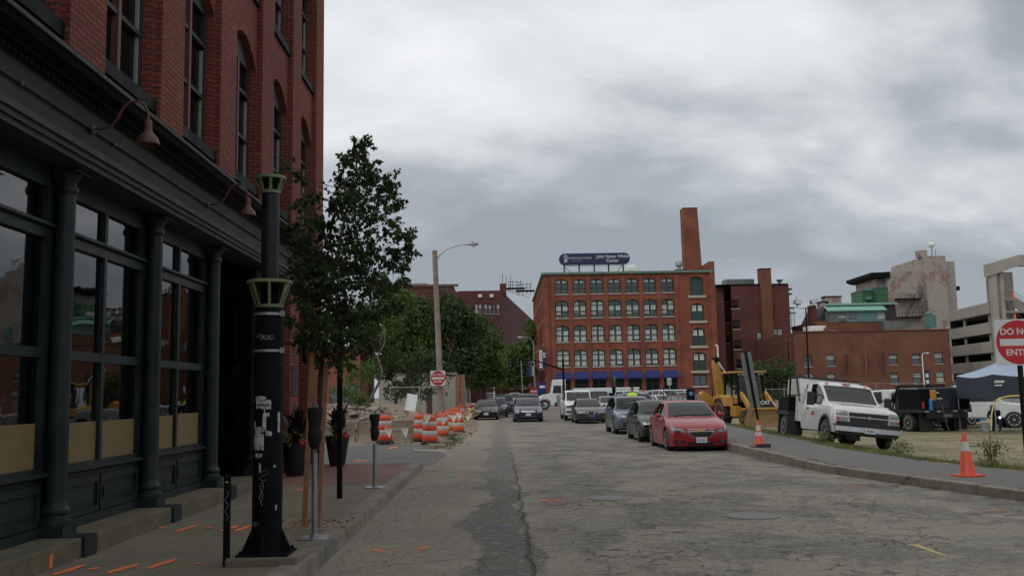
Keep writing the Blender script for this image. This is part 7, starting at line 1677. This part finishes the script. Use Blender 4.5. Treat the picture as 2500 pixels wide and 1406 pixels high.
# pay station
D=50; b_=gb(1686,D,0); t=empty('pay_station','black parking pay station with a round blue symbol behind the red car','pay station',b_); z=A(1686,949,D).z
MB().prism([(-.2,0),(.2,0),(.2,z-.12),(.14,z),(-.16,z),(-.2,z-.06)],FY(0),-.15,.15).build('body','iron_black',t,bevel=.03); MB().lathe((0,-.156,z-.25),[(.001,0),(.125,0),(.125,.01)],24,Matrix.Rotation(R(90),3,'X')).build('symbol_disc','car_bright',t); text('P','lettering','sign_white',.2,(0,-.17,z-.25),(R(90),0,0),t,.001)
# semi truck and trailers
D=100; b_=gb(1338,D,0); t=empty('semi_truck','white semi truck facing left with its bonnet beyond the parked cars','truck',b_)
X2=lambda u,v,w:(u,w,v)
MB().prism([(-1.1,.75),(-1.05,1.35),(-.5,1.6),(.3,1.7),(.45,2.6),(.55,3.15),(1.9,3.2),(1.9,.45),(.3,.45),(.25,.9),(-.05,1.1),(-.65,1.1),(-.95,.8)],X2,0,2.3).build('cab','car_white',t,bevel=.06); MB().prism([(.5,1.75),(1.4,1.75),(1.4,2.55),(.6,2.55)],X2,-.01,.0).build('window','car_glass',t); wheel((0,0,0),.01,1,t) if False else None
for x in (-.35,): 
    Mx=Matrix.Rotation(R(90),3,'X'); MB().lathe((x,.12,.5),[(.3,-.15),(.5,-.13),(.5,.15),(.3,.17)],22,Mx).build('wheel','rubber',t,smooth=40); MB().lathe((x,-.03,.5),[(.001,.06),(.15,.05),(.3,.03)],16,Mx).build('rim','aluminium',t,smooth=40)
MB().tube([(1.6,-.15,.8),(1.6,-.15,2.6)],.09,8).box(.9,1.2,-.3,-.1,.4,1.6).build('exhaust','chrome',t); MB().box(.7,1.3,-.1,.0,.35,.75).box(1.95,3.2,.2,2,.5,1.1).build('fuel_tank','iron_black',t); MB().box(1.3,1.75,-.5,-.35,.05,.7).build('orange_marker','cone_orange',t)
D=97; a=A(1377,0,D).x; e=A(1530,0,D).x; z0=A(1450,960,D).z; z1=A(1450,949,D).z; t=empty('flat_trailer','long white decked trailer parked across the end of the lot','trailer',((a+e)/2,D,0)); l=(e-a)/2
MB().box(-l,l,0,2.4,z0,z1+.1).build('deck','car_white',t,bevel=.03); MB().box(-l,l,.1,2.3,z0-.3,z0).box(-l+.3,-l+.6,.3,.6,0,z0).box(l-.6,l-.3,.3,.6,0,z0).build('frame','iron_black',t)
for x in (l-1.6,l-2.8): MB().lathe((x,.1,.5),[(.2,-.15),(.5,-.13),(.5,.15),(.2,.17)],20,Mx).build('wheel','rubber',t)
D=94; a=A(1535,0,D).x; e=A(1609,0,D).x; z1=A(1570,953,D).z; t=empty('box_trailer','long beige trailer with dark markings behind the parked cars','trailer',((a+e)/2,D,0)); l=(e-a)/2
MB().box(-l,l,0,2.4,.9,z1).box(-l-.02,l+.02,-.02,2.42,z1,z1+.08).build('body','tape_yellow_pale',t,bevel=.03) if 'tape_yellow_pale' in MAT else MB().box(-l,l,0,2.4,.9,z1).build('body',mat('beige',(.50,.44,.27),.6),t,bevel=.03)
MB().box(-.9,.9,-.02,-.005,z1-.62,z1-.42).box(-l+.4,-l+.9,-.02,-.005,z1-.55,z1-.35).build('marking','ink',t)
for x in (l-.8,l-2,-l+.8): MB().lathe((x,.1,.5),[(.2,-.15),(.5,-.13),(.5,.15),(.2,.17)],20,Mx).build('wheel','rubber',t)
fence([gb(1500,76,0)]+[gb(px,76,0) for px in (1560,1620,1680,1740)],1.9,'dark wire fence crossing behind the parked cars','wire_fence',.6,'iron_black')
fence([gb(px,60,-.2) for px in (1870,1915,1960,2010)],1.9,'galvanised chain link fence behind the backhoe bucket',step=.25,midrail=False)
fence([gb(px,70,-.4) for px in (2090,2140,2190,2240)],2.4,'galvanised chain link fence between the two work trucks',step=.3)
fence([gb(px,62,-.4) for px in (2370,2420,2470,2530)],2.0,'galvanised chain link fence behind the tents',step=.25)
# ---------------------------------------------------------------- people
def person(loc,rz,J,edges,name_label,parts,root,head,mats,group=None):
    t=empty('person',name_label,'person',loc,rz)
    me=bpy.data.meshes.new('body'); ks=list(J); me.from_pydata([J[k][0] for k in ks],[(ks.index(a),ks.index(b_)) for a,b_ in edges],[])
    o=bpy.data.objects.new('body_tmp',me); C.objects.link(o); sk=o.modifiers.new('s','SKIN'); su=o.modifiers.new('u','SUBSURF'); su.levels=2; su.render_levels=2
    for i,k in enumerate(ks): v=me.skin_vertices[0].data[i]; r=J[k][1]; v.radius=r if isinstance(r,tuple) else (r,r); v.use_root=(k==root)
    dg=bpy.context.evaluated_depsgraph_get(); dg.update(); m2=bpy.data.meshes.new_from_object(o.evaluated_get(dg)); bpy.data.objects.remove(o)
    b_=bpy.data.objects.new('body',m2); C.objects.link(b_); b_.parent=t; m2.materials.clear()
    for mm in mats: m2.materials.append(MAT[mm])
    for p in m2.polygons: p.material_index=parts(p.center); p.use_smooth=True
    return t,b_
def headmesh(c,t,fwd,hat=None,hair='frame_dark'):
    c=Vector(c); m=MB().lathe(c,[(.001,-.12),(.045,-.115),(.065,-.09),(.078,-.03),(.08,.02),(.076,.06),(.055,.10),(.001,.12)],16,sy=1.18)
    f=Vector(fwd); m.bar(c+f*.08+Vector((0,0,.0)),c+f*.115+Vector((0,0,-.035)),.025); 
    h=m.build('head','skin',t,smooth=60)
    s=Vector((-f.y,f.x,0)); e=MB()
    for k in (1,-1): e.lathe(c+f*.088+s*.032*k+Vector((0,0,.012)),[(.001,-.008),(.011,0),(.001,.008)],8)
    e.bar(c+f*.09-s*.025+Vector((0,0,-.065)),c+f*.09+s*.025+Vector((0,0,-.065)),.008); e.build('face_features','frame_rose',h)
    MB().lathe(c+Vector((0,0,.01))-f*.008,[(.084,.02),(.083,.06),(.062,.105),(.001,.13)],16,sy=1.18).build('hair' if not hat else 'helmet',hat or hair,h,smooth=60)
Bst={'pelvis':((0,0,.95),(.16,.12)),'waist':((0,0,1.1),(.15,.11)),'chest':((0,0,1.33),(.19,.12)),'neckb':((0,0,1.47),(.09,.08)),'neck':((0,0,1.56),.055),
 'shL':((.19,0,1.42),.07),'elL':((.25,.04,1.14),.048),'wrL':((.24,-.06,.90),.033),'shR':((-.19,0,1.42),.07),'elR':((-.25,.04,1.14),.048),'wrR':((-.24,-.06,.90),.033),
 'hL':((.1,0,.88),.10),'kL':((.11,-.02,.50),.065),'aL':((.12,.02,.09),.045),'tL':((.13,-.15,.04),.035),'hR':((-.1,0,.88),.10),'kR':((-.11,-.02,.50),.065),'aR':((-.12,.02,.09),.045),'tR':((-.13,-.15,.04),.035)}
for s,k in ((1,'L'),(-1,'R')):
    for i in range(4): Bst[f'f{k}{i}']=((s*(.225+.0)+(-.03+.02*i)*s,-.075,.80-(.006,0,.003,.015)[i]+.0),.009)
    Bst['p'+k]=((s*.24,-.07,.87),(.03,.018)); Bst['th'+k]=((s*.20,-.10,.84),.010)
Ed=[('pelvis','waist'),('waist','chest'),('chest','neckb'),('neckb','neck'),('chest','shL'),('shL','elL'),('elL','wrL'),('chest','shR'),('shR','elR'),('elR','wrR'),('pelvis','hL'),('hL','kL'),('kL','aL'),('aL','tL'),('pelvis','hR'),('hR','kR'),('kR','aR'),('aR','tR')]
for k in 'LR': Ed+= [('wr'+k,'p'+k),('p'+k,'th'+k)]+[('p'+k,f'f{k}{i}') for i in range(4)]
b_=gb(1538,48,.142)
t,bo=person((b_.x+.12,48,.142),0,Bst,Ed,'person in a fluorescent yellow vest standing behind the parked cars',lambda c:(0 if (1.0<c.z<1.50 and abs(c.x)<.34) else 2 if (c.z<1.0 and abs(c.x)<.2) or (c.z<.86 and abs(c.x)<.2) else 1),'pelvis',None,['hivis','skin','denim'])
headmesh((0,-.01,1.68),t,(0,1,0),hair='frame_dark')
# kneeling welder by the tent
K={'pelvis':((0,.1,.42),(.17,.13)),'waist':((0,0,.58),(.16,.12)),'chest':((-.02,-.16,.78),(.19,.13)),'neckb':((-.03,-.26,.88),(.09,.08)),'neck':((-.03,-.31,.94),.055),
 'shL':((.18,-.18,.86),.07),'elL':((.22,-.40,.66),.048),'wrL':((.10,-.58,.62),.034),'shR':((-.22,-.18,.86),.07),'elR':((-.25,-.40,.64),.048),'wrR':((-.10,-.58,.58),.034),
 'hL':((.13,.05,.38),.11),'kL':((.2,-.35,.42),.07),'aL':((.2,-.30,.08),.05),'tL':((.2,-.46,.04),.04),'hR':((-.13,.08,.36),.11),'kR':((-.16,-.25,.08),.07),'aR':((-.16,.18,.08),.05),'tR':((-.16,.30,.04),.04)}
for s,k in ((1,'L'),(-1,'R')):
    w=K['wr'+k][0]; K['p'+k]=((w[0],w[1]-.05,w[2]),(.03,.02)); K['th'+k]=((w[0],w[1]-.07,w[2]+.05),.011)
    for i in range(4): K[f'f{k}{i}']=((w[0]-.03+.02*i,w[1]-.12,w[2]-.01*abs(i-1.5)),.009)
c=gb(2428,41.5,-.33)
t,bo=person((c.x,41.5,-.33),R(-40),K,Ed,'person in dark clothing crouching with a welding torch under the tent edge',lambda c:(1 if c.y<-.57 else 0),'pelvis',None,['denim','skin'])
headmesh((-.03,-.38,1.02),t,(0,-.9,-.4),hat='iron_black'); MB().box(-.12,.06,-.52,-.49,.92,1.10).build('mask','plate_white',t)
o=MB().lathe((0,0,0),[(.001,-.05),(.05,0),(.001,.05)],10).build('welding_arc','arc_light',loc=A(2441,1019,40.9),smooth=60); tag(o,'bright violet white glow of the welding arc','welding arc')
o=MB().tube([(0,0,0),(.15,.1,-.02),(.3,.35,.08)],.018,6).build('welding_torch','iron_black',loc=A(2441,1020,40.9)+Vector((-.28,.1,-.04))); tag(o,'dark welding torch held by the crouching person','torch')
c=gb(2400,41,-.33); o=MB().lathe((0,0,0),[(.14,0),(.165,.36),(.175,.37),(.165,.38),(.15,.36),(.13,.02),(.001,.02)],20,cap=False).tube([(-.165,0,.33),(-.1,-.1,.2),(.1,-.1,.2),(.165,0,.33)],.006,5).build('bucket','plate_white',loc=c,smooth=40); tag(o,'white plastic bucket on the grass beside the crouching person','bucket')
# tents
def tent(c,w,h,label,apex=.9,drop=.75,legs=True):
    t=empty('pop_up_tent',label,'tent',c); m=MB(); q=w/2; n=6
    for i in range(4):
        a=Vector(((-q,q,q,-q)[i],(-q,-q,q,q)[i],h)); b2=Vector(((q,q,-q,-q)[i],(-q,q,q,-q)[i],h)); ap=Vector((0,0,h+apex))
        for k in range(n):
            for j in range(n):
                def P(u,v): p=(a.lerp(b2,u)).lerp(ap,v); p.z-=.12*math.sin(PI*u)*(1-v)+.10*math.sin(PI*v); return p
                m.add([P(k/n,j/n),P((k+1)/n,j/n),P((k+1)/n,(j+1)/n),P(k/n,(j+1)/n)],[(0,1,2,3)])
    m.build('roof','tent_blue',t,smooth=60); m=MB()
    for i in range(4):
        a=Vector(((-q,q,q,-q)[i],(-q,-q,q,q)[i],h)); b2=Vector(((q,q,-q,-q)[i],(-q,q,q,-q)[i],h))
        for k in range(8):
            u,v=k/8,(k+1)/8; p,r_=a.lerp(b2,u),a.lerp(b2,v); s0,s1=.12*math.sin(PI*u),.12*math.sin(PI*v); m.add([p-Vector((0,0,s0)),r_-Vector((0,0,s1)),r_-Vector((0,0,drop)),p-Vector((0,0,drop))],[(0,1,2,3)])
    m.build('valance','tent_dark',t)
    for sx_ in (-1,1):
        for sy_ in (-1,1): MB().tube([(sx_*q*.98,sy_*q*.98,0),(sx_*q*.98,sy_*q*.98,h)],.025,6).build('leg','galvanised',t)
    return t
def tp(px,D): v=gb(px,D,-.33); return (v.x+1.55,D+1.5,-.33)
t=tent(tp(2424,38.5),3.1,2.45,'blue and dark grey pop up tent at the right edge of the lot',.75,1.0)
v=gb(2424,38.5,-.33)
MB().box(-1.5,-1.1,-1.62,-1.6,2.1,2.2).box(-1.5,-1.2,-1.62,-1.6,1.97,2.03).build('valance_mark','sign_white',t)
v=gb(2388,58,-.4); tent((v.x+1.5,60,-.4),3.0,2.1,'low dark tent farther back beside the big blue tent',.5,.35)
# yellow hose arch and dark drop cloth by the tent, and a loose hose
pts=[A(px,py,37.5) for px,py in ((2420,1050),(2421,1010),(2427,985),(2440,972),(2462,967),(2510,965))]; o=MB().tube(pts,.03,8).build('yellow_hose','tape_yellow',smooth=60); tag(o,'yellow hose arching up in front of the big tent','hose')
# fence-top clutter: tool trolley behind the backhoe bucket
# ---------------------------------------------------------------- final bookkeeping: move helper empties from the origin to the base of their things
bpy.context.view_layer.update()
for o in list(C.objects):
    if o.type=='EMPTY' and o.parent is None and o.location.length<1e-6:
        ps=[]
        for ch in o.children:
            if ch.type=='MESH': ps+= [ch.matrix_world@Vector(c) for c in ch.bound_box]
        if not ps: continue
        b_=Vector(((min(p.x for p in ps)+max(p.x for p in ps))/2,(min(p.y for p in ps)+max(p.y for p in ps))/2,min(p.z for p in ps)))
        o.location=b_
        for ch in o.children: ch.location=ch.location-b_
